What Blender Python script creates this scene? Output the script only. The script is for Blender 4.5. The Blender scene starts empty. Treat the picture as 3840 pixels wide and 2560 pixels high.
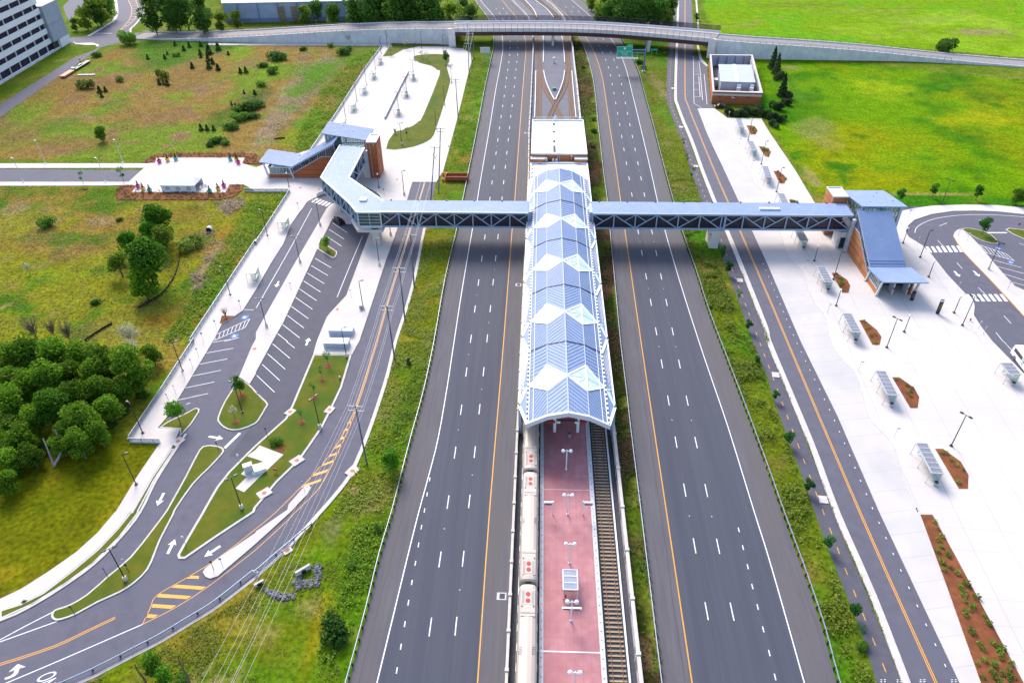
import bpy, bmesh, math, random
import numpy as np
from mathutils import Vector, Matrix
from mathutils.geometry import tessellate_polygon
random.seed(7); rng = np.random.default_rng(7)
S = bpy.context.scene; COL = S.collection; PI = math.pi

# ------------------------------------------------------------------ survey: the drone camera, and picture point -> place on the ground
F, PITCH, ROLL, YAW, H = 2720., math.atan(2040/2720.), math.radians(.7), math.radians(2.5), 100.5
def _axes():
    cp, sp, cr, sr, cy, sy = math.cos(PITCH), math.sin(PITCH), math.cos(ROLL), math.sin(ROLL), math.cos(YAW), math.sin(YAW)
    fwd = np.array([0, cp, -sp]); up = np.array([0, sp, cp]); rt = np.array([1., 0, 0])
    r2, u2 = rt*cr-up*sr, up*cr+rt*sr
    Rz = np.array([[cy, -sy, 0], [sy, cy, 0], [0, 0, 1]])
    return Rz@r2, Rz@u2, Rz@fwd
RT, UP, FW = _axes()
def P(x, y, z=0.):
    d = RT*(x-1920)/F-UP*(y-1280)/F+FW
    t = (z-H)/d[2]
    return Vector((d[0]*t, d[1]*t, z))
def proj(p):
    d = np.array(p)-np.array([0, 0, H]); c = d@FW
    return 1920+F*(d@RT)/c, 1280-F*(d@UP)/c
def hgt(base, top, zb=0.):
    b = P(*base, zb); lo, hi = zb, 60.
    for _ in range(40):
        m = (lo+hi)/2
        if proj((b.x, b.y, m))[1] > top[1]: lo = m
        else: hi = m
    return lo-zb
K_ = .40816
def q(c, r, pts): return [(960*c+K_*x, 640*r+K_*y) for x, y in pts]
def q1(c, r, x, y): return (960*c+K_*x, 640*r+K_*y)
def W2(npts, z=0.): return [P(x, y, z) for x, y in npts]
def t3(pts): return [(1720+.30612*x, .30612*y) for x, y in pts]

cam = bpy.data.cameras.new('camera'); co = bpy.data.objects.new('camera', cam); COL.objects.link(co)
cam.sensor_width = 36; cam.lens = F/3840*36; cam.clip_end = 6000; cam.clip_start = 1
co.matrix_world = Matrix(((RT[0], UP[0], -FW[0], 0), (RT[1], UP[1], -FW[1], 0), (RT[2], UP[2], -FW[2], H), (0, 0, 0, 1)))
S.camera = co

# ------------------------------------------------------------------ light: hazy sun beyond the bridge, blue sky
SUNDIR = Vector((-.45, 1.1, 1.0)).normalized()     # towards the sun
sl = bpy.data.lights.new('sun', 'SUN'); so = bpy.data.objects.new('sun', sl); COL.objects.link(so)
sl.energy = 1.9; sl.angle = math.radians(24); sl.color = (1, .955, .91)
so.rotation_euler = (-SUNDIR).to_track_quat('-Z', 'Y').to_euler()
w = bpy.data.worlds.new('World'); S.world = w; w.use_nodes = True
nt = w.node_tree; nt.nodes.clear()
sky = nt.nodes.new('ShaderNodeTexSky'); sky.sky_type = 'NISHITA'; sky.sun_disc = False
sky.sun_elevation = math.asin(SUNDIR.z); sky.sun_rotation = math.atan2(SUNDIR.x, SUNDIR.y)
sky.air_density = 1.0; sky.dust_density = 2.0; sky.ozone_density = 1.0
bg = nt.nodes.new('ShaderNodeBackground'); bg.inputs[1].default_value = .15
wo = nt.nodes.new('ShaderNodeOutputWorld'); nt.links.new(sky.outputs[0], bg.inputs[0]); nt.links.new(bg.outputs[0], wo.inputs[0])
S.view_settings.view_transform = 'Standard'; S.view_settings.look = 'None'; S.view_settings.exposure = 1.2; S.view_settings.gamma = 1
S.cycles.max_bounces = 6; S.cycles.diffuse_bounces = 3; S.cycles.transparent_max_bounces = 8
S.cycles.use_adaptive_sampling = True

# ------------------------------------------------------------------ mesh builder
class MB:
    def __init__(s): s.v = []; s.f = []; s.m = []; s.mi = 0
    def add(s, vs, fs):
        o = len(s.v); s.v += [tuple(a) for a in vs]
        for f in fs: s.f.append([i+o for i in f]); s.m.append(s.mi)
        return s
    def face(s, *pts): return s.add(pts, [list(range(len(pts)))])
    def box(s, c, d, rz=0., ax=None):
        hx, hy, hz = d[0]/2, d[1]/2, d[2]/2; cs, sn = math.cos(rz), math.sin(rz); vs = []
        for z in (-hz, hz):
            for x, y in ((-hx, -hy), (hx, -hy), (hx, hy), (-hx, hy)): vs.append((c[0]+x*cs-y*sn, c[1]+x*sn+y*cs, c[2]+z))
        return s.add(vs, [(3, 2, 1, 0), (4, 5, 6, 7), (0, 1, 5, 4), (1, 2, 6, 5), (2, 3, 7, 6), (3, 0, 4, 7)])
    def bx(s, x0, x1, y0, y1, z0, z1): return s.box(((x0+x1)/2, (y0+y1)/2, (z0+z1)/2), (abs(x1-x0), abs(y1-y0), abs(z1-z0)))
    def hexa(s, b, t):           # bottom quad, top quad (counter-clockwise from above)
        return s.add(list(b)+list(t), [(3, 2, 1, 0), (4, 5, 6, 7), (0, 1, 5, 4), (1, 2, 6, 5), (2, 3, 7, 6), (3, 0, 4, 7)])
    def prism(s, pts, z0, z1, bottom=False):
        n = len(pts); a = sum(pts[i][0]*pts[(i+1) % n][1]-pts[(i+1) % n][0]*pts[i][1] for i in range(n))
        if a < 0: pts = pts[::-1]
        tr = tessellate_polygon([[Vector((p[0], p[1], 0)) for p in pts]])
        o = len(s.v); s.v += [(p[0], p[1], z1) for p in pts]+[(p[0], p[1], z0) for p in pts]
        for t in tr:
            A, B, C = [Vector(pts[i][:2]) for i in t]
            if (B-A).cross(C-A) < 0: t = t[::-1]
            s.f.append([o+i for i in t]); s.m.append(s.mi)
            if bottom: s.f.append([o+n+i for i in t[::-1]]); s.m.append(s.mi)
        if z1 > z0+1e-6:
            for i in range(n):
                j = (i+1) % n; s.f.append([o+n+i, o+n+j, o+j, o+i]); s.m.append(s.mi)
        return s
    def tube(s, p, e, r0, r1=None, n=8, cap=True):
        p, e = Vector(p), Vector(e); r1 = r0 if r1 is None else r1; d = (e-p).normalized()
        a = d.orthogonal().normalized(); b = d.cross(a); vs = []
        for c, r in ((p, r0), (e, r1)):
            for i in range(n):
                th = 2*PI*i/n; vs.append(c+a*(r*math.cos(th))+b*(r*math.sin(th)))
        fs = [(i, (i+1) % n, n+(i+1) % n, n+i) for i in range(n)]
        if cap: fs += [tuple(range(n))[::-1], tuple(range(n, 2*n))]
        return s.add(vs, fs)
    def ball(s, c, r, n=10, sz=1.):
        vs = []; fs = []; m = max(4, n//2+1)
        for j in range(m+1):
            ph = PI*j/m
            for i in range(n): vs.append((c[0]+r*math.sin(ph)*math.cos(2*PI*i/n), c[1]+r*math.sin(ph)*math.sin(2*PI*i/n), c[2]+sz*r*math.cos(ph)))
        for j in range(m):
            for i in range(n): fs.append((j*n+i, (j+1)*n+i, (j+1)*n+(i+1) % n, j*n+(i+1) % n))
        return s.add(vs, fs)
    def beam(s, p, e, wd, ht, up=(0, 0, 1)):
        p, e = Vector(p), Vector(e); d = (e-p).normalized(); u = Vector(up); sd = d.cross(u)
        if sd.length < 1e-4: sd = d.cross(Vector((0, 1, 0)))
        sd.normalize(); u = sd.cross(d).normalized(); a, b = sd*wd/2, u*ht/2
        vs = [p-a-b, p+a-b, p+a+b, p-a+b, e-a-b, e+a-b, e+a+b, e-a+b]
        return s.add(vs, [(3, 2, 1, 0)[::-1], (4, 5, 6, 7)[::-1], (0, 1, 5, 4)[::-1], (1, 2, 6, 5)[::-1], (2, 3, 7, 6)[::-1], (3, 0, 4, 7)[::-1]])
    def sweep(s, pts, o0, o1, z0, z1):
        """rectangular profile from sideways offset o0..o1 (left positive) and height z0..z1 along a line of points"""
        L, n = [], len(pts)
        for i, p in enumerate(pts):
            a = Vector(pts[max(i-1, 0)][:2]); b = Vector(pts[min(i+1, n-1)][:2]); d = (b-a).normalized(); nrm = Vector((-d.y, d.x)); zz = p[2] if len(p) > 2 else 0.
            L += [(p[0]+nrm.x*o, p[1]+nrm.y*o, zz+z) for o, z in ((o0, z0), (o0, z1), (o1, z1), (o1, z0))]
        fs = []
        for i in range(n-1):
            k = 4*i
            for a, b in ((0, 1), (1, 2), (2, 3), (3, 0)): fs.append((k+a, k+b, k+4+b, k+4+a))
        fs += [(3, 2, 1, 0), tuple(4*(n-1)+i for i in range(4))]
        if o1 > o0: fs = [f[::-1] for f in fs]
        return s.add(L, [f[::-1] for f in fs])
    def strip(s, pts, o0, o1, z):
        L, n = [], len(pts)
        for i, p in enumerate(pts):
            a = Vector(pts[max(i-1, 0)][:2]); b = Vector(pts[min(i+1, n-1)][:2]); d = (b-a).normalized(); nr = Vector((-d.y, d.x)); zz = p[2] if len(p) > 2 else 0.
            L += [(p[0]+nr.x*o0, p[1]+nr.y*o0, zz+z), (p[0]+nr.x*o1, p[1]+nr.y*o1, zz+z)]
        a, b = (0, 1) if o1 > o0 else (1, 0)
        return s.add(L, [(2*i+a, 2*i+2+a, 2*i+2+b, 2*i+b) for i in range(n-1)])
    def build(s, name, mats, parent=None, smooth=False, label=None, kind=None):
        me = bpy.data.meshes.new(name); org = Vector(parent.get('org', (0, 0, 0))) if parent else Vector((0, 0, 0))
        me.from_pydata([(a[0]-org.x, a[1]-org.y, a[2]-org.z) for a in s.v], [], s.f)
        if not isinstance(mats, (list, tuple)): mats = [mats]
        for m in mats: me.materials.append(m)
        if len(mats) > 1: me.polygons.foreach_set('material_index', s.m)
        if smooth: me.polygons.foreach_set('use_smooth', [True]*len(me.polygons))
        me.update()
        o = bpy.data.objects.new(name, me); COL.objects.link(o)
        if parent: o.parent = parent; o['org'] = tuple(org)
        if label: o['label'] = label
        if kind: o['kind'] = kind
        return o
def tag(o, label, cat, group=None, kind=None):
    if label: o['label'] = label
    if cat: o['category'] = cat
    if group: o['group'] = group
    if kind: o['kind'] = kind
    return o
def thing(name, label, cat, loc=(0, 0, 0), group=None):
    o = bpy.data.objects.new(name, None); COL.objects.link(o); o.location = loc; o['org'] = tuple(float(a) for a in loc); o.empty_display_size = .3
    return tag(o, label, cat, group)
def structure(name, mb, mats, parent=None): return mb.build(name, mats, parent, kind='structure')
def copy_tree(o, loc=None, rz=None, sc=None, label=None, group=None, parent=None, top=True):
    c = o.copy(); COL.objects.link(c)
    if parent: c.parent = parent
    if top:
        if loc is not None: c.location = loc
        if rz is not None: c.rotation_euler = (0, 0, rz)
        if sc is not None: c.scale = sc if hasattr(sc, '__len__') else (sc, sc, sc)
        if label: c['label'] = label
        if group: c['group'] = group
    for ch in list(o.children): copy_tree(ch, parent=c, top=False)
    return c
def text_mesh(name, txt, size, mat, parent, M, spacing=1., sx=1.):
    cu = bpy.data.curves.new(name, 'FONT'); cu.body = txt; cu.size = size; cu.align_x = 'CENTER'; cu.align_y = 'CENTER'; cu.space_character = spacing
    o = bpy.data.objects.new(name, cu); COL.objects.link(o)
    dg = bpy.context.evaluated_depsgraph_get(); me = bpy.data.meshes.new_from_object(o.evaluated_get(dg))
    bpy.data.objects.remove(o); bpy.data.curves.remove(cu)
    org = Vector(parent.get('org', (0, 0, 0))) if parent else Vector((0, 0, 0))
    me.transform(Matrix.Translation(-org)@M@Matrix.Diagonal((sx, 1, 1, 1))); me.materials.clear(); me.materials.append(mat)
    n = bpy.data.objects.new(name, me); COL.objects.link(n)
    if parent: n.parent = parent
    return n
def frame(o, x, y):               # matrix from an origin and two axes
    x, y = Vector(x).normalized(), Vector(y).normalized(); z = x.cross(y)
    return Matrix(((x.x, y.x, z.x, o[0]), (x.y, y.y, z.y, o[1]), (x.z, y.z, z.z, o[2]), (0, 0, 0, 1)))
def smooth(pts, k=4, closed=False):
    n = len(pts); out = []; V = [Vector(p) for p in pts]
    for i in range(n if closed else n-1):
        if closed: a, b, c, d = V[i-1], V[i], V[(i+1) % n], V[(i+2) % n]
        else: a, b, c, d = V[max(i-1, 0)], V[i], V[i+1], V[min(i+2, n-1)]
        for j in range(k):
            t = j/k; out.append(.5*((2*b)+(c-a)*t+(2*a-5*b+4*c-d)*t*t+(3*b-a-3*c+d)*t**3))
    if not closed: out.append(V[-1])
    return out
def resample(pts, step, start=0.):
    """points every `step` metres along a line, with directions"""
    out = []; V = [Vector(p) for p in pts]; need = start; acc = 0.
    for a, b in zip(V, V[1:]):
        L = (b-a).length
        while need <= acc+L and L > 0:
            out.append((a.lerp(b, (need-acc)/L), (b-a).normalized())); need += step
        acc += L
    return out
def length(pts): return sum((Vector(b)-Vector(a)).length for a, b in zip(pts, pts[1:]))
def cut(pts, s0, s1):
    """the stretch of a line between two distances along it"""
    V = [Vector(p) for p in pts]; out = []; acc = 0.
    for a, b in zip(V, V[1:]):
        L = (b-a).length
        if acc+L >= s0 and acc <= s1 and L > 0:
            if not out: out.append(a.lerp(b, max(0, (s0-acc)/L)))
            out.append(a.lerp(b, min(1, (s1-acc)/L)))
        acc += L
    return out
def inset(pts, d):
    V = [Vector(p[:2]) for p in pts]; n = len(V); a = sum(V[i].cross(V[(i+1) % n]) for i in range(n)); sg = 1 if a > 0 else -1; out = []
    for i in range(n):
        e0 = (V[i]-V[i-1]).normalized(); e1 = (V[(i+1) % n]-V[i]).normalized(); n0 = Vector((-e0.y, e0.x))*sg; n1 = Vector((-e1.y, e1.x))*sg
        m = n0+n1; k = max(.45, m.length_squared/2); out.append(V[i]+m*(d/k))
    return out
def inside(xy, poly):
    x, y = xy[:, 0], xy[:, 1]; r = np.zeros(len(x), bool); n = len(poly)
    for i in range(n):
        x0, y0 = poly[i][0], poly[i][1]; x1, y1 = poly[(i+1) % n][0], poly[(i+1) % n][1]
        if abs(y1-y0) < 1e-9: continue
        c = ((y0 > y) != (y1 > y)) & (x < (x1-x0)*(y-y0)/(y1-y0)+x0); r ^= c
    return r

# ------------------------------------------------------------------ materials
MATS = {}
def mat(name, c, c2=None, sc=1., rough=.8, metal=0., detail=5., vec=(1, 1, 1), c3=None, sc3=.1, bump=0., bsc=None, lo=.35, hi=.65, coat=0., island=None, spec=.5, coords='pos', lines=None):
    """base colour c..c2 by noise, c3 by a second slower noise, optional per-leaf variation and painted seams (spacing, width, colour, angle)"""
    if name in MATS: return MATS[name]
    m = bpy.data.materials.new(name); m.use_nodes = True; N = m.node_tree.nodes; L = m.node_tree.links; b = N['Principled BSDF']
    b.inputs['Roughness'].default_value = rough; b.inputs['Metallic'].default_value = metal; b.inputs['Specular IOR Level'].default_value = spec
    b.inputs['Coat Weight'].default_value = coat
    if coords == 'pos': src = N.new('ShaderNodeNewGeometry').outputs['Position']
    else: src = N.new('ShaderNodeTexCoord').outputs['Object']
    mp = N.new('ShaderNodeMapping'); mp.inputs['Scale'].default_value = vec; L.new(src, mp.inputs[0]); cur = None
    def rgb(a): return (*a, 1)
    def noise(s_, d_):
        t = N.new('ShaderNodeTexNoise'); t.inputs['Scale'].default_value = s_; t.inputs['Detail'].default_value = d_; L.new(mp.outputs[0], t.inputs['Vector']); return t
    def mix(fac, a, bb, typ='MIX'):
        x = N.new('ShaderNodeMix'); x.data_type = 'RGBA'; x.blend_type = typ
        if hasattr(fac, 'node'): L.new(fac, x.inputs[0])
        else: x.inputs[0].default_value = fac
        for v, i in ((a, 6), (bb, 7)):
            if hasattr(v, 'node'): L.new(v, x.inputs[i])
            else: x.inputs[i].default_value = rgb(v)
        return x.outputs[2]
    def ramp(f, a, bb):
        r = N.new('ShaderNodeMapRange'); r.inputs[1].default_value = a; r.inputs[2].default_value = bb; L.new(f, r.inputs[0]); return r.outputs[0]
    cur = c
    if c2 is not None:
        t = noise(sc, detail); cur = mix(ramp(t.outputs['Fac'], lo, hi), c, c2)
    if c3 is not None:
        t = noise(sc3, 3.); cur = mix(ramp(t.outputs['Fac'], .45, .7), cur, c3)
    if island is not None:
        g = N.new('ShaderNodeNewGeometry'); cur = mix(ramp(g.outputs['Random Per Island'], 0, 1), cur, island)
    if lines is not None:
        for sp_, wd_, lc, ang in lines:
            rot = N.new('ShaderNodeMapping'); rot.inputs['Rotation'].default_value = (0, 0, ang); L.new(src, rot.inputs[0])
            sx = N.new('ShaderNodeSeparateXYZ'); L.new(rot.outputs[0], sx.inputs[0])
            md = N.new('ShaderNodeMath'); md.operation = 'PINGPONG'; md.inputs[1].default_value = sp_/2; L.new(sx.outputs[0], md.inputs[0])
            lt = N.new('ShaderNodeMath'); lt.operation = 'LESS_THAN'; lt.inputs[1].default_value = wd_/2; L.new(md.outputs[0], lt.inputs[0])
            cur = mix(lt.outputs[0], cur, lc)
    if hasattr(cur, 'node'): L.new(cur, b.inputs['Base Color'])
    else: b.inputs['Base Color'].default_value = rgb(cur)
    if bump:
        t = noise(bsc or sc, 6.); bn = N.new('ShaderNodeBump'); bn.inputs['Strength'].default_value = bump; bn.inputs['Distance'].default_value = .05
        L.new(t.outputs['Fac'], bn.inputs['Height']); L.new(bn.outputs[0], b.inputs['Normal'])
    MATS[name] = m; return m
def glass(name, tint, opac=.4, rough=.08, body=(.3, .36, .36)):
    m = bpy.data.materials.new(name); m.use_nodes = True; N = m.node_tree.nodes; L = m.node_tree.links; b = N['Principled BSDF']
    b.inputs['Base Color'].default_value = (*body, 1); b.inputs['Roughness'].default_value = rough
    tr = N.new('ShaderNodeBsdfTransparent'); tr.inputs[0].default_value = (*tint, 1); mx = N.new('ShaderNodeMixShader'); mx.inputs[0].default_value = opac
    L.new(tr.outputs[0], mx.inputs[1]); L.new(b.outputs[0], mx.inputs[2]); L.new(mx.outputs[0], N['Material Output'].inputs[0]); return m

asphalt_hw = mat('asphalt_lanes', (.047, .05, .07), (.058, .061, .083), 1.2, .85, vec=(1, .03, 1), c3=(.042, .045, .067), sc3=.5, lo=.3, hi=.7, detail=7)
asphalt_sh = mat('asphalt_shoulder', (.085, .077, .089), (.105, .096, .106), 1.6, .9, vec=(1, .06, 1), c3=(.098, .087, .088), sc3=.35)
asphalt_rd = mat('asphalt_road', (.085, .081, .108), (.104, .097, .128), .5, .88, c3=(.09, .09, .118), sc3=.09, detail=8)
asphalt_park = mat('asphalt_parking', (.062, .061, .08), (.076, .073, .095), .4, .88, c3=(.07, .068, .092), sc3=.07, detail=8)
asphalt_path = mat('asphalt_path', (.07, .066, .088), (.09, .085, .105), .6, .9, c3=(.075, .07, .098), sc3=.2)
concrete = mat('concrete_paving', (.54, .485, .455), (.58, .525, .495), .35, .85, c3=(.49, .45, .43), sc3=.05, lines=[(6.1, .09, (.36, .34, .33), math.radians(4)), (4.6, .07, (.4, .38, .365), math.radians(94))])
concrete_bus = mat('concrete_busway', (.52, .465, .435), (.56, .505, .475), .3, .85, c3=(.47, .43, .41), sc3=.06, lines=[(4.6, .08, (.35, .33, .32), math.radians(28)), (9.2, .08, (.37, .35, .34), math.radians(118))])
kerb_m = mat('kerb_concrete', (.48, .43, .395), (.55, .51, .47), .8, .9)
gutter_m = mat('gutter_concrete', (.42, .385, .36), (.5, .47, .45), .8, .9)
walk_m = mat('sidewalk_concrete', (.53, .47, .43), (.57, .51, .47), .5, .9, c3=(.48, .43, .4), sc3=.12)
wall_m = mat('wall_concrete', (.56, .55, .56), (.64, .63, .63), .5, .9, c3=(.5, .5, .52), sc3=.3, lines=[(3.05, .12, (.4, .4, .43), 0)])
white_paint = mat('white_paint', (.72, .72, .72), (.6, .6, .61), 3., .6)
yellow_paint = mat('yellow_paint', (.70, .31, .012), (.64, .28, .015), 2., .6)
manhole_m = mat('rust_cover', (.5, .17, .09), (.4, .13, .07), 2., .8)
steel = mat('galvanised_steel', (.36, .42, .52), (.42, .48, .58), 2., .45, .3)
steel_lt = mat('pale_steel', (.5, .52, .56), (.58, .6, .64), 2., .5, .2)
dark_metal = mat('dark_metal', (.02, .018, .02), (.03, .026, .028), 3., .5)
truss_m = mat('blue_grey_steel', (.27, .35, .46), (.3, .38, .49), .8, .5, 0)
roof_m = mat('blue_metal_roof', (.195, .265, .43), (.225, .30, .47), .5, .6, 0, c3=(.185, .26, .43), sc3=.1, spec=.3)
seam_m = mat('roof_seam', (.15, .19, .29), None, 1, .5)
brick_m = mat('orange_brick', (.42, .15, .05), (.5, .19, .065), 5., .85, c3=(.36, .125, .045), sc3=.3)
brick_r = mat('red_brick', (.36, .095, .03), (.44, .125, .042), 5., .85, c3=(.32, .085, .03), sc3=.3)
white_roof = mat('white_membrane', (.76, .75, .75), (.7, .69, .69), .4, .7)
black_m = mat('black_trim', (.015, .014, .018), None, 1, .5)
glass_dark = glass('dark_glass', (.55, .55, .62), .72, .1, (.035, .03, .045))
glass_pale = glass('pale_glass', (.88, .94, .92), .22, .15, (.4, .45, .43))
glass_green = glass('green_glass', (.5, .62, .6), .6, .08, (.1, .15, .14))
# ------------------------------------------------------------------ ground: one sheet, its grass and earth colours mapped per zone
GAIN = 1.75
def sr(r, g, b):
    f = lambda v: ((v/255+.055)/1.055)**2.4 if v > 10 else v/255/12.92
    return np.array([f(r), f(g), f(b)])/GAIN
def lattice(x, y, s, seed):
    r = np.random.default_rng(seed); G = r.random((257, 257)); u = x/s+1000; v = y/s+1000
    i = np.floor(u).astype(int); j = np.floor(v).astype(int); fu = u-i; fv = v-j; fu = fu*fu*(3-2*fu); fv = fv*fv*(3-2*fv)
    g = lambda a, b: G[a % 257, b % 257]
    return (g(i, j)*(1-fu)+g(i+1, j)*fu)*(1-fv)+(g(i, j+1)*(1-fu)+g(i+1, j+1)*fu)*fv
def fbm(x, y, s, seed, o=4):
    t = 0; a = 1; tot = 0
    for k in range(o): t = t+a*lattice(x+k*37, y-k*19, s/2**k, seed+k); tot += a; a *= .55
    return t/tot
def sstep(v, a, b): t = np.clip((v-a)/(b-a), 0, 1); return t*t*(3-2*t)
Zpoly = {}
def zone(name, npts): Zpoly[name] = [p[:2] for p in W2(npts)]
zone('right_field', [(2800, 230), (2960, 215), (3840, 300), (4600, 420), (4600, 720), (3840, 760), (3400, 745), (3060, 720), (2950, 560), (2860, 430)])
zone('far_right', [(2620, -200), (5200, -200), (5200, 300), (3840, 215), (2700, 130), (2640, 60)])
zone('grass_strip', [(3040, 722), (3400, 728), (3840, 745), (4400, 790), (4400, 860), (3840, 780), (3350, 800), (3120, 790)])
zone('meadow_up', [(-400, 600), (0, 440), (150, 330), (400, 180), (520, 150), (800, 155), (1080, 172), (1430, 172), (1240, 450), (1140, 570), (960, 590), (560, 590), (-400, 605)])
zone('meadow_low', [(-400, 690), (430, 700), (1080, 720), (620, 1550), (560, 1750), (-400, 2000)])
zone('lawn', [(-500, 1700), (350, 1640), (480, 1650), (600, 1560), (560, 1760), (440, 1990), (0, 2280), (-500, 2400)])
zone('verge', [(1560, 840), (1720, 850), (1480, 1900), (1300, 2600), (100, 2900), (0, 2600), (900, 2150), (1140, 1960), (1300, 1700)])
zone('verge_up', [(1740, 860), (1640, 860), (1830, 190), (1855, 190), (1860, 300)])
zone('median', [(2120, 100), (2200, 190), (2290, 860), (2490, 2600), (2330, 2600), (2230, 1280), (2140, 500)])
zone('verge_right', [(2340, 160), (2480, 120), (2620, 640), (2690, 900), (2900, 1500), (3240, 2560), (3120, 2600), (2900, 1880), (2520, 760)])
zone('drain', [(1000, 590), (1060, 470), (1200, 330), (1300, 230), (1220, 200), (1060, 330), (960, 500), (940, 590)])
def lerpc(A, B, t): return A*(1-t[:, None])+B[None, :]*t[:, None]
def ground_colour(X, Y):
    XY = np.stack([X, Y], 1); n1 = fbm(X, Y, 26, 1); n2 = fbm(X, Y, 9, 11); n3 = fbm(X, Y, 60, 21); n4 = fbm(X, Y, 3.5, 31, 2)
    C = np.tile(sr(108, 135, 30), (len(X), 1))
    C = lerpc(C, sr(140, 145, 50), sstep(n2, .45, .7))
    def z(name, base, layers):
        m = inside(XY+np.stack([(n2-.5)*5, (n4-.5)*5], 1), Zpoly[name])
        if not m.any(): return
        c = np.tile(base, (m.sum(), 1))
        for col, nn, a, b in layers: c = lerpc(c, col, sstep(nn[m], a, b))
        C[m] = c
    z('far_right', sr(132, 172, 4), [(sr(120, 178, 12), n1, .45, .65), (sr(160, 195, 40), n3, .55, .75), (sr(150, 165, 60), n2, .62, .8)])
    z('right_field', sr(116, 160, 0), [(sr(70, 132, 4), n1, .5, .72), (sr(148, 158, 2), n3, .48, .7), (sr(62, 125, 12), n2, .62, .8)])
    z('grass_strip', sr(110, 140, 20), [(sr(70, 135, 15), n1, .45, .65), (sr(160, 150, 60), n2, .55, .75)])
    z('meadow_up', sr(164, 134, 68), [(sr(128, 152, 42), n1, .47, .62), (sr(165, 128, 95), n2, .56, .72), (sr(80, 130, 28), n3, .58, .75)])
    z('meadow_low', sr(146, 148, 30), [(sr(160, 132, 56), n1, .48, .66), (sr(84, 128, 20), n2, .52, .7), (sr(155, 150, 50), n3, .5, .7), (sr(168, 140, 90), n4, .72, .9)])
    z('lawn', sr(118, 122, 14), [(sr(152, 138, 26), n2, .48, .7), (sr(78, 108, 10), n1, .5, .68), (sr(150, 120, 60), n4, .78, .95)])
    z('verge', sr(124, 132, 20), [(sr(156, 140, 50), n2, .5, .7), (sr(96, 138, 18), n1, .5, .68), (sr(158, 142, 84), n4, .7, .9)])
    z('verge_up', sr(100, 140, 30), [(sr(150, 130, 50), n1, .48, .65), (sr(170, 140, 100), n2, .6, .8)])
    z('median', sr(88, 66, 48), [(sr(60, 74, 22), n2, .47, .62), (sr(120, 88, 66), n4, .58, .8), (sr(96, 118, 24), n1, .58, .72)])
    z('verge_right', sr(110, 125, 26), [(sr(150, 130, 66), n2, .52, .72), (sr(80, 135, 22), n1, .45, .66)])
    z('drain', sr(165, 140, 110), [(sr(150, 155, 90), n2, .5, .65), (sr(110, 150, 50), n1, .5, .7)])
    for (x, y, rx, ry, col, st) in BLOBS:
        p = P(x, y); px = P(x+rx, y); py = P(x, y-ry); a = max(1., abs(px.x-p.x)); b = max(1., abs(py.y-p.y))
        d = ((X-p.x)/a)**2+((Y-p.y)/b)**2; t = np.clip(1.25-d+(n2-.5)*2.2+(n4-.5)*.8, 0, 1)*st*(d < 4); C[:] = lerpc(C, sr(*col), t)
    return C
BROWN, GRN, BRI, TAN, DRY, DK, ORG = (150, 118, 72), (96, 142, 30), (128, 176, 14), (172, 146, 108), (150, 140, 60), (60, 104, 18), (176, 132, 40)
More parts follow.
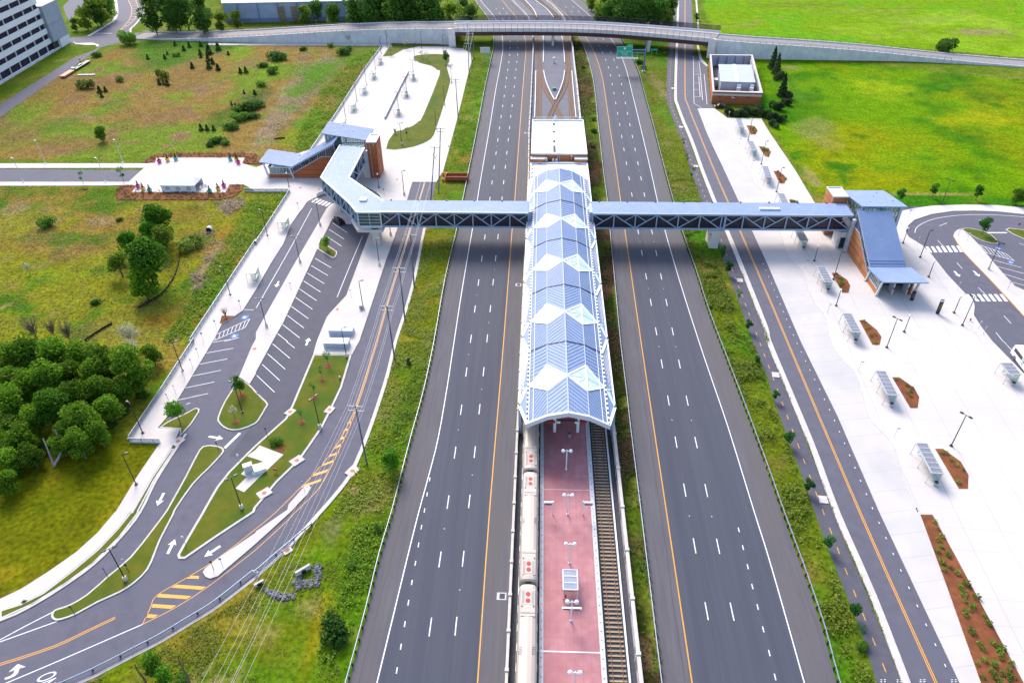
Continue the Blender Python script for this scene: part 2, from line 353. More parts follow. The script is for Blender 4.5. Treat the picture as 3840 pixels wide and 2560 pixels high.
BLOBS = [(60, 500, 110, 60, BROWN, .7), (230, 470, 70, 30, GRN, .7), (430, 400, 70, 30, GRN, .6), (330, 330, 130, 40, BROWN, .6), (700, 290, 90, 50, BROWN, .6), (560, 440, 160, 50, BROWN, .6), (250, 540, 200, 30, BROWN, .6),
  (620, 200, 170, 25, GRN, .6), (850, 280, 60, 40, DRY, .6), (900, 200, 60, 30, BRI, .7), (860, 420, 70, 50, DK, .8), (950, 370, 50, 60, DK, .7), (1010, 260, 30, 60, BRI, .8), (1150, 330, 60, 60, GRN, .9), (1230, 260, 60, 60, GRN, .8), (1330, 215, 70, 30, GRN, .8), (1160, 460, 60, 60, (92, 150, 20), .9), (1100, 520, 60, 40, (140, 150, 30), .9), (1000, 560, 60, 20, ORG, .5), (700, 586, 200, 8, (110, 140, 24), .8),
  (130, 720, 130, 20, (92, 128, 20), .8), (350, 700, 90, 12, (120, 140, 24), .8), (700, 745, 260, 10, (150, 140, 46), .8), (60, 780, 40, 30, TAN, .7), (180, 840, 50, 30, TAN, .6), (380, 830, 70, 20, TAN, .7), (140, 900, 60, 30, BROWN, .5), (280, 940, 80, 40, BROWN, .5), (200, 1040, 120, 40, BRI, .3), (680, 800, 90, 30, (150, 120, 50), .7), (870, 770, 50, 22, (176, 150, 130), .8), (790, 970, 30, 70, TAN, .9), (760, 1060, 30, 40, (170, 140, 110), .8), (870, 870, 60, 30, ORG, .8), (620, 1200, 110, 30, ORG, .7), (560, 1130, 50, 20, DRY, .7), (700, 1150, 60, 70, (120, 120, 30), .6), (830, 1040, 40, 60, GRN, .8), (730, 1250, 40, 60, BRI, .5), (950, 800, 40, 80, GRN, .7), (640, 1460, 30, 60, (150, 138, 40), .6), (350, 1240, 80, 40, BROWN, .4),
  (2960, 255, 40, 8, TAN, .6), (3060, 490, 90, 50, (140, 150, 70), .8), (3120, 535, 60, 30, (160, 150, 70), .6), (3040, 660, 22, 40, TAN, .7), (3300, 330, 120, 50, (160, 186, 14), .8), (3550, 290, 90, 20, DK, .5), (3680, 360, 90, 20, DK, .6), (3640, 450, 180, 40, (178, 178, 14), .7), (3180, 560, 25, 12, DK, .6), (3400, 600, 200, 60, (120, 168, 10), .5), (2960, 330, 60, 60, GRN, .7), (2830, 360, 40, 90, (70, 150, 14), .9), (3680, 120, 110, 12, TAN, .7), (3000, 20, 200, 10, (130, 150, 40), .7), (3250, 45, 200, 8, (150, 165, 60), .7), (3450, 75, 160, 12, (150, 170, 70), .6), (3080, 745, 60, 20, DRY, .6), (3400, 725, 300, 5, (200, 165, 100), .8),
  (2450, 300, 20, 40, TAN, .8), (2480, 330, 20, 40, TAN, .7), (2500, 540, 30, 12, TAN, .6), (2530, 200, 40, 30, DK, .6), (2500, 430, 40, 60, GRN, .7), (1800, 400, 30, 70, BRI, .5), (1835, 330, 12, 60, TAN, .8), (1700, 700, 40, 30, DRY, .6), (1700, 960, 40, 80, (150, 130, 30), .5), (1240, 1990, 30, 80, (170, 160, 120), .7), (1200, 2350, 40, 160, (168, 150, 30), .7), (1330, 1870, 50, 60, DK, .6), (1150, 2000, 60, 60, (90, 96, 20), .7), (700, 2420, 90, 60, (160, 140, 50), .6), (1100, 2130, 60, 20, (110, 110, 80), .6)]
gx = np.concatenate([[-3000, -1500, -800, -500], np.arange(-380, 380, 1.6), [450, 700, 1500, 3000]]); gy = np.concatenate([[-800, -200], np.arange(20, 560, 1.6), [620, 800, 1500, 4000]])
GX, GY = np.meshgrid(gx, gy); vx = GX.ravel(); vy = GY.ravel(); nx, ny = len(gx), len(gy)
me = bpy.data.meshes.new('ground'); me.vertices.add(nx*ny); me.vertices.foreach_set('co', np.stack([vx, vy, np.full(nx*ny, -.03)], 1).astype(np.float32).ravel())
ii, jj = np.meshgrid(np.arange(nx-1), np.arange(ny-1)); a0 = (jj*nx+ii).ravel(); quads = np.stack([a0, a0+1, a0+nx+1, a0+nx], 1)
me.loops.add(quads.size); me.loops.foreach_set('vertex_index', quads.ravel().astype(np.int32)); me.polygons.add(len(quads)); me.polygons.foreach_set('loop_start', (np.arange(len(quads))*4).astype(np.int32))
me.update(calc_edges=True); at = me.color_attributes.new('earth', 'FLOAT_COLOR', 'POINT'); cc = ground_colour(vx, vy); at.data.foreach_set('color', np.concatenate([cc, np.ones((len(cc), 1))], 1).astype(np.float32).ravel())
ground = bpy.data.objects.new('ground', me); COL.objects.link(ground); ground['kind'] = 'structure'
gm = bpy.data.materials.new('grass_and_earth'); gm.use_nodes = True; N = gm.node_tree.nodes; L = gm.node_tree.links; b = N['Principled BSDF']; b.inputs['Roughness'].default_value = .95; b.inputs['Specular IOR Level'].default_value = .03
va = N.new('ShaderNodeVertexColor'); va.layer_name = 'earth'; ge = N.new('ShaderNodeNewGeometry')
def gnoise(s, d, lo, hi, f0, f1):
    t = N.new('ShaderNodeTexNoise'); t.inputs['Scale'].default_value = s; t.inputs['Detail'].default_value = d; L.new(ge.outputs['Position'], t.inputs['Vector'])
    r = N.new('ShaderNodeMapRange'); r.inputs[1].default_value = lo; r.inputs[2].default_value = hi; r.inputs[3].default_value = f0; r.inputs[4].default_value = f1; L.new(t.outputs['Fac'], r.inputs[0]); return r.outputs[0], t
n_a, ta = gnoise(1.1, 8, .3, .7, .6, 1.38); n_b, tb = gnoise(.22, 4, .3, .7, .8, 1.2)
mm = N.new('ShaderNodeMath'); mm.operation = 'MULTIPLY'; L.new(n_a, mm.inputs[0]); L.new(n_b, mm.inputs[1])
vm = N.new('ShaderNodeVectorMath'); vm.operation = 'SCALE'; L.new(va.outputs[0], vm.inputs[0]); L.new(mm.outputs[0], vm.inputs['Scale'])
hs = N.new('ShaderNodeHueSaturation'); hr, th = gnoise(.7, 5, .3, .7, .485, .515); L.new(hr, hs.inputs['Hue']); L.new(vm.outputs[0], hs.inputs['Color']); L.new(hs.outputs[0], b.inputs['Base Color'])
bp = N.new('ShaderNodeBump'); bp.inputs['Strength'].default_value = .5; bp.inputs['Distance'].default_value = .35; L.new(ta.outputs['Fac'], bp.inputs['Height']); L.new(bp.outputs[0], b.inputs['Normal'])
me.materials.append(gm)

# ------------------------------------------------------------------ plants of leaf-sized faces
def leaves(name, pts, size, mat_, parent=None, kind=None, flat=.5, per=1, jitter=.5, tri=False):
    """one mesh of small leaf clumps: pts (n,3), size (n,) -- every clump a tilted four- or three-cornered leaf"""
    pts = np.repeat(np.asarray(pts, float), per, 0); n = len(pts); size = np.repeat(np.broadcast_to(size, (n//per,)), per)*rng.uniform(.6, 1.25, n)
    if per > 1: pts = pts+rng.normal(0, jitter, (n, 3))*size[:, None]
    nrm = rng.normal(0, 1, (n, 3)); nrm[:, 2] = np.abs(nrm[:, 2])*flat*2+.1; nrm /= np.linalg.norm(nrm, axis=1)[:, None]
    a = np.cross(nrm, rng.normal(0, 1, (n, 3))); a /= np.linalg.norm(a, axis=1)[:, None]; b_ = np.cross(nrm, a)
    k = 3 if tri else 4; s_ = size[:, None]
    if tri: V = np.stack([pts+a*s_, pts-a*s_*.5+b_*s_*.7, pts-a*s_*.5-b_*s_*.7], 1)
    else: V = np.stack([pts+a*s_*.75, pts+b_*s_*.5, pts-a*s_*.75, pts-b_*s_*.5], 1)
    me = bpy.data.meshes.new(name); me.vertices.add(n*k); me.vertices.foreach_set('co', V.astype(np.float32).ravel())
    me.loops.add(n*k); me.loops.foreach_set('vertex_index', np.arange(n*k, dtype=np.int32)); me.polygons.add(n); me.polygons.foreach_set('loop_start', (np.arange(n)*k).astype(np.int32)); me.update(calc_edges=True)
    me.materials.append(mat_)
    o = bpy.data.objects.new(name, me); COL.objects.link(o)
    if parent: o.parent = parent
    if kind: o['kind'] = kind
    return o
def leafmat(name, c1, c2, c3, sc=.35):
    m = mat(name, c1, c2, sc, .75, lo=.35, hi=.62, detail=3, coords='pos', spec=.2); N = m.node_tree.nodes; L = m.node_tree.links; b = N['Principled BSDF']
    src = b.inputs['Base Color'].links[0].from_socket; g = N.new('ShaderNodeNewGeometry'); x = N.new('ShaderNodeMix'); x.data_type = 'RGBA'; L.new(g.outputs['Random Per Island'], x.inputs[0]); L.new(src, x.inputs[6]); x.inputs[7].default_value = (*c3, 1); L.new(x.outputs[2], b.inputs['Base Color'])
    oi = N.new('ShaderNodeObjectInfo'); h = N.new('ShaderNodeHueSaturation'); r = N.new('ShaderNodeMapRange'); r.inputs[3].default_value = .6; r.inputs[4].default_value = 1.2; L.new(oi.outputs['Random'], r.inputs[0]); L.new(r.outputs[0], h.inputs['Value']); L.new(x.outputs[2], h.inputs['Color']); L.new(h.outputs[0], b.inputs['Base Color'])
    t = N.new('ShaderNodeBsdfTranslucent'); L.new(h.outputs[0], t.inputs[0]); mx = N.new('ShaderNodeMixShader'); mx.inputs[0].default_value = .4; L.new(b.outputs[0], mx.inputs[1]); L.new(t.outputs[0], mx.inputs[2]); L.new(mx.outputs[0], N['Material Output'].inputs[0])
    return m
leaf_wood = leafmat('leaf_wood', (.05, .17, .008), (.10, .26, .012), (.19, .31, .015))
leaf_bright = leafmat('leaf_bright', (.11, .30, .015), (.16, .36, .02), (.08, .23, .01))
leaf_far = leafmat('leaf_far', (.045, .15, .022), (.09, .22, .03), (.13, .25, .03))
leaf_yellow = leafmat('leaf_yellow', (.17, .27, .02), (.24, .29, .035), (.12, .22, .015))
leaf_conifer = leafmat('needle_dark', (.03, .07, .022), (.05, .10, .03), (.07, .11, .035))
leaf_young = leafmat('leaf_young', (.05, .19, .025), (.08, .26, .025), (.03, .13, .02))
leaf_pale = leafmat('leaf_pale', (.5, .5, .34), (.4, .42, .22), (.6, .58, .42))
bark = mat('bark', (.10, .075, .055), (.16, .12, .09), 3., .95); bark_grey = mat('bark_grey', (.26, .22, .24), (.36, .32, .34), 2., .9)
def sphere_pts(n, c, r, sq=1., shell=.55):
    d = rng.normal(0, 1, (n, 3)); d /= np.linalg.norm(d, axis=1)[:, None]; rr = (shell+(1-shell)*rng.random(n)**.5)*r
    p = d*rr[:, None]; p[:, 2] *= sq; return p+np.array(c)
def proto_tree(name, r, ht, mat_, n=1500, leaf=.42, lobes=9, trunk=.22, low=.28, sq=.8, spread=.62, bark_=bark):
    root = thing(name, 'tree', 'tree'); tr = MB(); top = ht*.72; cz = ht*(low+(1-low)/2)
    tr.tube((0, 0, -.1), (0, 0, ht*low*1.1), trunk, trunk*.8, 7); tr.tube((0, 0, ht*low*1.1), (rng.normal(0, .1*r), rng.normal(0, .1*r), top), trunk*.8, trunk*.25, 6)
    pts = []; sz = []
    for k in range(lobes):
        a = 2*PI*k/lobes*2.4+rng.uniform(-.5, .5); rad = r*spread*rng.uniform(.35, 1); zz = cz+(ht-cz)*rng.uniform(-.75, .62)
        rad *= max(.35, 1-abs(zz-cz)/(ht-cz)*.55); c = (rad*math.cos(a), rad*math.sin(a), zz); lr = r*rng.uniform(.26, .6)
        tr.tube((0, 0, max(ht*low*.8, zz-rad*1.1)), c, trunk*.4, trunk*.12, 5, cap=False); m = int(n/lobes*rng.uniform(.75, 1.2)); pts.append(sphere_pts(m, c, lr, sq, .5)); sz.append(np.full(m, leaf))
    m = n//7; pts.append(sphere_pts(m, (0, 0, cz+(ht-cz)*.35), r*.6, .9, .4)); sz.append(np.full(m, leaf))
    p = np.concatenate(pts); p = p[p[:, 2] < ht*1.02]
    tr.build('trunk', bark_, root); leaves('crown', p, leaf, mat_, root); return root
def proto_conifer(name, r, ht, mat_, n=900, leaf=.35, low=.06):
    root = thing(name, 'tree', 'tree'); MB().tube((0, 0, -.1), (0, 0, ht*.9), r*.12, .03, 6).build('trunk', bark, root)
    t = rng.random(n)**1.4; z = ht*(low+(1-low)*t); lay = .82+.18*np.sin(t*38); rr = r*(1-t)**.8*lay*np.sqrt(rng.random(n)*.75+.25)+.04; th = rng.uniform(0, 2*PI, n)
    p = np.stack([rr*np.cos(th), rr*np.sin(th), z-rr*.12], 1); leaves('crown', p, leaf, mat_, root, flat=.25); return root
def proto_shrub(name, r, mat_, n=220, leaf=.25, sq=.8, parts=False):
    p = sphere_pts(n, (0, 0, r*.55), r, sq, .5); p = p[p[:, 2] > 0]; return leaves(name, p, leaf, mat_)
def scatter(name, polys, n, size, hmin, hmax, mat_, label, cat, flat=.5, per=2, clump=0., tri=False):
    """ground cover nobody could count: clumps thrown over areas of the ground"""
    out = []
    for poly in polys:
        p = np.array([a[:2] for a in poly]); lo, hi = p.min(0), p.max(0); m = int(n*4); xy = rng.uniform(lo, hi, (m, 2)); xy = xy[inside(xy, poly)]; out.append(xy[:n])
    xy = np.concatenate(out)
    g = sstep(fbm(xy[:, 0], xy[:, 1], 5., 77, 3), .36, .62); k_ = rng.random(len(xy)) < 1-clump*(1-g); xy, g = xy[k_], g[k_]
    z = hmin+(hmax-hmin)*rng.random(len(xy))*(1-clump*.7*(1-g)); o = leaves(name, np.stack([xy[:, 0], xy[:, 1], z], 1), size, mat_, kind='stuff', flat=flat, per=per, tri=tri)
    tag(o, label, cat); return o
# ------------------------------------------------------------------ the motorway
def line(npts, k=3, z=0.): return smooth(W2(npts, z), k)
HL_edge = line([(1778, -60), (1781, 0), (1833, 73.5), (1850, 127), (1854.7, 165), (1847, 211), (1833, 275.5), (1818, 346), (1805.7, 413), (1793.5, 480), (1762, 640), (1737.5, 762), (1719, 856), (1674, 1048), (1634, 1280), (1596.7, 1459.6), (1551.8, 1627), (1515, 1770), (1477, 1920), (1429, 2083), (1380, 2287), (1307, 2560), (1230, 2840)])
HL_med = line([(1890, -60), (1916, 0), (1983, 72), (1998.5, 127), (2001.6, 171), (2000, 230), (1997, 291), (1992.4, 398), (1987.8, 480), (1985, 530), (1980, 570), (1976, 674), (1973, 744), (1971, 885), (1961, 1007), (1954.7, 1170), (1948.6, 1280), (1944.5, 1402), (1936, 1525), (1930, 1729), (1920, 1920), (1915, 2083), (1902.8, 2328), (1890.6, 2560), (1876, 2840)])
HR_med = line([(1990, -60), (2030, 0), (2112, 72), (2160.8, 128.6), (2179, 156), (2197.5, 196), (2216, 257), (2231, 330.6), (2246.5, 480), (2265, 640), (2281, 760), (2289.4, 856), (2307.8, 1048), (2330, 1280), (2352.7, 1463.7), (2369, 1606.5), (2408, 1920), (2438, 2165), (2463, 2369), (2487, 2560), (2522, 2840)])
HR_edge = line([(2120, -60), (2179, 0), (2268, 76.5), (2320, 136), (2341, 171), (2366, 211), (2393.5, 275.5), (2409.8, 338.8), (2446.5, 473.5), (2489, 640), (2522, 762), (2552.7, 868.6), (2605.7, 1019.6), (2646.5, 1150), (2694.5, 1280), (2756.7, 1443), (2818, 1606.5), (2880, 1778), (2930, 1920), (3018.8, 2165), (3084, 2361), (3137, 2560), (3230, 2840)])
LY = line([(1850, -60), (1880.7, 0), (1940, 72), (1963, 125.5), (1971, 159), (1971.6, 196), (1966.4, 260), (1960, 336.7), (1949.6, 480), (1938, 640), (1930, 758), (1918.4, 885), (1888.6, 1280), (1837.5, 1892), (1790.6, 2560), (1770, 2840)])
LWt = line([(1780, -60), (1801, 0), (1854.7, 64), (1880.7, 128.6), (1886, 168), (1883.8, 202), (1873, 263), (1859, 336.7), (1848.6, 401), (1836, 480), (1808, 640), (1788.6, 758), (1772, 856), (1733.5, 1081), (1702.8, 1280), (1676, 1455.5), (1643.7, 1639), (1611, 1770), (1570, 1920), (1519, 2124), (1413, 2560), (1340, 2840)])
RY = line([(2010, -60), (2061, 0), (2127, 58), (2188, 128.6), (2222, 183.7), (2240, 226.5), (2258.7, 291), (2268, 346), (2287.8, 480), (2311.8, 640), (2328, 758), (2342.5, 856), (2403.7, 1280), (2499.6, 1920), (2595.5, 2560), (2637, 2840)])
RWt = line([(2080, -60), (2142.4, 0), (2225, 72), (2281.7, 134.7), (2313.8, 180.6), (2332, 217), (2350.6, 269), (2369, 343), (2402.6, 480), (2440.4, 640), (2467, 760), (2491.4, 856), (2544.5, 1040), (2621, 1280), (2675, 1439), (2732, 1606.5), (2829, 1920), (2880, 2081), (2953.5, 2336), (3016.7, 2560), (3100, 2840)])
def ring(a, b): return list(a)+list(b)[::-1]
hl = structure('motorway_southbound', MB().prism(ring(HL_edge, HL_med), 0, 0), asphalt_hw)
hr = structure('motorway_northbound', MB().prism(ring(HR_med, HR_edge), 0, 0), asphalt_hw)
for par, e, m, ye, wh in ((hl, HL_edge, HL_med, LY, LWt), (hr, HR_edge, HR_med, RY, RWt)):
    structure('hard_shoulder', MB().prism(ring(e, wh), .004, .004), asphalt_sh, par); structure('inner_shoulder', MB().prism(ring(m, ye), .004, .004), asphalt_sh, par)
    structure('edge_line', MB().strip(wh, -.09, .09, .009), white_paint, par); structure('edge_line', MB().strip(ye, -.09, .09, .009), yellow_paint, par)
L1 = line([(1848.6, 20), (1876.7, 55.7), (1909, 139), (1912.5, 163), (1912.5, 189), (1911, 214), (1903, 269.7), (1894.8, 331), (1884.7, 401.6), (1878.6, 440.8), (1844.9, 686), (1818, 891), (1793.9, 1062), (1766, 1268.6), (1729.4, 1535), (1680.4, 1879), (1649.8, 2098), (1613.5, 2350), (1575, 2640)])
L2 = line([(1873, 15), (1901, 52), (1937, 135.6), (1941, 160), (1942, 186), (1940.7, 212), (1934, 267), (1928, 331), (1920, 401), (1915, 441), (1888.6, 686), (1867.3, 890), (1848.6, 1062), (1827, 1267.7), (1798, 1534), (1760, 1878), (1736.7, 2094), (1709.4, 2349), (1680, 2640)])
R1 = line(t3([(1280, 60), (1345, 115), (1410, 175), (1650, 450), (1700, 530), (1747, 613), (1790, 707), (1827, 802), (1855, 903), (1876, 1010), (1900, 1122), (1921, 1247), (1945, 1377), (1970, 1513)])+[(2339, 556), (2358.4, 665), (2392.7, 865.7), (2422.4, 1032.6), (2460, 1238.8), (2505.7, 1496), (2567, 1831), (2604.5, 2044.5), (2650, 2290), (2700, 2555), (2716, 2640)])
R2 = line(t3([(1353, 45), (1423, 103), (1490, 165), (1740, 443), (1793, 520), (1845, 605), (1887, 697), (1928, 791), (1959, 893), (1987, 1002), (2012, 1120), (2038, 1243), (2063, 1372), (2093, 1510)])+[(2380.8, 557), (2403.7, 667.8), (2444.5, 867), (2478.8, 1034.7), (2522.4, 1242), (2576, 1497.5), (2645.7, 1825), (2691, 2038), (2745.7, 2294), (2806, 2560), (2825, 2640)])
for par, ln, y0 in ((hl, L1, P(1613.5, 2350).y), (hl, L2, P(1709.4, 2349).y), (hr, R1, P(2650, 2290).y), (hr, R2, P(2745.7, 2294).y)):
    ds = resample(ln, .4); i0 = min(range(len(ds)), key=lambda i: abs(ds[i][0].y-y0)); s0 = (i0*.4) % 12.19; mb = MB(); T = length(ln); s = s0-1.55
    dots = MB()
    while s < T-4:
        if s > 0: mb.strip(cut(ln, s, s+3.1), -.085, .085, .009)
        if s > 8 and int((s-s0+2)/12.19) % 2 == 0:
            c = cut(ln, s-4.7, s-4.5)
            if c: dots.box((c[0].x, c[0].y, .02), (.14, .2, .03))
        s += 12.19
    structure('lane_dashes', mb, white_paint, par); structure('lane_studs', dots, white_paint, par)
for par, pts in ((hl, [q1(1, 2, 1596, 1265), q1(1, 2, 1572, 1403), q1(1, 2, 1548, 1550), q1(1, 3, 1520, 135), q1(1, 3, 1493, 298), q1(1, 3, 1464, 467), q1(1, 3, 1432, 643), q1(1, 3, 1400, 828), q1(1, 3, 1367, 1025), q1(1, 3, 1331, 1232), q1(1, 3, 1294, 1450)]),
                 (hr, [q1(2, 3, 2083, 160), q1(2, 3, 2122, 323), q1(2, 3, 2166, 498), q1(2, 3, 2208, 680), q1(2, 3, 2257, 867), q1(2, 3, 2308, 1073), q1(3, 3, 12, 1290), q1(3, 3, 65, 1510)])):
    V = W2(pts); mb = MB()
    for i, v in enumerate(V):
        d = (V[min(i+1, len(V)-1)]-V[max(i-1, 0)]).normalized(); mb.strip([v-d*.48, v+d*.48], -.085, .085, .009)
    structure('short_dashes', mb, white_paint, par)
# darker wheel paths and sealed joints along the lanes
cr = mat('sealed_crack', (.028, .026, .045), None, 1, .7)
for par, ln, off in ((hr, RY, 1.1), (hl, L1, .35), (hl, L2, -.3), (hl, LWt, -2.6), (hr, R1, .3)):
    mb = MB(); pr = resample(ln, 1.6); w0 = 0; run = []
    for i, (p_, d_) in enumerate(pr):
        w0 = w0*.85+random.uniform(-.09, .09); nn = Vector((-d_.y, d_.x, 0))*(-1 if ln is RY else 1)
        if p_.y < 150 and (p_.y < 95 or random.random() > .12): run.append(p_+nn*(off+w0))
        else:
            if len(run) > 2: mb.strip(run, -.035, .035, .0065)
            run = []
    if len(run) > 2: mb.strip(run, -.035, .035, .0065)
    structure('crack_seal', mb, cr, par)
def drains(par, pts):
    for x, y in pts:
        c = P(x, y); structure('drain_inlet', MB().box((c.x, c.y, .012), (1.5, 1.3, .02)), kerb_m, par); structure('drain_grate', MB().box((c.x+.1, c.y, .026), (.85, .95, .012)), asphalt_hw, par)
drains(hl, [(1881, 2234), (1944, 1068), (1974, 499)])

# ------------------------------------------------------------------ left side: station access road, drop-off loop, parking aisle
acc_w = q(0, 3, [(-1500, 1560), (0, 985), (300, 845), (600, 660), (860, 470), (1100, 230), (1280, 0)])+q(0, 2, [(1270, 1568), (1420, 1280), (1610, 985), (1500, 850), (1560, 650), (1880, 100)])+q(0, 1, [(1900, 1500), (2100, 1270), (2300, 950)])+q(1, 1, [(100, 650), (250, 440), (400, 250), (640, 190), (760, 190), (950, 165), (1130, 260), (1250, 300), (1440, 108), (1655, 108)])
acc_e = q(1, 1, [(1612, 300), (1537, 530), (1450, 960), (1360, 1290), (1268, 1568)])+q(1, 2, [(1195, 300), (1100, 600), (1000, 880), (930, 1050), (840, 1240), (700, 1420), (570, 1568)])+q(1, 3, [(435, 152), (300, 310), (180, 420), (0, 580)])+q(0, 3, [(2150, 735), (1950, 885), (1720, 1025), (1480, 1170), (1220, 1305), (950, 1445), (670, 1575), (-1500, 2500)])
E_line = smooth(W2(acc_e), 3)
access = structure('access_road', MB().prism(W2(acc_w)+E_line, .0, .0), asphalt_rd)
def kerb_strip(npts, o0, o1, name='kerb', z1=.15, m=kerb_m, k=3, parent=None): return structure(name, MB().sweep(smooth(W2(npts), k), o0, o1, -.05, z1), m, parent)
# parking aisle asphalt (newer and darker)
pk = q(1, 1, [(700, 400), (900, 480), (1060, 560), (1030, 620), (870, 1040), (830, 1150), (690, 1300), (640, 1360), (560, 1568)])+q(1, 2, [(530, 120), (330, 590), (250, 740), (0, 960)])+q(0, 2, [(2250, 1060), (2100, 1060), (2290, 800), (2352, 620)])+q(1, 2, [(110, 570), (0, 470)])+q(0, 2, [(2290, 400), (2352, 300)])+q(1, 2, [(0, 280), (150, 0)])+q(1, 1, [(155, 1568), (250, 1400), (565, 720), (690, 450)])
structure('parking_aisle', MB().prism(W2(pk), .004, .004), asphalt_park, access)
def slab(name, npts, z1, m, z0=-.05, k=0, parent=None):
    p = W2(npts); p = smooth(p, k, True) if k else p
    return structure(name, MB().prism(p, z0, z1), m, parent)
gras_m = gm
def grass_patch(name, poly, z, parent, grassmat):
    return structure(name, MB().prism(poly, z-.1, z), grassmat, parent)
lawn_m = mat('island_lawn', (.075, .10, .006), (.125, .12, .012), .45, .95, lo=.3, hi=.7, c3=(.05, .10, .008), sc3=.12, bump=.6, bsc=2.5, detail=9, spec=.15)
mulch_m = mat('mulch', (.17, .055, .022), (.24, .085, .035), 1.6, .95, detail=9, c3=(.13, .045, .022), sc3=.4, bump=.5, bsc=3, spec=.15)
def island(name, npts, k=3, kw=.32, m=None, z=.15):
    p = smooth(W2(npts), k, True) if k else W2(npts); p = [Vector((a.x, a.y)) for a in p]
    s = structure(name, MB().prism(p, -.05, z), kerb_m); grass_patch('island_grass', inset(p, kw), z+.03, s, m or lawn_m); return s, p
# pavements
s1 = q(0, 3, [(-600, 1180), (-600, 1080), (0, 800), (200, 705), (450, 545), (700, 370), (900, 190), (1060, 0)])+q(0, 2, [(1065, 1568), (1270, 1230), (1475, 930), (1200, 925), (1192, 895), (1500, 440), (1790, 0)])+q(0, 1, [(1760, 1560), (2352, 660)])+q(1, 1, [(0, 675), (312, 198), (470, 290), (430, 350), (390, 400), (320, 500), (250, 680), (140, 850), (0, 1095)])+q(0, 1, [(2230, 1290), (2040, 1410), (1960, 1565)])+q(0, 2, [(1700, 430), (1540, 690), (1450, 798), (1655, 808), (1575, 985), (1400, 1240), (1215, 1568)])+q(0, 3, [(1200, 0), (1080, 150), (900, 340), (660, 540), (400, 740), (200, 840), (0, 905)])
slab('west_sidewalk', s1, .15, walk_m)
s2 = q(1, 1, [(650, 350), (722, 300), (800, 380), (900, 430), (905, 470), (870, 492), (830, 492), (718, 418), (690, 470), (565, 720), (250, 1400), (155, 1568)])+q(1, 2, [(0, 285)])+q(0, 2, [(2352, 300), (2290, 400), (2195, 335), (2310, 60), (2352, -20)])+q(1, 1, [(0, 1490), (330, 900), (420, 745), (590, 455)])
slab('middle_sidewalk', s2, .15, walk_m)
s3 = q(1, 1, [(1080, 500), (1180, 420), (1225, 300), (1380, 305), (1435, 108), (1440, 100), (1380, 300), (1300, 535), (1190, 840), (1080, 1180), (950, 1568)])+q(1, 2, [(880, 128), (525, 125), (560, 0)])+q(1, 1, [(650, 1350), (690, 1300), (830, 1150), (870, 1040), (1030, 610)])
slab('east_sidewalk', s3, .15, walk_m)
plaza = q(0, 1, [(1185, 105), (1250, 150), (1210, 200), (2070, 205), (2110, 130), (2240, 130), (2352, 195)])+q(1, 1, [(0, 196), (312, 197), (470, 290), (520, 262), (580, 235), (640, 215), (700, 200), (800, 172), (950, 160), (1050, 205), (1130, 258), (1170, 310), (1225, 310), (1380, 306), (1437, 107), (1657, 107)])+q(1, 0, [(1722, 1568), (1850, 1090), (1960, 640), (1990, 540), (1970, 490), (1900, 452), (1750, 433), (1500, 433), (1350, 463), (1250, 520), (1160, 525), (1240, 405), (-440, 400), (-440, 418), (1160, 425), (1000, 645), (720, 1085), (520, 1370), (300, 1440)])+q(0, 0, [(2352, 1540), (2230, 1505), (2250, 1450), (1440, 1450), (1300, 1566)])
slab('station_plaza', plaza, .13, concrete_bus)
# west arm: side road that ends at the plaza
wr = q(0, 1, [(-900, -25), (1292, -2), (1187, 106), (-900, 106)]); structure('side_road', MB().prism(W2(wr), .0, .0), asphalt_rd)
slab('side_road_sidewalk', q(0, 0, [(-900, 1505), (1440, 1505), (1400, 1545), (-900, 1550)]), .15, walk_m); slab('side_road_sidewalk', q(0, 1, [(-900, 106), (1190, 106), (1250, 135), (1000, 140), (-900, 146)]), .15, walk_m)
# islands
isl = {}
isl['wedge'] = island('grass_island', q(0, 3, [(535, 885), (640, 850), (800, 755), (1000, 580), (1200, 410), (1400, 160), (1520, 0)])+q(0, 2, [(1560, 1500), (1700, 1250), (1830, 1000), (1890, 960), (1950, 955), (2030, 970), (2060, 1000), (2040, 1040), (1930, 1160), (1780, 1310), (1620, 1540)])+q(0, 3, [(1600, 20), (1480, 250), (1425, 390), (1360, 530), (1240, 650), (1100, 740), (900, 830), (700, 940), (560, 990), (500, 992), (472, 960), (490, 910)]), 2)
isl['tip'] = island('grass_island', q(0, 3, [(1860, 0), (1720, 235), (1630, 395), (1640, 430), (1700, 430), (1990, 230), (2340, 0)])+q(1, 2, [(0, 1530), (80, 1435), (200, 1290), (340, 1155), (430, 1055), (500, 955), (610, 795), (700, 615), (790, 425), (880, 122), (527, 122), (330, 590), (270, 710), (0, 950)])+q(0, 2, [(2300, 1000), (2100, 1200), (1990, 1340), (1880, 1530)]), 0, kw=.45)
isl['bulb'] = island('grass_island', q(0, 2, [(2195, 345), (2130, 450), (2060, 560), (2000, 700), (2010, 750), (2060, 795), (2130, 818), (2220, 810), (2352, 755)])+q(1, 2, [(50, 690), (90, 620), (112, 575), (60, 520), (0, 460)])+q(0, 2, [(2290, 395)]), 2)
isl['stall'] = island('grass_island', q(1, 1, [(565, 722), (600, 620), (660, 690), (745, 745), (745, 770), (725, 800), (700, 805)]), 0)
isl['corner'] = island('grass_island', q(0, 2, [(1465, 795), (1540, 740), (1720, 655), (1800, 612), (1835, 620), (1832, 650), (1760, 760), (1655, 870), (1655, 806)]), 0, kw=.3)
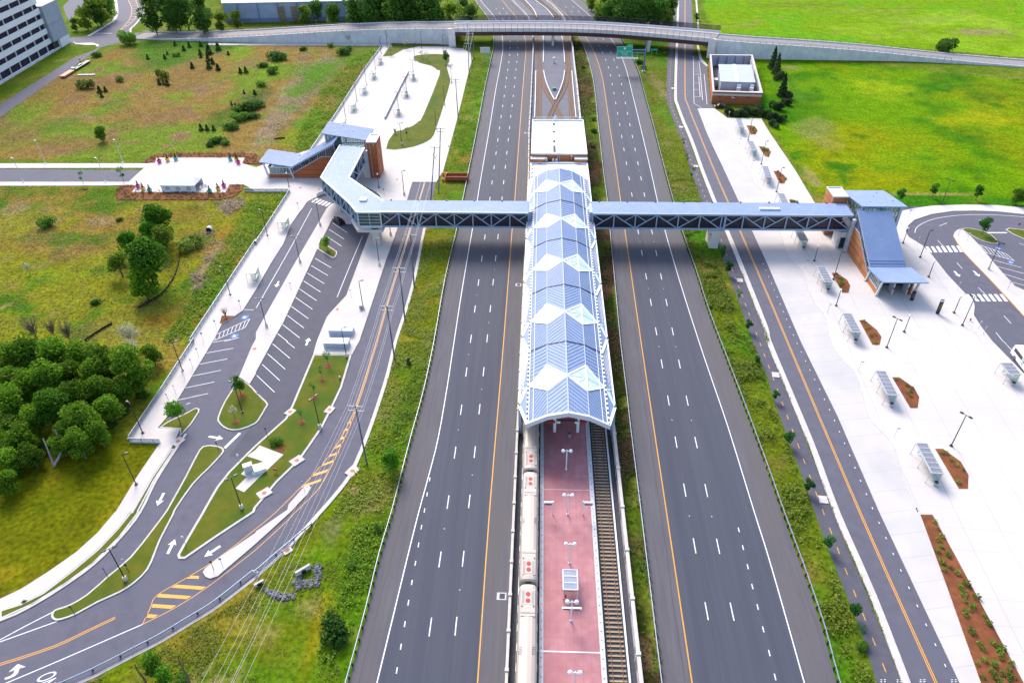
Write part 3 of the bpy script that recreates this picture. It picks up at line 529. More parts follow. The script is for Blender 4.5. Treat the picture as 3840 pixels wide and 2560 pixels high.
isl['sidestrip'] = island('verge_strip', q(0, 3, [(0, 905), (200, 842), (400, 742), (660, 545), (900, 345), (1080, 155), (1205, 0)])+q(0, 2, [(1215, 1568), (1400, 1245), (1575, 990), (1610, 990), (1420, 1280), (1275, 1560)])+q(0, 3, [(1280, 0), (1100, 235), (860, 475), (600, 665), (300, 850), (0, 985)]), 0, kw=.3)
isl['treepit'] = island('mulch_bed', q(0, 1, [(2040, 1335), (2160, 1338), (2190, 1325), (2045, 1408), (2020, 1405)]), 0, kw=.15, m=mulch_m)
isl['bean'] = island('busway_island', q(1, 0, [(1440, 540), (1470, 512), (1600, 500), (1740, 505), (1785, 540), (1780, 580), (1760, 620), (1790, 720), (1790, 770), (1740, 950), (1680, 1140), (1640, 1250), (1590, 1300), (1500, 1340), (1380, 1370), (1185, 1375), (1260, 1222), (1330, 1200), (1430, 1160), (1490, 1115), (1530, 1060), (1680, 690), (1660, 650), (1600, 610), (1500, 585)]), 2, kw=.4)
island('grass_bank', q(1, 0, [(1165, 522), (1240, 405), (1300, 382), (1450, 378), (1700, 412), (1800, 435), (1750, 432), (1500, 430), (1350, 461), (1250, 518)]), 0, kw=.2)
# central refuge with white top
slab('traffic_refuge', q(0, 3, [(1885, 520), (2000, 430), (2352, 190)])+q(1, 3, [(0, 180), (290, -20)])+q(1, 2, [(300, 1500), (450, 1330), (490, 1325), (505, 1345), (470, 1410), (400, 1480)])+q(1, 3, [(330, -10), (0, 290)])+q(0, 3, [(2352, 290), (2000, 590), (1930, 612), (1890, 595), (1865, 555)]), .16, walk_m)
# kerb and gutter of the outer side
Kn = [acc_e[i] for i in range(len(acc_e))]
ke = smooth(W2(acc_e[:13]), 3); structure('kerb', MB().sweep(ke, 0, .75, -.05, .15), kerb_m)
structure('gutter', MB().strip(E_line, -.02, .5, .005), gutter_m, access)
structure('kerb', MB().sweep(smooth(W2(q(0, 3, [(-900, 1300), (0, 985), (300, 845), (600, 660), (860, 470), (1100, 230), (1280, 0)])+q(0, 2, [(1420, 1285), (1610, 985), (1700, 850)])), 3), 0, -.45, -.05, .15), kerb_m)
# painted lines of the access road
ay = lambda c, r, pts: W2(q(c, r, pts))
dy = smooth(W2(q(1, 1, [(1550, 108), (1492, 300), (1415, 535), (1330, 830), (1220, 1180), (1110, 1568)])+q(1, 2, [(1060, 160), (1000, 370), (915, 620)])), 3)
mk = MB(); mk.strip(dy, -.2, -.08, .009); mk.strip(dy, .08, .2, .009)
dz1 = smooth(W2(q(1, 2, [(915, 620), (820, 810), (680, 1040), (480, 1270), (400, 1350), (180, 1568)])+q(0, 3, [(2352, 150), (1990, 430), (1700, 610), (1440, 762), (1380, 880), (1310, 1025)])), 3)
dz2 = smooth(W2(q(1, 2, [(915, 640), (850, 810), (760, 1000), (670, 1190), (560, 1370), (360, 1568)])+q(1, 3, [(290, 75), (0, 340)])+q(0, 3, [(2200, 460), (1900, 690), (1600, 880), (1310, 1027)])), 3)
mk.strip(dz1, -.06, .06, .009); mk.strip(dz2, -.06, .06, .009)
d2 = smooth(W2(q(0, 3, [(1060, 966), (800, 1090), (500, 1230), (0, 1395), (-600, 1560)])), 3); mk.strip(d2, -.22, -.09, .009); mk.strip(d2, .09, .22, .009)
def quadmark(mb, npts, z=.009):
    mb.prism([tuple(p) for p in W2(npts)], z, z)
for c, r, pts in [(0, 3, [(1740, 580), (1830, 583), (1825, 610), (1715, 607)]), (0, 3, [(1620, 662), (1895, 682), (1850, 710), (1570, 690)]), (0, 3, [(1465, 747), (1760, 768), (1715, 795), (1440, 778)]), (0, 3, [(1405, 840), (1620, 855), (1570, 885), (1392, 872)]), (0, 3, [(1350, 933), (1455, 940), (1410, 970), (1335, 965)]),
                  (1, 2, [(440, 1315), (605, 1258), (590, 1285), (410, 1345)]), (1, 2, [(520, 1220), (672, 1168), (645, 1200), (500, 1245)]), (1, 2, [(605, 1128), (732, 1080), (705, 1108), (585, 1152)]), (1, 2, [(685, 1040), (768, 1010), (750, 1035), (660, 1063)]), (1, 2, [(742, 960), (795, 933), (785, 958), (720, 985)]), (1, 2, [(785, 878), (830, 872), (815, 892), (765, 905)]), (1, 2, [(815, 805), (858, 797), (848, 815), (800, 827)]), (1, 2, [(845, 738), (885, 730), (875, 748), (835, 757)])]: quadmark(mk, q(c, r, pts))
structure('yellow_lines', mk, yellow_paint, access)
wk = MB()
for pts in [q(0, 3, [(0, 1170), (240, 1040), (485, 915)]), q(0, 3, [(0, 1188), (260, 1095), (530, 998)]), q(0, 3, [(0, 1590), (500, 1380), (1310, 1027)])]: wk.strip(smooth(W2(pts), 3), -.08, .08, .009)
wk.strip(smooth(W2(q(0, 2, [(2205, 840), (2065, 978)])), 2), -.28, .28, .009)
lane = W2(q(1, 1, [(512, 348), (300, 740), (0, 1262)])+q(0, 1, [(2230, 1568)])); lane = lane[:3]; wk.strip(smooth(lane, 3), -.07, .07, .009)
wk.strip(W2(q(1, 1, [(980, 598), (860, 880), (745, 1162)])), -.07, .07, .009)
for a, b in [((702, 480), (838, 570)), ((672, 540), (810, 630)), ((640, 597), (785, 693)), ((543, 805), (692, 892)), ((508, 872), (660, 963)), ((473, 941), (626, 1037)), ((437, 1012), (593, 1114)), ((400, 1086), (556, 1193)), ((361, 1162), (519, 1273)), ((322, 1243), (481, 1359)), ((281, 1324), (440, 1444)), ((240, 1409), (401, 1535)), ((198, 1496), (290, 1568))]: wk.strip(W2(q(1, 1, [a, b])), -.07, .07, .009)
for a, b in [((280, 0), (355, 60)), ((152, 20), (312, 155)), ((106, 112), (267, 254)), ((57, 209), (218, 358)), ((7, 311), (170, 465))]: wk.strip(W2(q(1, 2, [a, b])), -.07, .07, .009)
for a, b in [((1890, 107), (2143, 62)), ((1828, 210), (2088, 160)), ((1762, 318), (2030, 264)), ((1698, 427), (1970, 371)), ((1635, 538), (1912, 477)), ((1712, 578), (1750, 560)), ((1950, 8), (2120, -20))]: wk.strip(W2(q(0, 2, [a, b])), -.07, .07, .009)
for a, b in [((1985, 1505), (2295, 1360)), ((1960, 1560), (2250, 1440)), ((2295, 1360), (2250, 1440)), ((2240, 1275), (2330, 1278)), ((2060, 1568), (2195, 1533)), ((1990, 1505), (1960, 1560))]: wk.strip(W2(q(0, 1, [a, b])), -.07, .07, .009)
for i in range(8):
    t = i/8; a = (1985+310*t, 1505-145*t); b = (1960+290*t+12, 1560-120*t); wk.strip(W2(q(0, 1, [a, b])), -.06, .06, .009)
for i in range(6): quadmark(wk, q(1, 1, [(560+28*i, 252+10*i), (578+28*i, 256+10*i), (525+31*i, 292+9*i), (505+31*i, 289+9*i)]))
def arrow(mb, tail, head, wd=1.0, z=.009):
    a, b = P(*tail), P(*head); d = b-a; Ln = d.length; d.normalize(); n = Vector((-d.y, d.x, 0)); h = Ln*.42; sw = wd*.16
    pts = [a-n*sw, a+n*sw, b-d*h*.85+n*sw, b-d*h+n*wd*.5, b, b-d*h-n*wd*.5, b-d*h*.85-n*sw]; mb.prism([(p.x, p.y) for p in pts], z, z)
for tl, hd in [(q1(0, 2, 1505, 1390), q1(0, 2, 1445, 1508)), (q1(0, 2, 1918, 872), q1(0, 2, 2050, 892)), (q1(0, 3, 1540, 380), q1(0, 3, 1608, 245)), (q1(0, 3, 2025, 308), q1(0, 3, 1875, 408)), (q1(1, 1, 208, 1015), q1(1, 1, 185, 1070)), (q1(1, 2, 460, 36), q1(1, 1, 488, 1535))]: arrow(wk, tl, hd, 1.5)
z_ = .12755; ta = [(x*z_, 2400+y*z_) for x, y in [(130, 1105), (150, 1150), (300, 1105), (440, 1040), (530, 950), (570, 820), (755, 770), (530, 690), (430, 770), (250, 930), (435, 860), (400, 960), (320, 1030)]]; quadmark(wk, ta)
structure('white_lines', wk, white_paint, access)
o_t, o_b, nx_ = P(1640*z_, 2400+925*z_), P(1040*z_, 2400+1155*z_), P(1640*z_, 2400+1120*z_); upv = o_t-o_b; xv = Vector((upv.y, -upv.x, 0))
Mx = frame((o_t+o_b)/2+Vector((0, 0, .011)), xv, upv); tm = text_mesh('road_lettering', 'ONLY', upv.length*1.38, white_paint, access, Mx@Matrix.Translation((1.62, 0, 0)), 1.0, .42); tm['kind'] = 'structure'
blue_m = mat('blue_paint', (.05, .18, .55), None, 1, .7)
def isa(par, c, d=1.25):
    p = P(*c); structure('disabled_bay_mark', MB().box((p.x, p.y, .008), (d, d, .004)), blue_m, par); mb = MB(); mb.box((p.x-.1, p.y+.38, .013), (.2, .2, .004)); mb.box((p.x-.08, p.y+.05, .013), (.14, .5, .004)); mb.box((p.x+.12, p.y-.02, .013), (.4, .13, .004)); mb.box((p.x+.28, p.y-.22, .013), (.13, .4, .004))
    for i in range(9):
        a = PI*.75+i*PI/7; mb.box((p.x-.02+.32*math.cos(a), p.y-.2+.32*math.sin(a), .013), (.13, .13, .004))
    structure('wheelchair_symbol', mb, white_paint, par)
isa(access, q1(0, 1, 2250, 1345), 1.5); isa(access, q1(0, 1, 2155, 1518), 1.5)
def cover(npt, r=.42, z=.2, slabsz=None, lab=None):
    p = P(*npt)
    if slabsz: structure('inlet_top', MB().box((p.x, p.y, .12), (slabsz, slabsz*1.25, .16), lab or 0), kerb_m); z = .21
    m = MB().tube((p.x, p.y, z-.02), (p.x, p.y, z), r, r, 14); o = m.build('manhole_cover', manhole_m); return o
covers = []
for i, (c, sl_, rot) in enumerate([(q1(1, 2, 315, 652), 1.6, -.5), (q1(1, 2, 677, 632), 1.6, -.35), (q1(1, 2, 377, 1097), 1.9, -.7), (q1(1, 2, 78, 1397), 1.9, -.8), (q1(1, 2, 887, 1193), 1.9, -.5), (q1(0, 2, 1637, 922), 1.8, -.5), (q1(1, 3, 290, 355), 1.2, -.8)]): covers.append(cover(c, .42, .2, sl_, rot))
for c in [q1(1, 1, 748, 1278), q1(1, 1, 408, 162), q1(1, 1, 1297, 85), q1(0, 2, 2340, 72)]: covers.append(cover(c, .45, .165))
whr = ['in the kerb beside the long parking aisle', 'in the kerb by the tall double lamp on the lawn', 'at the lawn kerb above the striped median', 'at the lawn kerb nearest the concrete refuge', 'on the outer kerb by the lowest utility pole', 'on the walk by the zigzag corner', 'behind the guardrail at its near end', 'on the pavement where the aisle narrows', 'on the plaza in front of the brick wall', 'on the plaza beside the brick lift tower', 'at the foot of the middle sidewalk']
for o, wd in zip(covers, whr): tag(o, 'round rusty manhole cover '+wd, 'manhole cover', 'manhole covers of the station roads')

# ------------------------------------------------------------------ right side: frontage road, cycle path, bus plaza
fr_r = q(2, 0, [(1640, -80), (1650, 0), (1665, 250), (1665, 500), (1665, 800), (1680, 950), (1710, 1020), (1800, 1250), (1950, 1568)])+q(2, 1, [(2090, 300), (2200, 540), (2352, 870)])+q(3, 1, [(300, 1568)])+q(3, 2, [(640, 690), (1025, 1568)])+q(3, 3, [(1760, 1568), (2100, 2250)])
fr_l = q(2, 0, [(1530, -80), (1535, 0), (1530, 250), (1527, 390), (1520, 560), (1515, 880), (1530, 960), (1590, 1120), (1660, 1280), (1765, 1568)])+q(2, 1, [(1885, 300), (1985, 535), (2150, 935), (2352, 1440)])+q(3, 2, [(30, 0), (300, 640), (460, 1030), (660, 1568)])+q(3, 3, [(990, 750), (1310, 1568), (1580, 2250)])
FL = smooth(W2(fr_l), 3); FR = smooth(W2(fr_r), 3)
front = structure('frontage_road', MB().prism(ring(FL, FR), 0, 0), asphalt_rd)
structure('kerb', MB().sweep(FL, 0, -1.15, -.05, .14), kerb_m)
for c in [(2, 0, 1500, 815), (2, 0, 1575, 1170), (2, 0, 1715, 1530), (2, 1, 2125, 1010), (3, 2, 108, 310), (3, 2, 555, 1455)]:
    p = P(*q1(*c)); structure('kerb_inlet', MB().box((p.x-.9, p.y, .05), (1.5, 1.7, .2), -.12), kerb_m)
fy = smooth(W2(q(2, 0, [(1590, -80), (1590, 0), (1590, 400), (1590, 850), (1610, 950), (1700, 1180), (1860, 1568)])+q(2, 1, [(1990, 300), (2090, 540), (2352, 1148)])+q(3, 2, [(178, 0), (845, 1568)])+q(3, 3, [(1545, 1568), (1840, 2250)])), 3)
mk = MB(); mk.strip(fy, -.21, -.07, .009); mk.strip(fy, .07, .21, .009); structure('yellow_lines', mk, yellow_paint, front)
wk = MB(); fwl = smooth(W2([(x-7, y) for x, y in fr_r]), 3)
for i, (p_, d_) in enumerate(resample(fwl, 3.2)):
    if 30 < p_.y < 170: wk.strip([p_, p_+d_*.45], -.75, -.6, .15)
structure('white_dots', wk, white_paint, front)
pa_l = q(2, 0, [(1470, -80), (1470, 0), (1465, 180), (1445, 380), (1430, 560), (1420, 800), (1430, 950), (1460, 1050), (1540, 1240), (1620, 1480), (1640, 1568)])+q(2, 1, [(1755, 300), (1840, 540), (1910, 720), (2000, 980), (2100, 1250), (2210, 1568)])+q(2, 2, [(2285, 180), (2352, 350)])+q(3, 2, [(60, 560), (180, 880), (300, 1200), (430, 1568)])+q(3, 3, [(560, 350), (720, 760), (850, 1080), (1000, 1568), (1240, 2250)])
pa_r = q(2, 0, [(1512, -80), (1512, 0), (1503, 250), (1500, 390), (1490, 560), (1480, 850), (1500, 1000), (1560, 1130), (1640, 1330), (1720, 1568)])+q(2, 1, [(1860, 310), (1950, 540), (2040, 760), (2140, 1010), (2200, 1180), (2352, 1530)])+q(3, 2, [(0, 50), (90, 260), (190, 500), (330, 860), (480, 1250), (600, 1568)])+q(3, 3, [(730, 330), (880, 680), (1000, 980), (1130, 1300), (1230, 1568), (1490, 2250)])
PL = smooth(W2(pa_l), 3); PR = smooth(W2(pa_r), 3); path = structure('cycle_path', MB().prism(ring(PL, PR), .004, .004), asphalt_path)
pc = smooth([(a+b)/2 for a, b in zip(W2([P_ for P_ in pa_l[:9]]), W2(pa_r[:9]))]+W2(q(2, 0, [(1640, 1470)])+q(2, 1, [(1698, 43), (1753, 187), (1810, 335), (1915, 617), (2030, 925), (2167, 1285), (2268, 1555)])+q(3, 2, [(33, 298), (163, 650), (313, 1047), (487, 1510)])+q(3, 3, [(587, 200), (815, 790), (1095, 1495), (1350, 2200)])), 3)
mk = MB(); Tn = length(pc); s = 1.
while s < Tn-2: mk.strip(cut(pc, s, s+1.3), -.07, .07, .012); s += 4.05
structure('yellow_dashes', mk, yellow_paint, path)
wk = MB()
for x0 in (1040, 1055, 1190, 1205, 1400, 1418, 1690, 1705):
    for dy_ in (0, 18): quadmark(wk, q(3, 3, [(x0-8, 1533+dy_), (x0+26, 1531+dy_), (x0+28, 1538+dy_), (x0-6, 1540+dy_)]), .012)
structure('crosswalk_bars', wk, white_paint, front)
# bus loop asphalt, then the plaza around it
slab('bus_loop', q(3, 1, [(1200, 330), (3500, 330)])+q(3, 2, [(3500, 700), (2300, 330), (2000, -60)])+q(3, 1, [(1820, 1300), (1450, 900), (1180, 650)]), 0., asphalt_rd)
bplaza = q(2, 0, [(1705, 1003), (1760, 1000), (1860, 1000), (1980, 1087), (2290, 1092), (2352, 1200)])+q(3, 0, [(250, 1568)])+q(3, 1, [(432, 305), (700, 400), (1165, 388), (1300, 355), (1500, 325), (1800, 315), (2100, 320), (2352, 345), (3500, 420), (3500, 500), (2352, 403), (2100, 377), (1900, 370), (1700, 373), (1500, 402), (1350, 452), (1290, 502), (1265, 560), (1290, 610), (1420, 690), (1500, 770), (1650, 960), (1800, 1120), (1890, 1215), (1898, 1250), (1890, 1330), (1960, 1440), (2060, 1568)])+q(3, 2, [(2352, 302), (3500, 720), (3500, 1568)])+q(3, 3, [(3500, 2250), (2100, 2250), (1760, 1568)])+q(3, 2, [(1022, 1568), (640, 690)])+q(3, 1, [(300, 1568)])+q(2, 1, [(2352, 872), (2200, 540), (2090, 300)])+q(2, 0, [(1952, 1568), (1802, 1250), (1712, 1020)])
slab('bus_plaza', bplaza, .13, concrete)
bl = MB(); kl = smooth(W2(q(2, 0, [(1860, 1010), (1960, 1160), (1990, 1250), (2050, 1310), (2080, 1400), (2110, 1500), (2190, 1568)])+q(2, 1, [(2220, 100), (2340, 260)])+q(3, 1, [(50, 400), (100, 540), (150, 700), (190, 800), (270, 880), (330, 950), (370, 1100), (430, 1230), (500, 1310), (530, 1380), (570, 1560)])+q(3, 2, [(640, 120), (700, 190), (780, 270), (820, 350), (870, 500), (920, 690), (1000, 790), (1090, 880), (1150, 960), (1190, 1080), (1250, 1300), (1370, 1568)])+q(3, 3, [(1400, 60), (1960, 1568)])), 3)
structure('bus_bay_kerb', bl.sweep(kl, -.12, .12, .1, .155), gutter_m)
bus_lane = mat('bus_bay_concrete', (.48, .44, .42), (.52, .475, .455), .25, .88, c3=(.43, .41, .40), sc3=.1, lines=[(4.6, .07, (.34, .33, .32), math.radians(80))])
structure('bus_bay', MB().prism([(a.x, a.y) for a in [p for p in FR if p.y > 30 and p.y < P(*q1(2, 0, 1870, 1100)).y]][::1]+[(a.x, a.y) for a in kl[::-1] if a.y > 30], .134, .134), bus_lane)
island('grass_island', q(3, 1, [(1775, 542), (1830, 530), (1900, 540), (1980, 560), (2050, 592), (2100, 640), (2112, 662), (2090, 676), (1980, 652), (1900, 615), (1840, 580)]), 2, kw=.25); island('grass_island', q(3, 1, [(2180, 545), (2210, 530), (2352, 545), (2700, 600), (2700, 700), (2352, 632), (2260, 592)]), 0, kw=.3)
slab('loop_sidewalk', q(3, 1, [(1702, 600), (1712, 570), (1740, 545), (1772, 538), (1860, 605), (1960, 710), (2100, 880), (2180, 970), (2235, 1025), (2265, 1062), (2352, 1100), (3200, 1500), (3200, 2400)])+q(3, 1, [(2352, 1338), (2200, 1172), (2000, 960), (1800, 752)]), .15, walk_m)
tact = mat('tactile_paving', (.62, .33, .12), None, 1, .8); structure('painted_kerb', MB().sweep(smooth(W2(q(3, 1, [(1704, 603), (1800, 752), (2000, 960), (2200, 1172), (2352, 1338)])), 2), -.12, .06, 0, .165), tact)
wk = MB()
wk.strip(smooth(W2(q(3, 1, [(1350, 572), (1360, 530), (1410, 490), (1520, 445), (1700, 415), (1900, 404), (2120, 408), (2352, 425)])), 3), -.09, .09, .009)
for a, b in [((1573, 508), (1645, 480)), ((1935, 457), (2000, 455)), ((1560, 638), (1605, 690)), ((1735, 845), (1785, 900)), ((1932, 1072), (1990, 1130)), ((2168, 1332), (2232, 1402)), ((2095, 1485), (2160, 1568)), ((2305, 668), (2352, 682)), ((1905, 668), (2185, 762)), ((2185, 762), (2262, 828)), ((1975, 745), (2262, 828)), ((2035, 812), (2330, 890)), ((2090, 875), (2352, 945)), ((2160, 945), (2352, 1005)), ((2230, 1020), (2352, 1052))]: wk.strip(W2(q(3, 1, [a, b])), -.08, .08, .009)
for i in range(7):
    t = i/7; wk.strip(W2(q(3, 1, [(1915+270*t, 672+92*t), (1975+280*t, 745+80*t)])), -.07, .07, .009)
wk.strip(W2(q(3, 1, [(1992, 570), (2195, 570)])), -.28, .28, .009)
wk.strip(W2(q(3, 2, [(2165, 0), (2225, 65), (2352, 200)])), -.07, .07, .009)
for i in range(7): quadmark(wk, q(3, 1, [(1447+47*i, 697-1.4*i), (1472+47*i, 696-1.4*i), (1510+47*i+2*i*.3, 752-1*i), (1482+47*i, 753-1*i)]))
for i in range(7): quadmark(wk, q(3, 1, [(1813+52*i, 1134), (1843+52*i, 1134), (1892+52.5*i, 1200), (1860+52.5*i, 1200)]))
for tl, hd in [(q1(3, 1, 1710, 922), q1(3, 1, 1762, 975)), (q1(3, 1, 1888, 920), q1(3, 1, 1942, 973))]: arrow(wk, tl, hd, 1.6)
structure('white_lines', wk, white_paint, bpy.data.objects['bus_loop'])
isa(bpy.data.objects['bus_loop'], q1(3, 1, 2115, 712)); isa(bpy.data.objects['bus_loop'], q1(3, 1, 2230, 840))
# small car park beside the brick power building
cp = slab('side_car_park', q(2, 0, [(1663, 512), (1710, 520), (1790, 605), (1800, 700), (1830, 955), (1860, 1000), (1705, 1003), (1680, 950), (1665, 800)]), .004, asphalt_rd, 0)
wk = MB()
for a, b in [((1665, 520), (1672, 950)), ((1672, 950), (1740, 992)), ((1718, 560), (1732, 690)), ((1732, 690), (1752, 920)), ((1668, 690), (1740, 685)), ((1715, 700), (1728, 890)), ((1670, 765), (1720, 765)), ((1672, 825), (1725, 825)), ((1728, 890), (1676, 890)), ((1765, 680), (1792, 960))]: wk.strip(W2(q(2, 0, [a, b])), -.09, .09, .012)
for i in range(8): wk.strip(W2(q(2, 0, [(1668, 545+18*i), (1722, 560+18*i)])), -.07, .07, .012)
for i in range(11): wk.strip(W2(q(2, 0, [(1716+1.2*i, 712+17*i), (1736+1.3*i, 722+17*i)])), -.07, .07, .012)
structure('white_lines', wk, white_paint, cp)
slab('footway', q(2, 0, [(1690, -80), (1700, 0), (1720, 250), (1715, 420), (1745, 540), (1800, 605), (1790, 612), (1725, 560), (1700, 430), (1705, 250), (1685, 0), (1675, -80)]), .06, walk_m)
# planting beds of the bus plaza
beds = [q(3, 2, [(1132, 330), (1205, 330), (1345, 430), (1392, 515), (1378, 619), (1303, 619)]), q(3, 2, [(1525, 986), (1607, 987), (1772, 1105), (1845, 1230), (1840, 1361), (1748, 1360)]), q(3, 1, [(578, 942), (632, 942), (728, 1005), (758, 1060), (742, 1129), (680, 1129)]), q(3, 1, [(830, 1375), (888, 1375), (1000, 1465), (1045, 1530)])+q(3, 2, [(1028, 38), (955, 38)]), q(2, 0, [(2150, 1155), (2205, 1157), (2245, 1180), (2257, 1210), (2238, 1242), (2192, 1242)]), q(2, 0, [(2262, 1348), (2310, 1350), (2352, 1370)])+q(3, 0, [(30, 1400), (8, 1452), (-30, 1440)]), q(3, 1, [(45, 5), (100, 10), (150, 45), (172, 85), (150, 125), (105, 125)]), q(3, 1, [(190, 272), (240, 272), (285, 300), (290, 310), (205, 310)]), q(3, 3, [(1390, 20), (1512, 22), (1700, 360), (2352, 1568), (2700, 2250), (2250, 2250), (1945, 1568), (1640, 700)])]
BEDW = []
for i, b_ in enumerate(beds):
    p = [Vector((a.x, a.y)) for a in W2(b_)]; s = structure('planting_bed', MB().prism(p, .05, .15), kerb_m); structure('bed_mulch', MB().prism(inset(p, .1), .1, .165), mulch_m, s); BEDW.append(p)
# mulch beds round the white plaza
mb_up = q(0, 0, [(1310, 1500), (1360, 1450), (1450, 1420), (1600, 1405), (2200, 1410), (2352, 1415)])+q(1, 0, [(30, 1450), (70, 1490), (50, 1508), (-20, 1508)])+q(0, 0, [(2225, 1505), (2250, 1452), (1440, 1452), (1425, 1500)])
mb_lo = q(0, 1, [(1110, 140), (1160, 135), (1250, 152), (1210, 200), (2070, 206), (2110, 130), (2232, 130), (2225, 185), (2140, 245), (2010, 270), (1100, 272), (1060, 240), (1065, 190)])
for b_ in (mb_up, mb_lo):
    p = [Vector((a.x, a.y)) for a in W2(b_)]; structure('mulch_bed', MB().prism(p, 0, .16), mulch_m); BEDW.append(p)

# ------------------------------------------------------------------ roads beyond: hill road junction, service lane
jr = q(0, 0, [(1060, -60), (1045, 0), (1060, 100), (1040, 180), (960, 240), (860, 300), (800, 335), (650, 348), (500, 350), (500, 400), (700, 402), (900, 398), (912, 430), (850, 470), (700, 520), (0, 960), (-300, 1120), (-300, 1230), (0, 1080), (400, 800), (840, 500), (920, 440), (1060, 402), (1235, 366), (1300, 305), (1200, 300), (1205, 268), (1260, 210), (1335, 110), (1300, 0), (1290, -60)])
hill = structure('hill_road', MB().prism(W2(jr), .0, .0), asphalt_rd)
mk = MB(); o1 = W2(q(0, 0, [(1175, 0), (1210, 80), (1190, 180), (1090, 290)])); o2 = W2(q(0, 0, [(1245, 0), (1268, 80), (1235, 180), (1100, 290)])); o1, o2 = smooth(o1, 4), smooth(o2, 4); mk.strip(o1, -.1, .1, .012); mk.strip(o2, -.1, .1, .012)
for a, b in list(zip(o1, o2))[::1]: mk.strip([a, b], -.2, .2, .011)
structure('yellow_hatching', mk, yellow_paint, hill)
kerb_strip(q(0, 0, [(1045, -20), (1062, 100), (1042, 180), (960, 240), (860, 300), (800, 335)]), 0, 1.6, m=walk_m); kerb_strip(q(0, 0, [(1335, 108), (1260, 212), (1200, 270), (1205, 300)]), -.5, .5, m=kerb_m)
slab('corner_sidewalk', q(0, 0, [(670, 380), (700, 400), (850, 395), (910, 412), (905, 435), (885, 430), (880, 418), (780, 418), (690, 408)]), .14, kerb_m)
slab('upper_lot', q(0, 0, [(580, 60), (760, -120), (1000, -120), (760, 60), (700, 130), (640, 200), (600, 130)]), 0., asphalt_rd)
wk = MB(); wk.strip(W2(q(0, 0, [(870, 308), (1030, 308)])), -.3, .3, .012); structure('stop_line', wk, white_paint, hill)
# ------------------------------------------------------------------ railway in the middle of the motorway
bed_m = mat('track_bed', (.05, .05, .062), (.07, .068, .08), 2., .95, detail=8); slab_m = mat('track_slab', (.11, .112, .14), (.13, .13, .155), .5, .9, c3=(.1, .1, .13), sc3=.1)
rust_m = mat('rusty_bed', (.11, .065, .045), (.15, .09, .065), 2.5, .9, detail=7); rail_m = mat('rail_steel', (.16, .075, .045), (.22, .1, .06), 2., .55, .4); sleeper_m = mat('sleeper', (.31, .225, .145), (.4, .3, .19), 2., .9); cover_m = mat('cover_board', (.62, .64, .66), (.7, .7, .72), 2., .6)
cl_n = t3([(985, 1440), (985, 1100), (990, 800), (975, 600), (975, 415), (962, 235), (885, 120), (760, 0), (640, -60)]); cr_n = t3([(1395, 1440), (1370, 1100), (1340, 800), (1330, 600), (1310, 415), (1215, 220), (1100, 110), (960, 0), (860, -50)])
CLn = [Vector((-.8, 30, 0)), Vector((-.8, 215, 0))]+W2(cl_n)[1:]; CRn = [Vector((12.15, 30, 0)), Vector((12.15, 215, 0))]+W2(cr_n)[1:]
CLs, CRs = [CLn[0]]+smooth(CLn[1:], 4), [CRn[0]]+smooth(CRn[1:], 4)
WL = [Vector((-3.4, 30, 0)), Vector((-3.4, 225, 0))]+[p for p in HL_med[::-1] if p.y > 260]
WR = [Vector((14.85, 30, 0)), Vector((14.85, 215, 0))]+W2(t3([(1440, 1100), (1405, 800), (1385, 600), (1360, 415), (1262, 230), (1150, 110), (1010, 0), (900, -60)]))
structure('track_bed', MB().prism(ring(WL, WR), .008, .008), slab_m)
structure('ballast', MB().prism([(-3.4, 30), (.8, 30), (.8, 215), (-3.4, 215)], .012, .012), bed_m); structure('ballast', MB().prism([(10.6, 30), (14.85, 30), (14.85, 215), (10.6, 215)], .012, .012), bed_m)
def track(name, label, line_, sl0=None, sl1=None, cover=None):
    r = thing(name, label, 'railway track', (line_[0].x, line_[0].y, 0))
    far = [p for p in line_ if p.y > 214]
    if len(far) > 1: MB().strip(far, -1.25, 1.25, .02).build('trackbed', rust_m, r)
    for o in (-.72, .72): MB().sweep(line_, o-.045, o+.045, .1, .3).build('rail', rail_m, r)
    if sl0 is not None:
        y = sl0; k = 0; p0 = None
        while y < sl1 and k < 99:
            x = line_[0].x; o = MB().box((x, y, .1), (2.5, .26, .16)).build('sleeper', sleeper_m, r) if p0 is None else p0.copy()
            if p0 is None: p0 = o
            else: COL.objects.link(o); o.parent = r; o.location = (0, (y-sl0), 0)
            y += .76; k += 1
        mb = MB()
        while y < 214: mb.box((line_[0].x, y, .1), (2.5, .26, .16)); y += .76
        mb.build('sleeper', sleeper_m, r, kind='stuff')
    if cover is not None:
        for a in cover: MB().sweep(a, -.14, .14, .3, .5).build('third_rail_cover', cover_m, r)
    return r
track('railway_track', 'straight track under the parked train, left of the red platform', CLs, 44., 112., [[p+Vector((-1.55, 0, 0)) for p in CLs if p.y < 250]])
track('railway_track', 'open track with tan sleepers right of the red platform', CRs, 44., 112., [[p+Vector((1.6, 0, 0)) for p in CRs if p.y < 250]])
xa = smooth(W2(t3([(990, 830), (1010, 980), (1090, 1150), (1180, 1290), (1262, 1470), (1300, 1560)])), 4); xb = smooth(W2(t3([(1342, 830), (1325, 980), (1270, 1140), (1180, 1290), (1100, 1470), (1065, 1560)])), 4)
for ln, lb in ((xa, 'crossover track curving from the left line to the right line before the overpass'), (xb, 'crossover track curving from the right line to the left line before the overpass')):
    r = thing('crossover_track', lb, 'railway track', tuple(ln[0])); MB().strip(ln, -1.2, 1.2, .024 if ln is xa else .028).build('trackbed', rust_m, r)
    for o in (-.72, .72): MB().sweep(ln, o-.045, o+.045, .1, .3).build('rail', rail_m, r)
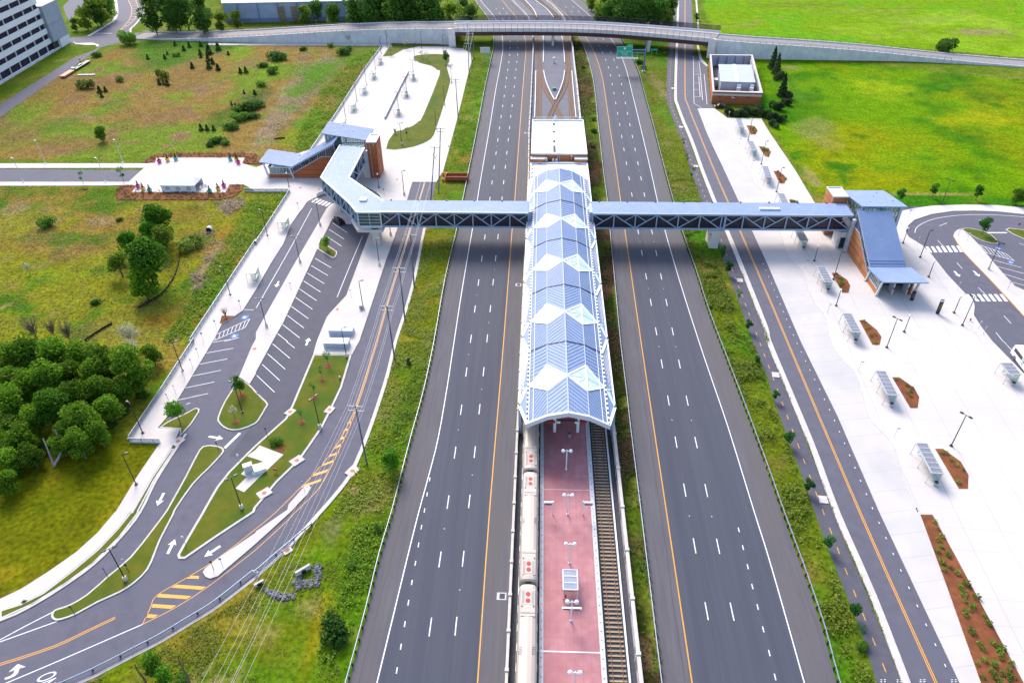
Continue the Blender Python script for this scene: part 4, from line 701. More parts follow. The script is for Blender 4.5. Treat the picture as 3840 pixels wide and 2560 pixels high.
for pts, lb in ((t3([(1035, 420), (1040, 600), (1036, 775)]), 'left of the signal post near the overpass'), (t3([(1258, 420), (1285, 600), (1298, 775)]), 'right of the signal post near the overpass'), (t3([(1040, 875), (1065, 990), (1110, 1110), (1172, 1232)]), 'left side of the crossing V'), (t3([(1298, 875), (1280, 990), (1240, 1110), (1186, 1232)]), 'right side of the crossing V'), (t3([(960, 225), (925, 140), (850, 50), (790, -10)]), 'curving beside the left track beyond the overpass'), (t3([(1165, 225), (1090, 130), (1000, 60), (905, -10)]), 'curving between the tracks beyond the overpass'), (t3([(945, 880), (940, 1150), (930, 1450)]), 'along the left wall by the white roof'), (t3([(1385, 880), (1408, 1150), (1437, 1450)]), 'along the right wall by the white roof')):
    ln = smooth(W2(pts), 3); tag(MB().sweep(ln, -.16, .16, .2, .5).build('rail_cover_board', cover_m), 'white third rail cover board '+lb, 'cover board')
def wall_thing(name, label, line_, o0, o1, h, posts=None):
    r = thing(name, label, 'barrier wall', tuple(line_[0])); MB().sweep(line_, o0, o1, -.1, h).build('wall', kerb_m, r)
    if posts:
        for p, d in resample(line_, posts):
            if 40 < p.y < 330: n = Vector((-d.y, d.x, 0)); c = p+n*((o0+o1)/2); MB().box((c.x, c.y, h/2+.08), (abs(o1-o0)+.16, .5, h+.2), math.atan2(d.y, d.x)-PI/2).build('buttress', kerb_m, r)
    return r
wall_thing('barrier_wall', 'low pale concrete wall between the southbound motorway and the train', WL, .08, .5, 1.35, 6.1)
wall_thing('barrier_wall', 'tall pale concrete wall right of the open track', WR, 0, -.55, 2.1, 9.)
slots = bpy.data.objects['barrier_wall.001']
for i in range(17): MB().bx(14.80, 14.86, 55+9*i, 58.5+9*i, .9, 1.35).build('weep_slot', dark_metal, slots)

# ------------------------------------------------------------------ platform
plat = thing('station_platform', 'long red paved station platform between the two tracks', 'platform', (5.68, 30, 0))
tile_m = mat('platform_tile', (.36, .14, .15), (.43, .185, .195), .7, .75, c3=(.32, .115, .125), sc3=.15, lines=[(1.2, .035, (.28, .09, .1), 0), (2.6, .035, (.28, .09, .1), PI/2)])
edge_m = mat('granite_edge', (.46, .45, .46), (.54, .53, .54), 2., .8)
MB().bx(1.5, 9.75, 30, 214, 0, 1.05).build('paving', tile_m, plat); MB().bx(.86, 1.5, 30, 214, 0, 1.06).build('platform_edge', edge_m, plat); MB().bx(9.75, 10.5, 30, 214, 0, 1.06).build('platform_edge', edge_m, plat)
mb = MB()
for y in np.arange(45, 100, 1.45):
    for x in (1.2, 10.12): mb.box((x, y, 1.062), (.16, .16, .02))
mb.build('edge_light', dark_metal, plat); yb = P(*q1(2, 3, 600, 1283), 1.05).y; MB().bx(.86, 10.5, yb-.1, yb+.1, 1.06, 1.075).build('movement_joint', cover_m, plat); yb = P(*q1(2, 2, 500, 1361), 1.05).y; MB().bx(.86, 10.5, yb-.05, yb+.05, 1.06, 1.07).build('movement_joint', edge_m, plat)
# train
cream = mat('car_shell', (.40, .335, .28), (.45, .38, .32), .7, .5, .15, vec=(1, .15, 1)); red_m = mat('fan_red', (.5, .02, .025), (.42, .015, .02), 3, .6); grille = mat('fan_grille', (.26, .23, .22), (.33, .3, .29), 6., .6); num_m = mat('car_number', (.07, .06, .06), None, 1, .6); plate_m = mat('roof_plate', (.45, .38, .32), None, 1, .5); white_m = mat('white_enamel', (.74, .74, .76), (.68, .68, .71), 1, .5)
def train_car(y0, y1, num, label):
    r = thing('train_car', label, 'train', (-.87, (y0+y1)/2, 0), 'cars of the standing train'); x = -.87; prof = [(-1.5, .5), (-1.52, 1.2), (-1.5, 2.2), (-1.38, 3.05), (-1.12, 3.38), (-.7, 3.52), (0, 3.56), (.7, 3.52), (1.12, 3.38), (1.38, 3.05), (1.5, 2.2), (1.52, 1.2), (1.5, .5)]
    mb = MB(); n = len(prof); secs = [(y0, .86, -.25), (y0+.25, .94, -.06), (y0+.8, 1, 0), (y1-.8, 1, 0), (y1-.25, .94, -.06), (y1, .86, -.25)]
    for yy, sc_, dz in secs: mb.v += [(x+a*sc_, yy, b_+(dz if b_ > 2.5 else 0)) for a, b_ in prof]
    for k in range(len(secs)-1):
        for i in range(n-1): mb.f.append([k*n+i, (k+1)*n+i, (k+1)*n+i+1, k*n+i+1]); mb.m.append(0)
    mb.f.append(list(range(n))); mb.m.append(0); mb.f.append(list(range((len(secs)-1)*n, len(secs)*n))[::-1]); mb.m.append(0)
    o = mb.build('car_body', cream, r, smooth=False)
    for s_ in (-1, 1):
        for yy in np.linspace(y0+2.2, y1-2.2, 7): MB().box((x+s_*1.47, yy, 2.35), (.14, 1.5, .75)).build('side_window', black_m, r)
        for yy in (y0+4.3, (y0+y1)/2, y1-4.3): MB().box((x+s_*1.49, yy, 1.65), (.1, 1.3, 2.), 0).build('side_door', grille, r)
    for e, d in ((y0, 1), (y1, -1)):
        MB().box((x, e+d*3.3, 3.56), (2.15, 4.6, .03)).build('roof_hatch', plate_m, r)
        u = MB(); u.mi = 0
        u.box((x, e+d*2.45, 3.585), (1.9, 2.5, .04)); u.mi = 1
        for sx in (-.72, .72): u.box((x+sx, e+d*2.4, 3.615), (.36, 2.1, .03))
        fu = u.build('fan_unit', [plate_m, grille], r)
        for k in (1.9, 3.0): MB().tube((x, e+d*k, 3.6), (x, e+d*k, 3.66), .36, .36, 16).tube((x, e+d*k, 3.66), (x, e+d*k, 3.69), .07, .07, 8).build('fan', red_m, fu)
        for k in (3.95, 4.7): MB().box((x, e+d*k, 3.6), (.5, .16, .03)).build('vent_plate', white_m, r)
        for sx in (-1, 1): MB().prism([(x+sx*.95, e+d*3.75), (x+sx*.72, e+d*4.05), (x+sx*.98, e+d*4.15)], 3.6, 3.63).build('roof_bracket', black_m, r)
        MB().bx(x-1.1, x+1.1, e+d*5.05-.05, e+d*5.05+.05, 3.57, 3.62).build('roof_seam', grille, r)
        MB().box((x, e-d*.12, 2.), (.9, .5, 2.2)).build('gangway', black_m, r)
    if num:
        yn = P(2001, 2438, 3.5).y if num == '7723' else P(2005.7, 1950.6, 3.5).y
        for sx, xa_, ya_ in ((1, (0, 1, 0), (-1, 0, .12)), (-1, (0, -1, 0), (1, 0, .12))): text_mesh('car_number', num, .62, num_m, r, frame((x+sx*1.0, yn, 3.5), xa_, ya_)@Matrix.Rotation(0, 4, 'X'), 1.05)
    return r
train_car(44.4, 67.15, '7723', 'cream train car numbered 7723 on its roof, the nearest car'); train_car(67.75, 90.45, '7336', 'cream train car numbered 7336 on its roof, second from the frame edge'); train_car(91.05, 113.8, '', 'tan train car half hidden under the canopy, no number showing')
# platform furniture
def globe_lamp(base, label, sign=False):
    b = P(*base, 1.05); r = thing('platform_lamp', label, 'lamp post', tuple(b), 'twin globe lamps of the platform'); h = 5.1
    MB().tube(b, b+Vector((0, 0, h)), .12, .1, 8).build('post', white_m, r); MB().beam(b+Vector((-.62, 0, h-.3)), b+Vector((.62, 0, h-.3)), .09, .09).build('arm', white_m, r)
    for s_ in (-1, 1): MB().ball(b+Vector((s_*.68, 0, h-.25)), .35, 14).build('globe', mat('opal_globe', (.8, .8, .82), None, 1, .3), r, smooth=True)
    MB().tube(b+Vector((0, 0, 0)), b+Vector((0, 0, .15)), .22, .2, 10).build('base_plate', white_m, r)
    if sign: MB().box(b+Vector((0, -.05, 3.3)), (2.9, .28, .32)).build('sign_arm', white_m, r); [MB().box(b+Vector((s_*.75, -.21, 3.25)), (.95, .05, .2)).build('display', dark_metal, r) for s_ in (-1, 1)]
    return r
globe_lamp(q1(2, 2, 497, 1175), 'white twin globe lamp nearest the canopy mouth'); globe_lamp(q1(2, 2, 508, 1585), 'white twin globe lamp between the two display posts'); globe_lamp(q1(2, 3, 525, 465), 'white twin globe lamp behind the glass platform shelter'); globe_lamp(q1(2, 3, 540, 995), 'white twin globe lamp with a sign crossbar, in front of the shelter', True); globe_lamp(q1(2, 3, 566, 1640), 'white twin globe lamp cut by the bottom edge beyond the white joint')
for nm, px, s_ in (('left', (375, 1590), -1), ('right', (650, 1590), 1)):
    b = P(*q1(2, 2, *px), 1.05); r = thing('display_post', 'white post with a red lit train display, on the %s side of the platform' % nm, 'display sign', tuple(b), 'train displays on posts'); MB().tube(b, b+Vector((0, 0, 3.3)), .1, .09, 8).build('post', white_m, r); MB().ball(b+Vector((0, 0, 3.35)), .18, 10).build('cap', white_m, r)
    MB().box(b+Vector((s_*.8, 0, 2.95)), (1.6, .3, .7)).build('housing', white_m, r); MB().box(b+Vector((s_*.85, -.17, 2.85)), (1.25, .04, .3)).build('screen', mat('red_screen', (.14, .01, .01), None, 1, .4), r)
b = Vector((6.45, 101.86, 1.05)); r = thing('platform_bin', 'round grey litter bin under the canopy mouth', 'litter bin', tuple(b)); MB().tube(b, b+Vector((0, 0, .95)), .3, .34, 12).build('bin_body', grille, r); MB().tube(b+Vector((0, 0, .95)), b+Vector((0, 0, 1.1)), .36, .3, 12).build('bin_lid', mat('blue_lid', (.05, .07, .13), None, 1, .5), r)
r = thing('platform_shelter', 'small glass roofed waiting shelter with a red extinguisher on the platform', 'shelter', (5.6, 68, 1.05)); f = MB()
for x in (4.5, 6.72): f.bx(x-.07, x+.07, 66.15, 69.8, 3.5, 3.64); [f.bx(x-.05, x+.05, y-.05, y+.05, 1.05, 3.5) for y in (66.3, 69.7)]
for y in (66.2, 67.4, 68.6, 69.75): f.bx(4.5, 6.72, y-.06, y+.06, 3.51, 3.65)
f.build('frame', white_m, r); MB().bx(4.55, 6.68, 66.2, 69.75, 3.54, 3.57).build('roof_glass', glass('roof_glass', (.8, .86, .9), .5, .1, (.4, .47, .55)), r)
for x in (4.52, 6.7): MB().bx(x-.015, x+.015, 66.3, 69.7, 1.3, 3.4).build('side_glass', glass_pale, r)
MB().bx(5.1, 6.3, 68.2, 68.7, 1.45, 1.52).build('bench', dark_metal, r); MB().bx(4.75, 5.05, 66.0, 66.2, 1.7, 2.4).build('extinguisher_box', red_m, r); MB().bx(4.4, 6.8, 66.12, 66.2, 3.35, 3.5).build('fascia', mat('fascia_red', (.45, .08, .09), None, 1, .6), r)

# ------------------------------------------------------------------ the big platform canopy
CX, HK, HN, HO, ZP, ZK, ZN, ZO, BAY, Y0 = 5.85, 3.82, 7.3, 9.15, 10.9, 10., 8.1, 7., 21.77, 97.9
can = thing('platform_canopy', 'folded blue metal canopy with white glazed skylights over the station platform', 'canopy', (CX, Y0, 0)); frame_w = mat('white_frame', (.74, .76, .78), None, 1, .45); sky_gl = mat('skylight_glass', (.44, .55, .57), (.52, .62, .63), .15, .15, lo=.4, hi=.6); wing_lt = mat('wing_panel', (.38, .39, .46), (.43, .44, .5), .5, .5, .1); wing_gl = mat('wing_glass', (.38, .56, .58), (.46, .62, .64), .3, .15)
def KP(s, kind, y): h, z = {'p': (0, ZP), 'k': (HK, ZK), 'n': (HN, ZN), 'o': (HO, ZO), 'm': (HN+1.2, ZN-.55)}[kind]; return Vector((CX+s*h, y, z))
def ribs(mb, s, ka, kb, yj, d, lo, hi, sp=1.13):
    """standing seams between profile line ka (u=0) and kb (u=1)"""
    for k in np.arange(-6, BAY+6, sp):
        us = [u for u in np.linspace(0, 1, 41) if lo[0]+lo[1]*u <= k+d*u <= hi[0]+hi[1]*u]
        if len(us) > 4:
            A, B = KP(s, ka, yj), KP(s, kb, yj); a = A.lerp(B, us[0])+Vector((0, k+d*us[0], .05)); b_ = A.lerp(B, us[-1])+Vector((0, k+d*us[-1], .05)); mb.beam(a, b_, .07, .05)
for j in range(5):
    yj = Y0+BAY*j; mb = MB(); pk_, kb_, kt_, nm = 10.9, 7.4, 15., 10.6
    for s in (-1, 1):
        mb.mi = 0; p = lambda k, y: KP(s, k, yj+y)
        for fc in ([p('p', 0), p('k', 0), p('k', kb_), p('p', pk_)], [p('k', 0), p('n', 0), p('n', nm), p('k', kb_)], [p('p', pk_), p('k', kt_), p('k', BAY), p('p', BAY)], [p('k', kt_), p('n', nm), p('n', BAY), p('k', BAY)]):
            fc = fc if s < 0 else fc[::-1]; mb.face(*fc); mb.face(*[v-Vector((0, 0, .25)) for v in fc[::-1]])
        mb.mi = 1
        ribs(mb, s, 'k', 'p', yj, 3.5, (0, 0), (kb_, pk_-kb_)); ribs(mb, s, 'n', 'k', yj, 5., (0, 0), (nm, kb_-nm)); ribs(mb, s, 'k', 'p', yj, -4.1, (kt_, pk_-kt_), (BAY, 0)); ribs(mb, s, 'n', 'k', yj, .6, (nm, kt_-nm), (BAY, 0))
        mb.mi = 2; e = Vector((0, 0, .07))
        mb.beam(p('k', 0)+e, p('k', kb_)+e, .2, .08); mb.beam(p('k', kt_)+e, p('k', BAY)+e, .2, .08)
        # skylight
        sk = MB(); sk.face(*([p('p', pk_), p('k', kt_), p('k', kb_)][::-s])); sk.face(*([p('n', nm), p('k', kb_), p('k', kt_)][::-s])); so_ = sk.build('skylight', sky_gl, can)
        fr = MB(); up = Vector((0, 0, .12))
        for a, b_, wd in ((p('p', pk_), p('k', kt_), .42), (p('p', pk_), p('k', kb_), .42), (p('n', nm), p('k', kb_), .42), (p('n', nm), p('k', kt_), .42), (p('k', kt_), p('k', kb_), .34), (p('p', pk_), (p('k', kt_)+p('k', kb_))/2, .06), (p('n', nm), (p('k', kt_)+p('k', kb_))/2, .06), ((p('p', pk_)+p('k', kt_))/2, (p('k', kt_)+p('k', kb_))/2, .08), ((p('p', pk_)+p('k', kb_))/2, (p('k', kt_)+p('k', kb_))/2, .08)): fr.beam(a+up*.5, b_+up*.5, wd, .05)
        fr.build('skylight_frame', frame_w, so_)
        # folded side wing
        wg = MB(); V0, V1, M_ = KP(s, 'o', yj+6), KP(s, 'o', yj+6+BAY), KP(s, 'm', yj+10.3); dz = Vector((s*.25, 0, -.25)); K0, Km, K1 = p('n', 0)+dz, p('n', nm)+dz, p('n', BAY)+dz
        if j == 4: V1 = KP(s, 'o', yj+BAY)
        wg.mi = 0; wg.face(V1, K1, M_, V0); wg.mi = 1; wg.face(K1, Km, M_); wg.face(Km, V0, K0); wg.mi = 2; wg.face(Km, M_, V0); wg.mi = 3
        for t in np.linspace(.06, .94, 12): wg.beam(V0.lerp(V1, t)+Vector((0, 0, .04)), M_.lerp(K1, max(0, min(1, t*1.25-.3)))+Vector((0, 0, .04)), .07, .06)
        for t in np.linspace(.1, .9, 9): wg.beam(Km.lerp(K1, t)+Vector((0, 0, .03)), M_.lerp(K1, t)+Vector((0, 0, .03)), .07, .05)
        wo_ = wg.build('side_wing', [wing_lt, roof_m, wing_gl, seam_m], can); tr = MB()
        tr.beam(K0+Vector((0, 0, .1)), V0+Vector((0, 0, .1)), .55, .2); tr.beam(Km+Vector((0, 0, .08)), V0+Vector((0, 0, .08)), .2, .12); tr.beam(Km+Vector((0, 0, .08)), M_+Vector((0, 0, .08)), .2, .12); tr.beam(V0, V1, .3, .35); tr.build('wing_trim', frame_w, wo_); MB().beam(V0+Vector((-s*.1, -.1, .25)), V0+Vector((s*.2, .75, .25)), .22, .22).build('wing_tip', black_m, wo_)
        # clerestory between roof and wing
        cl = MB(); cl.mi = 0; cl.beam(p('n', .2)+Vector((s*.2, 0, -.12)), p('n', BAY-.2)+Vector((s*.2, 0, -.12)), .34, .3); cl.mi = 1
        for yy in np.arange(.6, BAY, 1.32): cl.box(p('n', yy)+Vector((s*.22, 0, .02)), (.42, .55, .2))
        cl.beam(p('n', 0)+Vector((-s*.02, 0, .1)), p('n', BAY)+Vector((-s*.02, 0, .1)), .12, .14); cl.beam(p('n', 0)+Vector((-s*.85, 0, .6)), p('n', BAY)+Vector((-s*.85, 0, .6)), .1, .06); cl.build('clerestory', [black_m, frame_w], can)
        for yy in (6., 16.9):
            bx_ = CX+s*(HO-.1); q_ = MB().hexa([(bx_-.3, yj+yy-.35, 0), (bx_+.3, yj+yy-.35, 0), (bx_+.3, yj+yy+.35, 0), (bx_-.3, yj+yy+.35, 0)], [(bx_-.22, yj+yy-.6, ZO-.1), (bx_+.22, yj+yy-.6, ZO-.1), (bx_+.22, yj+yy+.6, ZO-.1), (bx_-.22, yj+yy+.6, ZO-.1)]); q_.build('side_post', steel, can)
            MB().tube((CX+s*2.25, yj+yy-.55, 1.0), (CX+s*2.25, yj+yy-.55, 9.9), .3, .28, 12).build('column', white_m, can)
    mb.mi = 2; mb.beam(KP(1, 'p', yj)+Vector((0, 0, .08)), KP(1, 'p', yj+BAY)+Vector((0, 0, .06)), .3, .1); mb.build('roof_bay', [roof_m, seam_m, mat('ridge_cap', (.27, .34, .5), None, 1, .45)], can)
    if j:
        jt = MB()
        for s in (-1, 1): jt.beam(KP(s, 'n', yj)+Vector((0, 0, .1)), KP(s, 'k', yj)+Vector((0, 0, .1)), .16, .1); jt.beam(KP(s, 'k', yj)+Vector((0, 0, .1)), KP(s, 'p', yj)+Vector((0, 0, .1)), .16, .1)
        jt.build('joint_strip', black_m, can)
fa = MB()
for s in (-1, 1):
    for a, b_ in ((KP(s, 'p', Y0-.05), KP(s, 'k', Y0-.05)), (KP(s, 'k', Y0-.05), KP(s, 'n', Y0-.05)+Vector((s*.5, 0, -.28)))): fa.hexa([a+Vector((0, .0, -.85)), b_+Vector((0, 0, -.85)), b_+Vector((0, .5, -.85)), a+Vector((0, .5, -.85))][::s], [a+Vector((0, 0, .16)), b_+Vector((0, 0, .16)), b_+Vector((0, .5, .16)), a+Vector((0, .5, .16))][::s])
fa.build('front_fascia', mat('fascia_white', (.62, .61, .66), None, 1, .5), can)
ds = MB(); ds.bx(CX-1.9, CX+1.9, 99.6, 99.8, 7.3, 7.5); ds.build('sign_rail', dark_metal, can)
for s in (-1, 1): MB().box((CX+s*2.9, 99.5, 7.2), (1.2, .3, .4)).build('departure_display', mat('display_red', (.4, .02, .03), None, 1, .5), can); MB().box((CX+s*1.7, 99.5, 7.2), (.7, .3, .4)).build('display_box', white_m, can)

# ------------------------------------------------------------------ plant building at the far end of the platform
nb = thing('station_plant_building', 'orange brick station building with a white flat roof behind the canopy', 'building', (6.2, 230, 0))
def parapet_block(parent, x0, x1, y0, y1, z0, z1, wallm, name='wall', pw=.35, ph=.45):
    MB().bx(x0, x1, y0, y1, z0, z1).build(name, wallm, parent); r = MB().bx(x0+pw, x1-pw, y0+pw, y1-pw, z1-.02, z1+.03).build('roof', white_roof, parent); mb = MB()
    for a in ((x0-.06, x1+.06, y0-.06, y0+pw), (x0-.06, x1+.06, y1-pw, y1+.06)): mb.bx(*a, z1, z1+ph)
    for a in ((x0-.06, x0+pw), (x1-pw, x1+.06)): mb.bx(*a, y0+pw, y1-pw, z1, z1+ph-.004)
    mb.build('parapet', white_roof, parent); return r
band = MB()
parapet_block(nb, -3.0, 15.35, 203.8, 222.4, 0, 5.6, brick_m); parapet_block(nb, -2.85, 15.3, 224.9, 255.8, 0, 7.6, brick_m, 'upper_wall')
for z in (2.2, 3.9): band.bx(-3.05, 15.4, 203.74, 222.3, z, z+.22)
band.build('brick_band', mat('dark_brick', (.2, .06, .025), None, 1, .9), nb)
for x0, x1 in ((-3., 1.6), (11.2, 15.35)): MB().bx(x0, x1, 222.41, 224.89, 0, 6.9).build('link_wall', brick_m, nb); MB().bx(x0-.05, x1+.05, 222.5, 224.8, 6.9, 7.05).build('coping', kerb_m, nb)
MB().bx(1.6, 11.2, 222.41, 224.88, 0, 5.3).build('plant_deck', white_roof, nb); wv = MB(); wv.bx(5.75, 6.45, 225.4, 255.2, 7.66, 7.72)
for y in np.arange(226, 255, 1.): wv.bx(5.7, 6.5, y-.04, y+.04, 7.72, 7.78)
wv.build('roof_walkway', steel_lt, nb); ld = MB()
for x in (5.7, 6.45): ld.bx(x-.04, x+.04, 224.65, 224.75, 5.3, 8.3)
for z in np.arange(5.5, 8.3, .3): ld.bx(5.7, 6.45, 224.66, 224.74, z, z+.05)
ld.build('ladder', steel_lt, nb)
for x in (2.2, 4.3, 5.4): MB().box((x, 223.7, 5.9), (.7, .8, 1.2)).tube((x, 223.7, 6.5), (x, 223.7, 6.75), .3, .3, 10).build('cooling_unit', steel_lt, nb)
MB().box((3.2, 223.5, 5.6), (2.6, .9, .6)).build('ductwork', dark_metal, nb); MB().box((2, 223.4, 6.2), (.5, .5, 1.9)).tube((10.3, 224.5, 5.4), (10.3, 224.5, 7.3), .06, .06, 6).box((10.3, 224.5, 7.3), (.6, .3, .3)).build('roof_lamp', steel_lt, nb)
for y0, y1 in ((227, 232), (235, 237), (240.5, 241), (244, 245.5), (251, 253)):
    g = MB()
    for y in np.arange(y0, y1, .55): g.bx(4.35, 5.15, y, y+.32, 7.64, 7.75)
    g.build('roof_grille', dark_metal, nb)
for x in (-2.3, 14.6):
    for y in (206, 209.5, 212, 215, 218, 221): MB().tube((x, y, 5.6), (x, y, 5.95), .22, .22, 10).build('roof_vent', steel_lt, nb)
for x in (0, 12.6): MB().bx(x-.5, x+.5, 221.7, 222.0, 5.65, 5.8).build('roof_drain', grille, nb)
rl = MB()
for z in (8.5, 8.95): rl.bx(-2.8, 15.2, 255.7, 255.76, z, z+.05)
for x in np.arange(-2.8, 15.3, 1.5): rl.bx(x-.03, x+.03, 255.7, 255.76, 8., 9.)
rl.build('roof_railing', steel_lt, nb); MB().bx(4.9, 5.3, 255.2, 255.5, 8., 9.1).ball((5.4, 255.4, 9.2), .3, 8).build('camera_mast', white_m, nb)
for i, y in enumerate((206, 212.3, 218.6, 225, 231)): MB().box((-3.4, y, .75), (.5, .9, 1.5)).build('wall_buttress', kerb_m, nb)
# small things on the slab beyond
b = P(*t3([(1165, 772)])[0]); r = thing('signal_cabinet', 'tall white cabinet standing on the slab in the crossing', 'cabinet', tuple(b)); MB().box(b+Vector((0, 0, 1.2)), (.9, .7, 2.4)).build('cabinet_body', white_m, r); MB().box(b+Vector((0, 0, 2.45)), (1., .8, .1)).build('cabinet_lid', steel_lt, r); MB().box(b+Vector((0, -.36, 1.2)), (.7, .03, 2.)).build('cabinet_door', steel_lt, r)
b = P(*t3([(1172, 1105)])[0]); r = thing('green_cabinet', 'green equipment box at the point of the crossing tracks', 'cabinet', tuple(b)); gn = mat('cabinet_green', (.02, .25, .15), None, 1, .6); MB().box(b+Vector((0, 0, .45)), (1.6, .9, .9)).build('cabinet_body', gn, r); MB().box(b+Vector((0, 0, .93)), (1.7, 1., .07)).build('cabinet_lid', gn, r)
b = P(*t3([(1202, 942)])[0]); tag(MB().tube(b, b+Vector((0, 0, .06)), .6, .6, 14).build('manhole_cover', mat('cover_red', (.25, .08, .1), None, 1, .8)), 'dull red manhole cover on the slab between the tracks', 'manhole cover')
# ------------------------------------------------------------------ glazed footbridge
def V3(p, z): return Vector((p[0], p[1], z))
def truss_wall(r, A, B, zb, zt, n, out, glassm=glass_dark, half=True, nm='truss'):
    """one side of a covered bridge: chords, posts, inverted V braces, glass behind"""
    A, B = Vector((A[0], A[1], 0)), Vector((B[0], B[1], 0)); o = Vector((out[0], out[1], 0)); mb = MB(); Z = lambda p, z: Vector((p.x, p.y, z))
    mb.beam(Z(A, zb), Z(B, zb), .35, .5); mb.beam(Z(A, zt-.25), Z(B, zt-.25), .4, .4)
    mb.beam(Z(A, zt-.05)+o*.15, Z(B, zt-.05)+o*.15, .3, .25)
    N_ = [A.lerp(B, i/n) for i in range(n+1)]
    for i, p in enumerate(N_): mb.beam(Z(p, zb), Z(p, zt-.2), .3, .3, up=o)
    for i in range(0, n-1, 2):
        a, c, e = N_[i], N_[i+1], N_[i+2]; mb.beam(Z(a, zb+.1), Z(c, zt-.4), .26, .26, up=o); mb.beam(Z(e, zb+.1), Z(c, zt-.4), .26, .26, up=o)
        if half: mb.beam(Z(a, zt-.4), Z(a.lerp(c, .5), (zb+zt)/2), .2, .2, up=o); mb.beam(Z(e, zt-.4), Z(e.lerp(c, .5), (zb+zt)/2), .2, .2, up=o)
    mb.build(nm, truss_m, r); g = MB(); i0, i1 = A-o*.3, B-o*.3; g.face(Z(i0, zb+.2), Z(i1, zb+.2), Z(i1, zt-.4), Z(i0, zt-.4)); g.build('window_wall', glassm, r)
def roof_poly(r, poly, z0, z1, ribs_dir=None, sp=.62, name='roof', m=roof_m):
    mb = MB(); mb.prism(poly, z0, z1, True); mb.mi = 1
    if ribs_dir:
        d = Vector(ribs_dir).normalized(); n = Vector((-d.y, d.x)); ps = [Vector(p[:2]) for p in poly]; lo, hi = min(p.dot(n) for p in ps), max(p.dot(n) for p in ps); s = lo+sp/2
        while s < hi:
            ts = []
            for i in range(len(ps)):
                a, b_ = ps[i], ps[(i+1) % len(ps)]; da, db = a.dot(n)-s, b_.dot(n)-s
                if da*db < 0: ts.append(a.lerp(b_, da/(da-db)))
            if len(ts) >= 2: ts.sort(key=lambda p: p.dot(d)); mb.beam((ts[0].x, ts[0].y, z1+.03), (ts[-1].x, ts[-1].y, z1+.03), .06, .06)
            s += sp
    return mb.build(name, [m, mat('seam_light', (.24, .29, .42), None, 1, .45)], r)
ZB, ZT, YF, YBk = 5.55, 10., 178.9, 185.3; deck_m = mat('bridge_floor', (.05, .045, .055), None, 1, .8)
def span(label, x0, x1, n, piers, light=None, step=None):
    r = thing('footbridge', label, 'footbridge', ((x0+x1)/2, (YF+YBk)/2, 0)); roof_poly(r, [(x0, YF-.3), (x1, YF-.3), (x1, YBk+.3), (x0, YBk+.3)], ZT, ZT+.22, (.06, 1))
    MB().bx(x0, x1, YF+.1, YBk-.1, ZB-.1, ZB+.25).build('floor', deck_m, r); truss_wall(r, (x0, YF), (x1, YF), ZB, ZT, n, (0, -1)); truss_wall(r, (x1, YBk), (x0, YBk), ZB, ZT, n, (0, 1))
    e = MB(); e.beam((x0, YF-.35, ZT+.05), (x1, YF-.35, ZT+.05), .3, .35); e.build('eave', steel, r)
    for x in np.arange(x0+2, x1, 7.8): MB().box((x, YBk+.25, ZT+.35), (.35, .4, .3)).build('roof_bracket', dark_metal, r)
    if light: MB().box((light, 181.5, ZT+.45), (5.4, .9, .5)).build('roof_light', white_m, r)
    for px in piers:
        p = MB(); p.hexa([(px-1.35, YF-.9, 0), (px+1.1, YF-.9, 0), (px+1.1, YF+4.5, 0), (px-1.35, YF+4.5, 0)], [(px-1., YF-.5, ZB-1.), (px+1.1, YF-.5, ZB-1.), (px+1.1, YF+5, ZB-1.), (px-1., YF+5, ZB-1.)]); p.bx(px-1.9, px+1.9, YF-.55, YBk-.4, ZB-1.02, ZB-.32); p.build('pier', walk_m, r)
    return r
rE = span('blue grey truss footbridge over the northbound lanes, right of the canopy', 14.6, 84.2, 12, (48.4,), 62.5)
rW = span('blue grey truss footbridge over the southbound lanes, left of the canopy', -43.6, -2.9, 8, ())
MB().beam((50.3, YF-.32, ZB-.2), (50.3, YF-.32, ZT), .45, .45, up=(0, 1, 0)).build('expansion_post', truss_m, rE)
for x in (-3.2, 14.8): MB().box((x, YF+3, 8), (2.2, 5, 4.)).build('portal', truss_m, rW if x < 0 else rE)
# angled glazed link
lk = thing('footbridge_link', 'bent blue roofed glass link from the footbridge corner to the left station', 'footbridge', (-52, 190, 0))
A_, B_, C_, D_, E2, F_, G_, H_ = (-65.4, 201), (-57.1, 201.1), (-44, 185.6), (-43.5, 178.5), (-49.8, 178.4), (-53, 183.8), (-65.4, 226.4), (-57., 224.)
roof_poly(lk, [A_, F_, E2, D_, (-43.4, 185.4), C_, B_], 9.86, 10.12, (-.1, .99), .62); roof_poly(lk, [A_, B_, H_, G_], 9.7, 9.98, (.02, 1), .7)
MB().prism([A_, F_, E2, D_, C_, B_, H_, G_], 5.2, 5.75, True).build('floor', deck_m, lk)
dr_ = lambda a, b: Vector((b[1]-a[1], -(b[0]-a[0]))).normalized()
for a, b, n, g in ((A_, F_, 6, glass_green), (F_, E2, 2, glass_green), (B_, C_, 6, glass_green), (H_, B_, 4, glass_dark), (A_, G_, 4, glass_dark)):
    o = dr_(a, b); o = -o if (a, b) in ((A_, G_), (B_, C_), (H_, B_)) else o
    truss_wall(lk, a, b, 5.6, 9.95, n, o, g, False)
ed = MB()
for a, b in ((A_, F_), (F_, E2), (E2, D_), (B_, C_), (A_, G_), (H_, B_)): ed.beam(V3(a, 9.95), V3(b, 9.95), .4, .36)
ed.build('eave', steel_lt, lk); gb = MB(); gb.face(V3(E2, 5.9), V3(D_, 5.9), V3(D_, 9.7), V3(E2, 9.7)); gb.build('corner_glass', glass_green, lk); gf = MB()
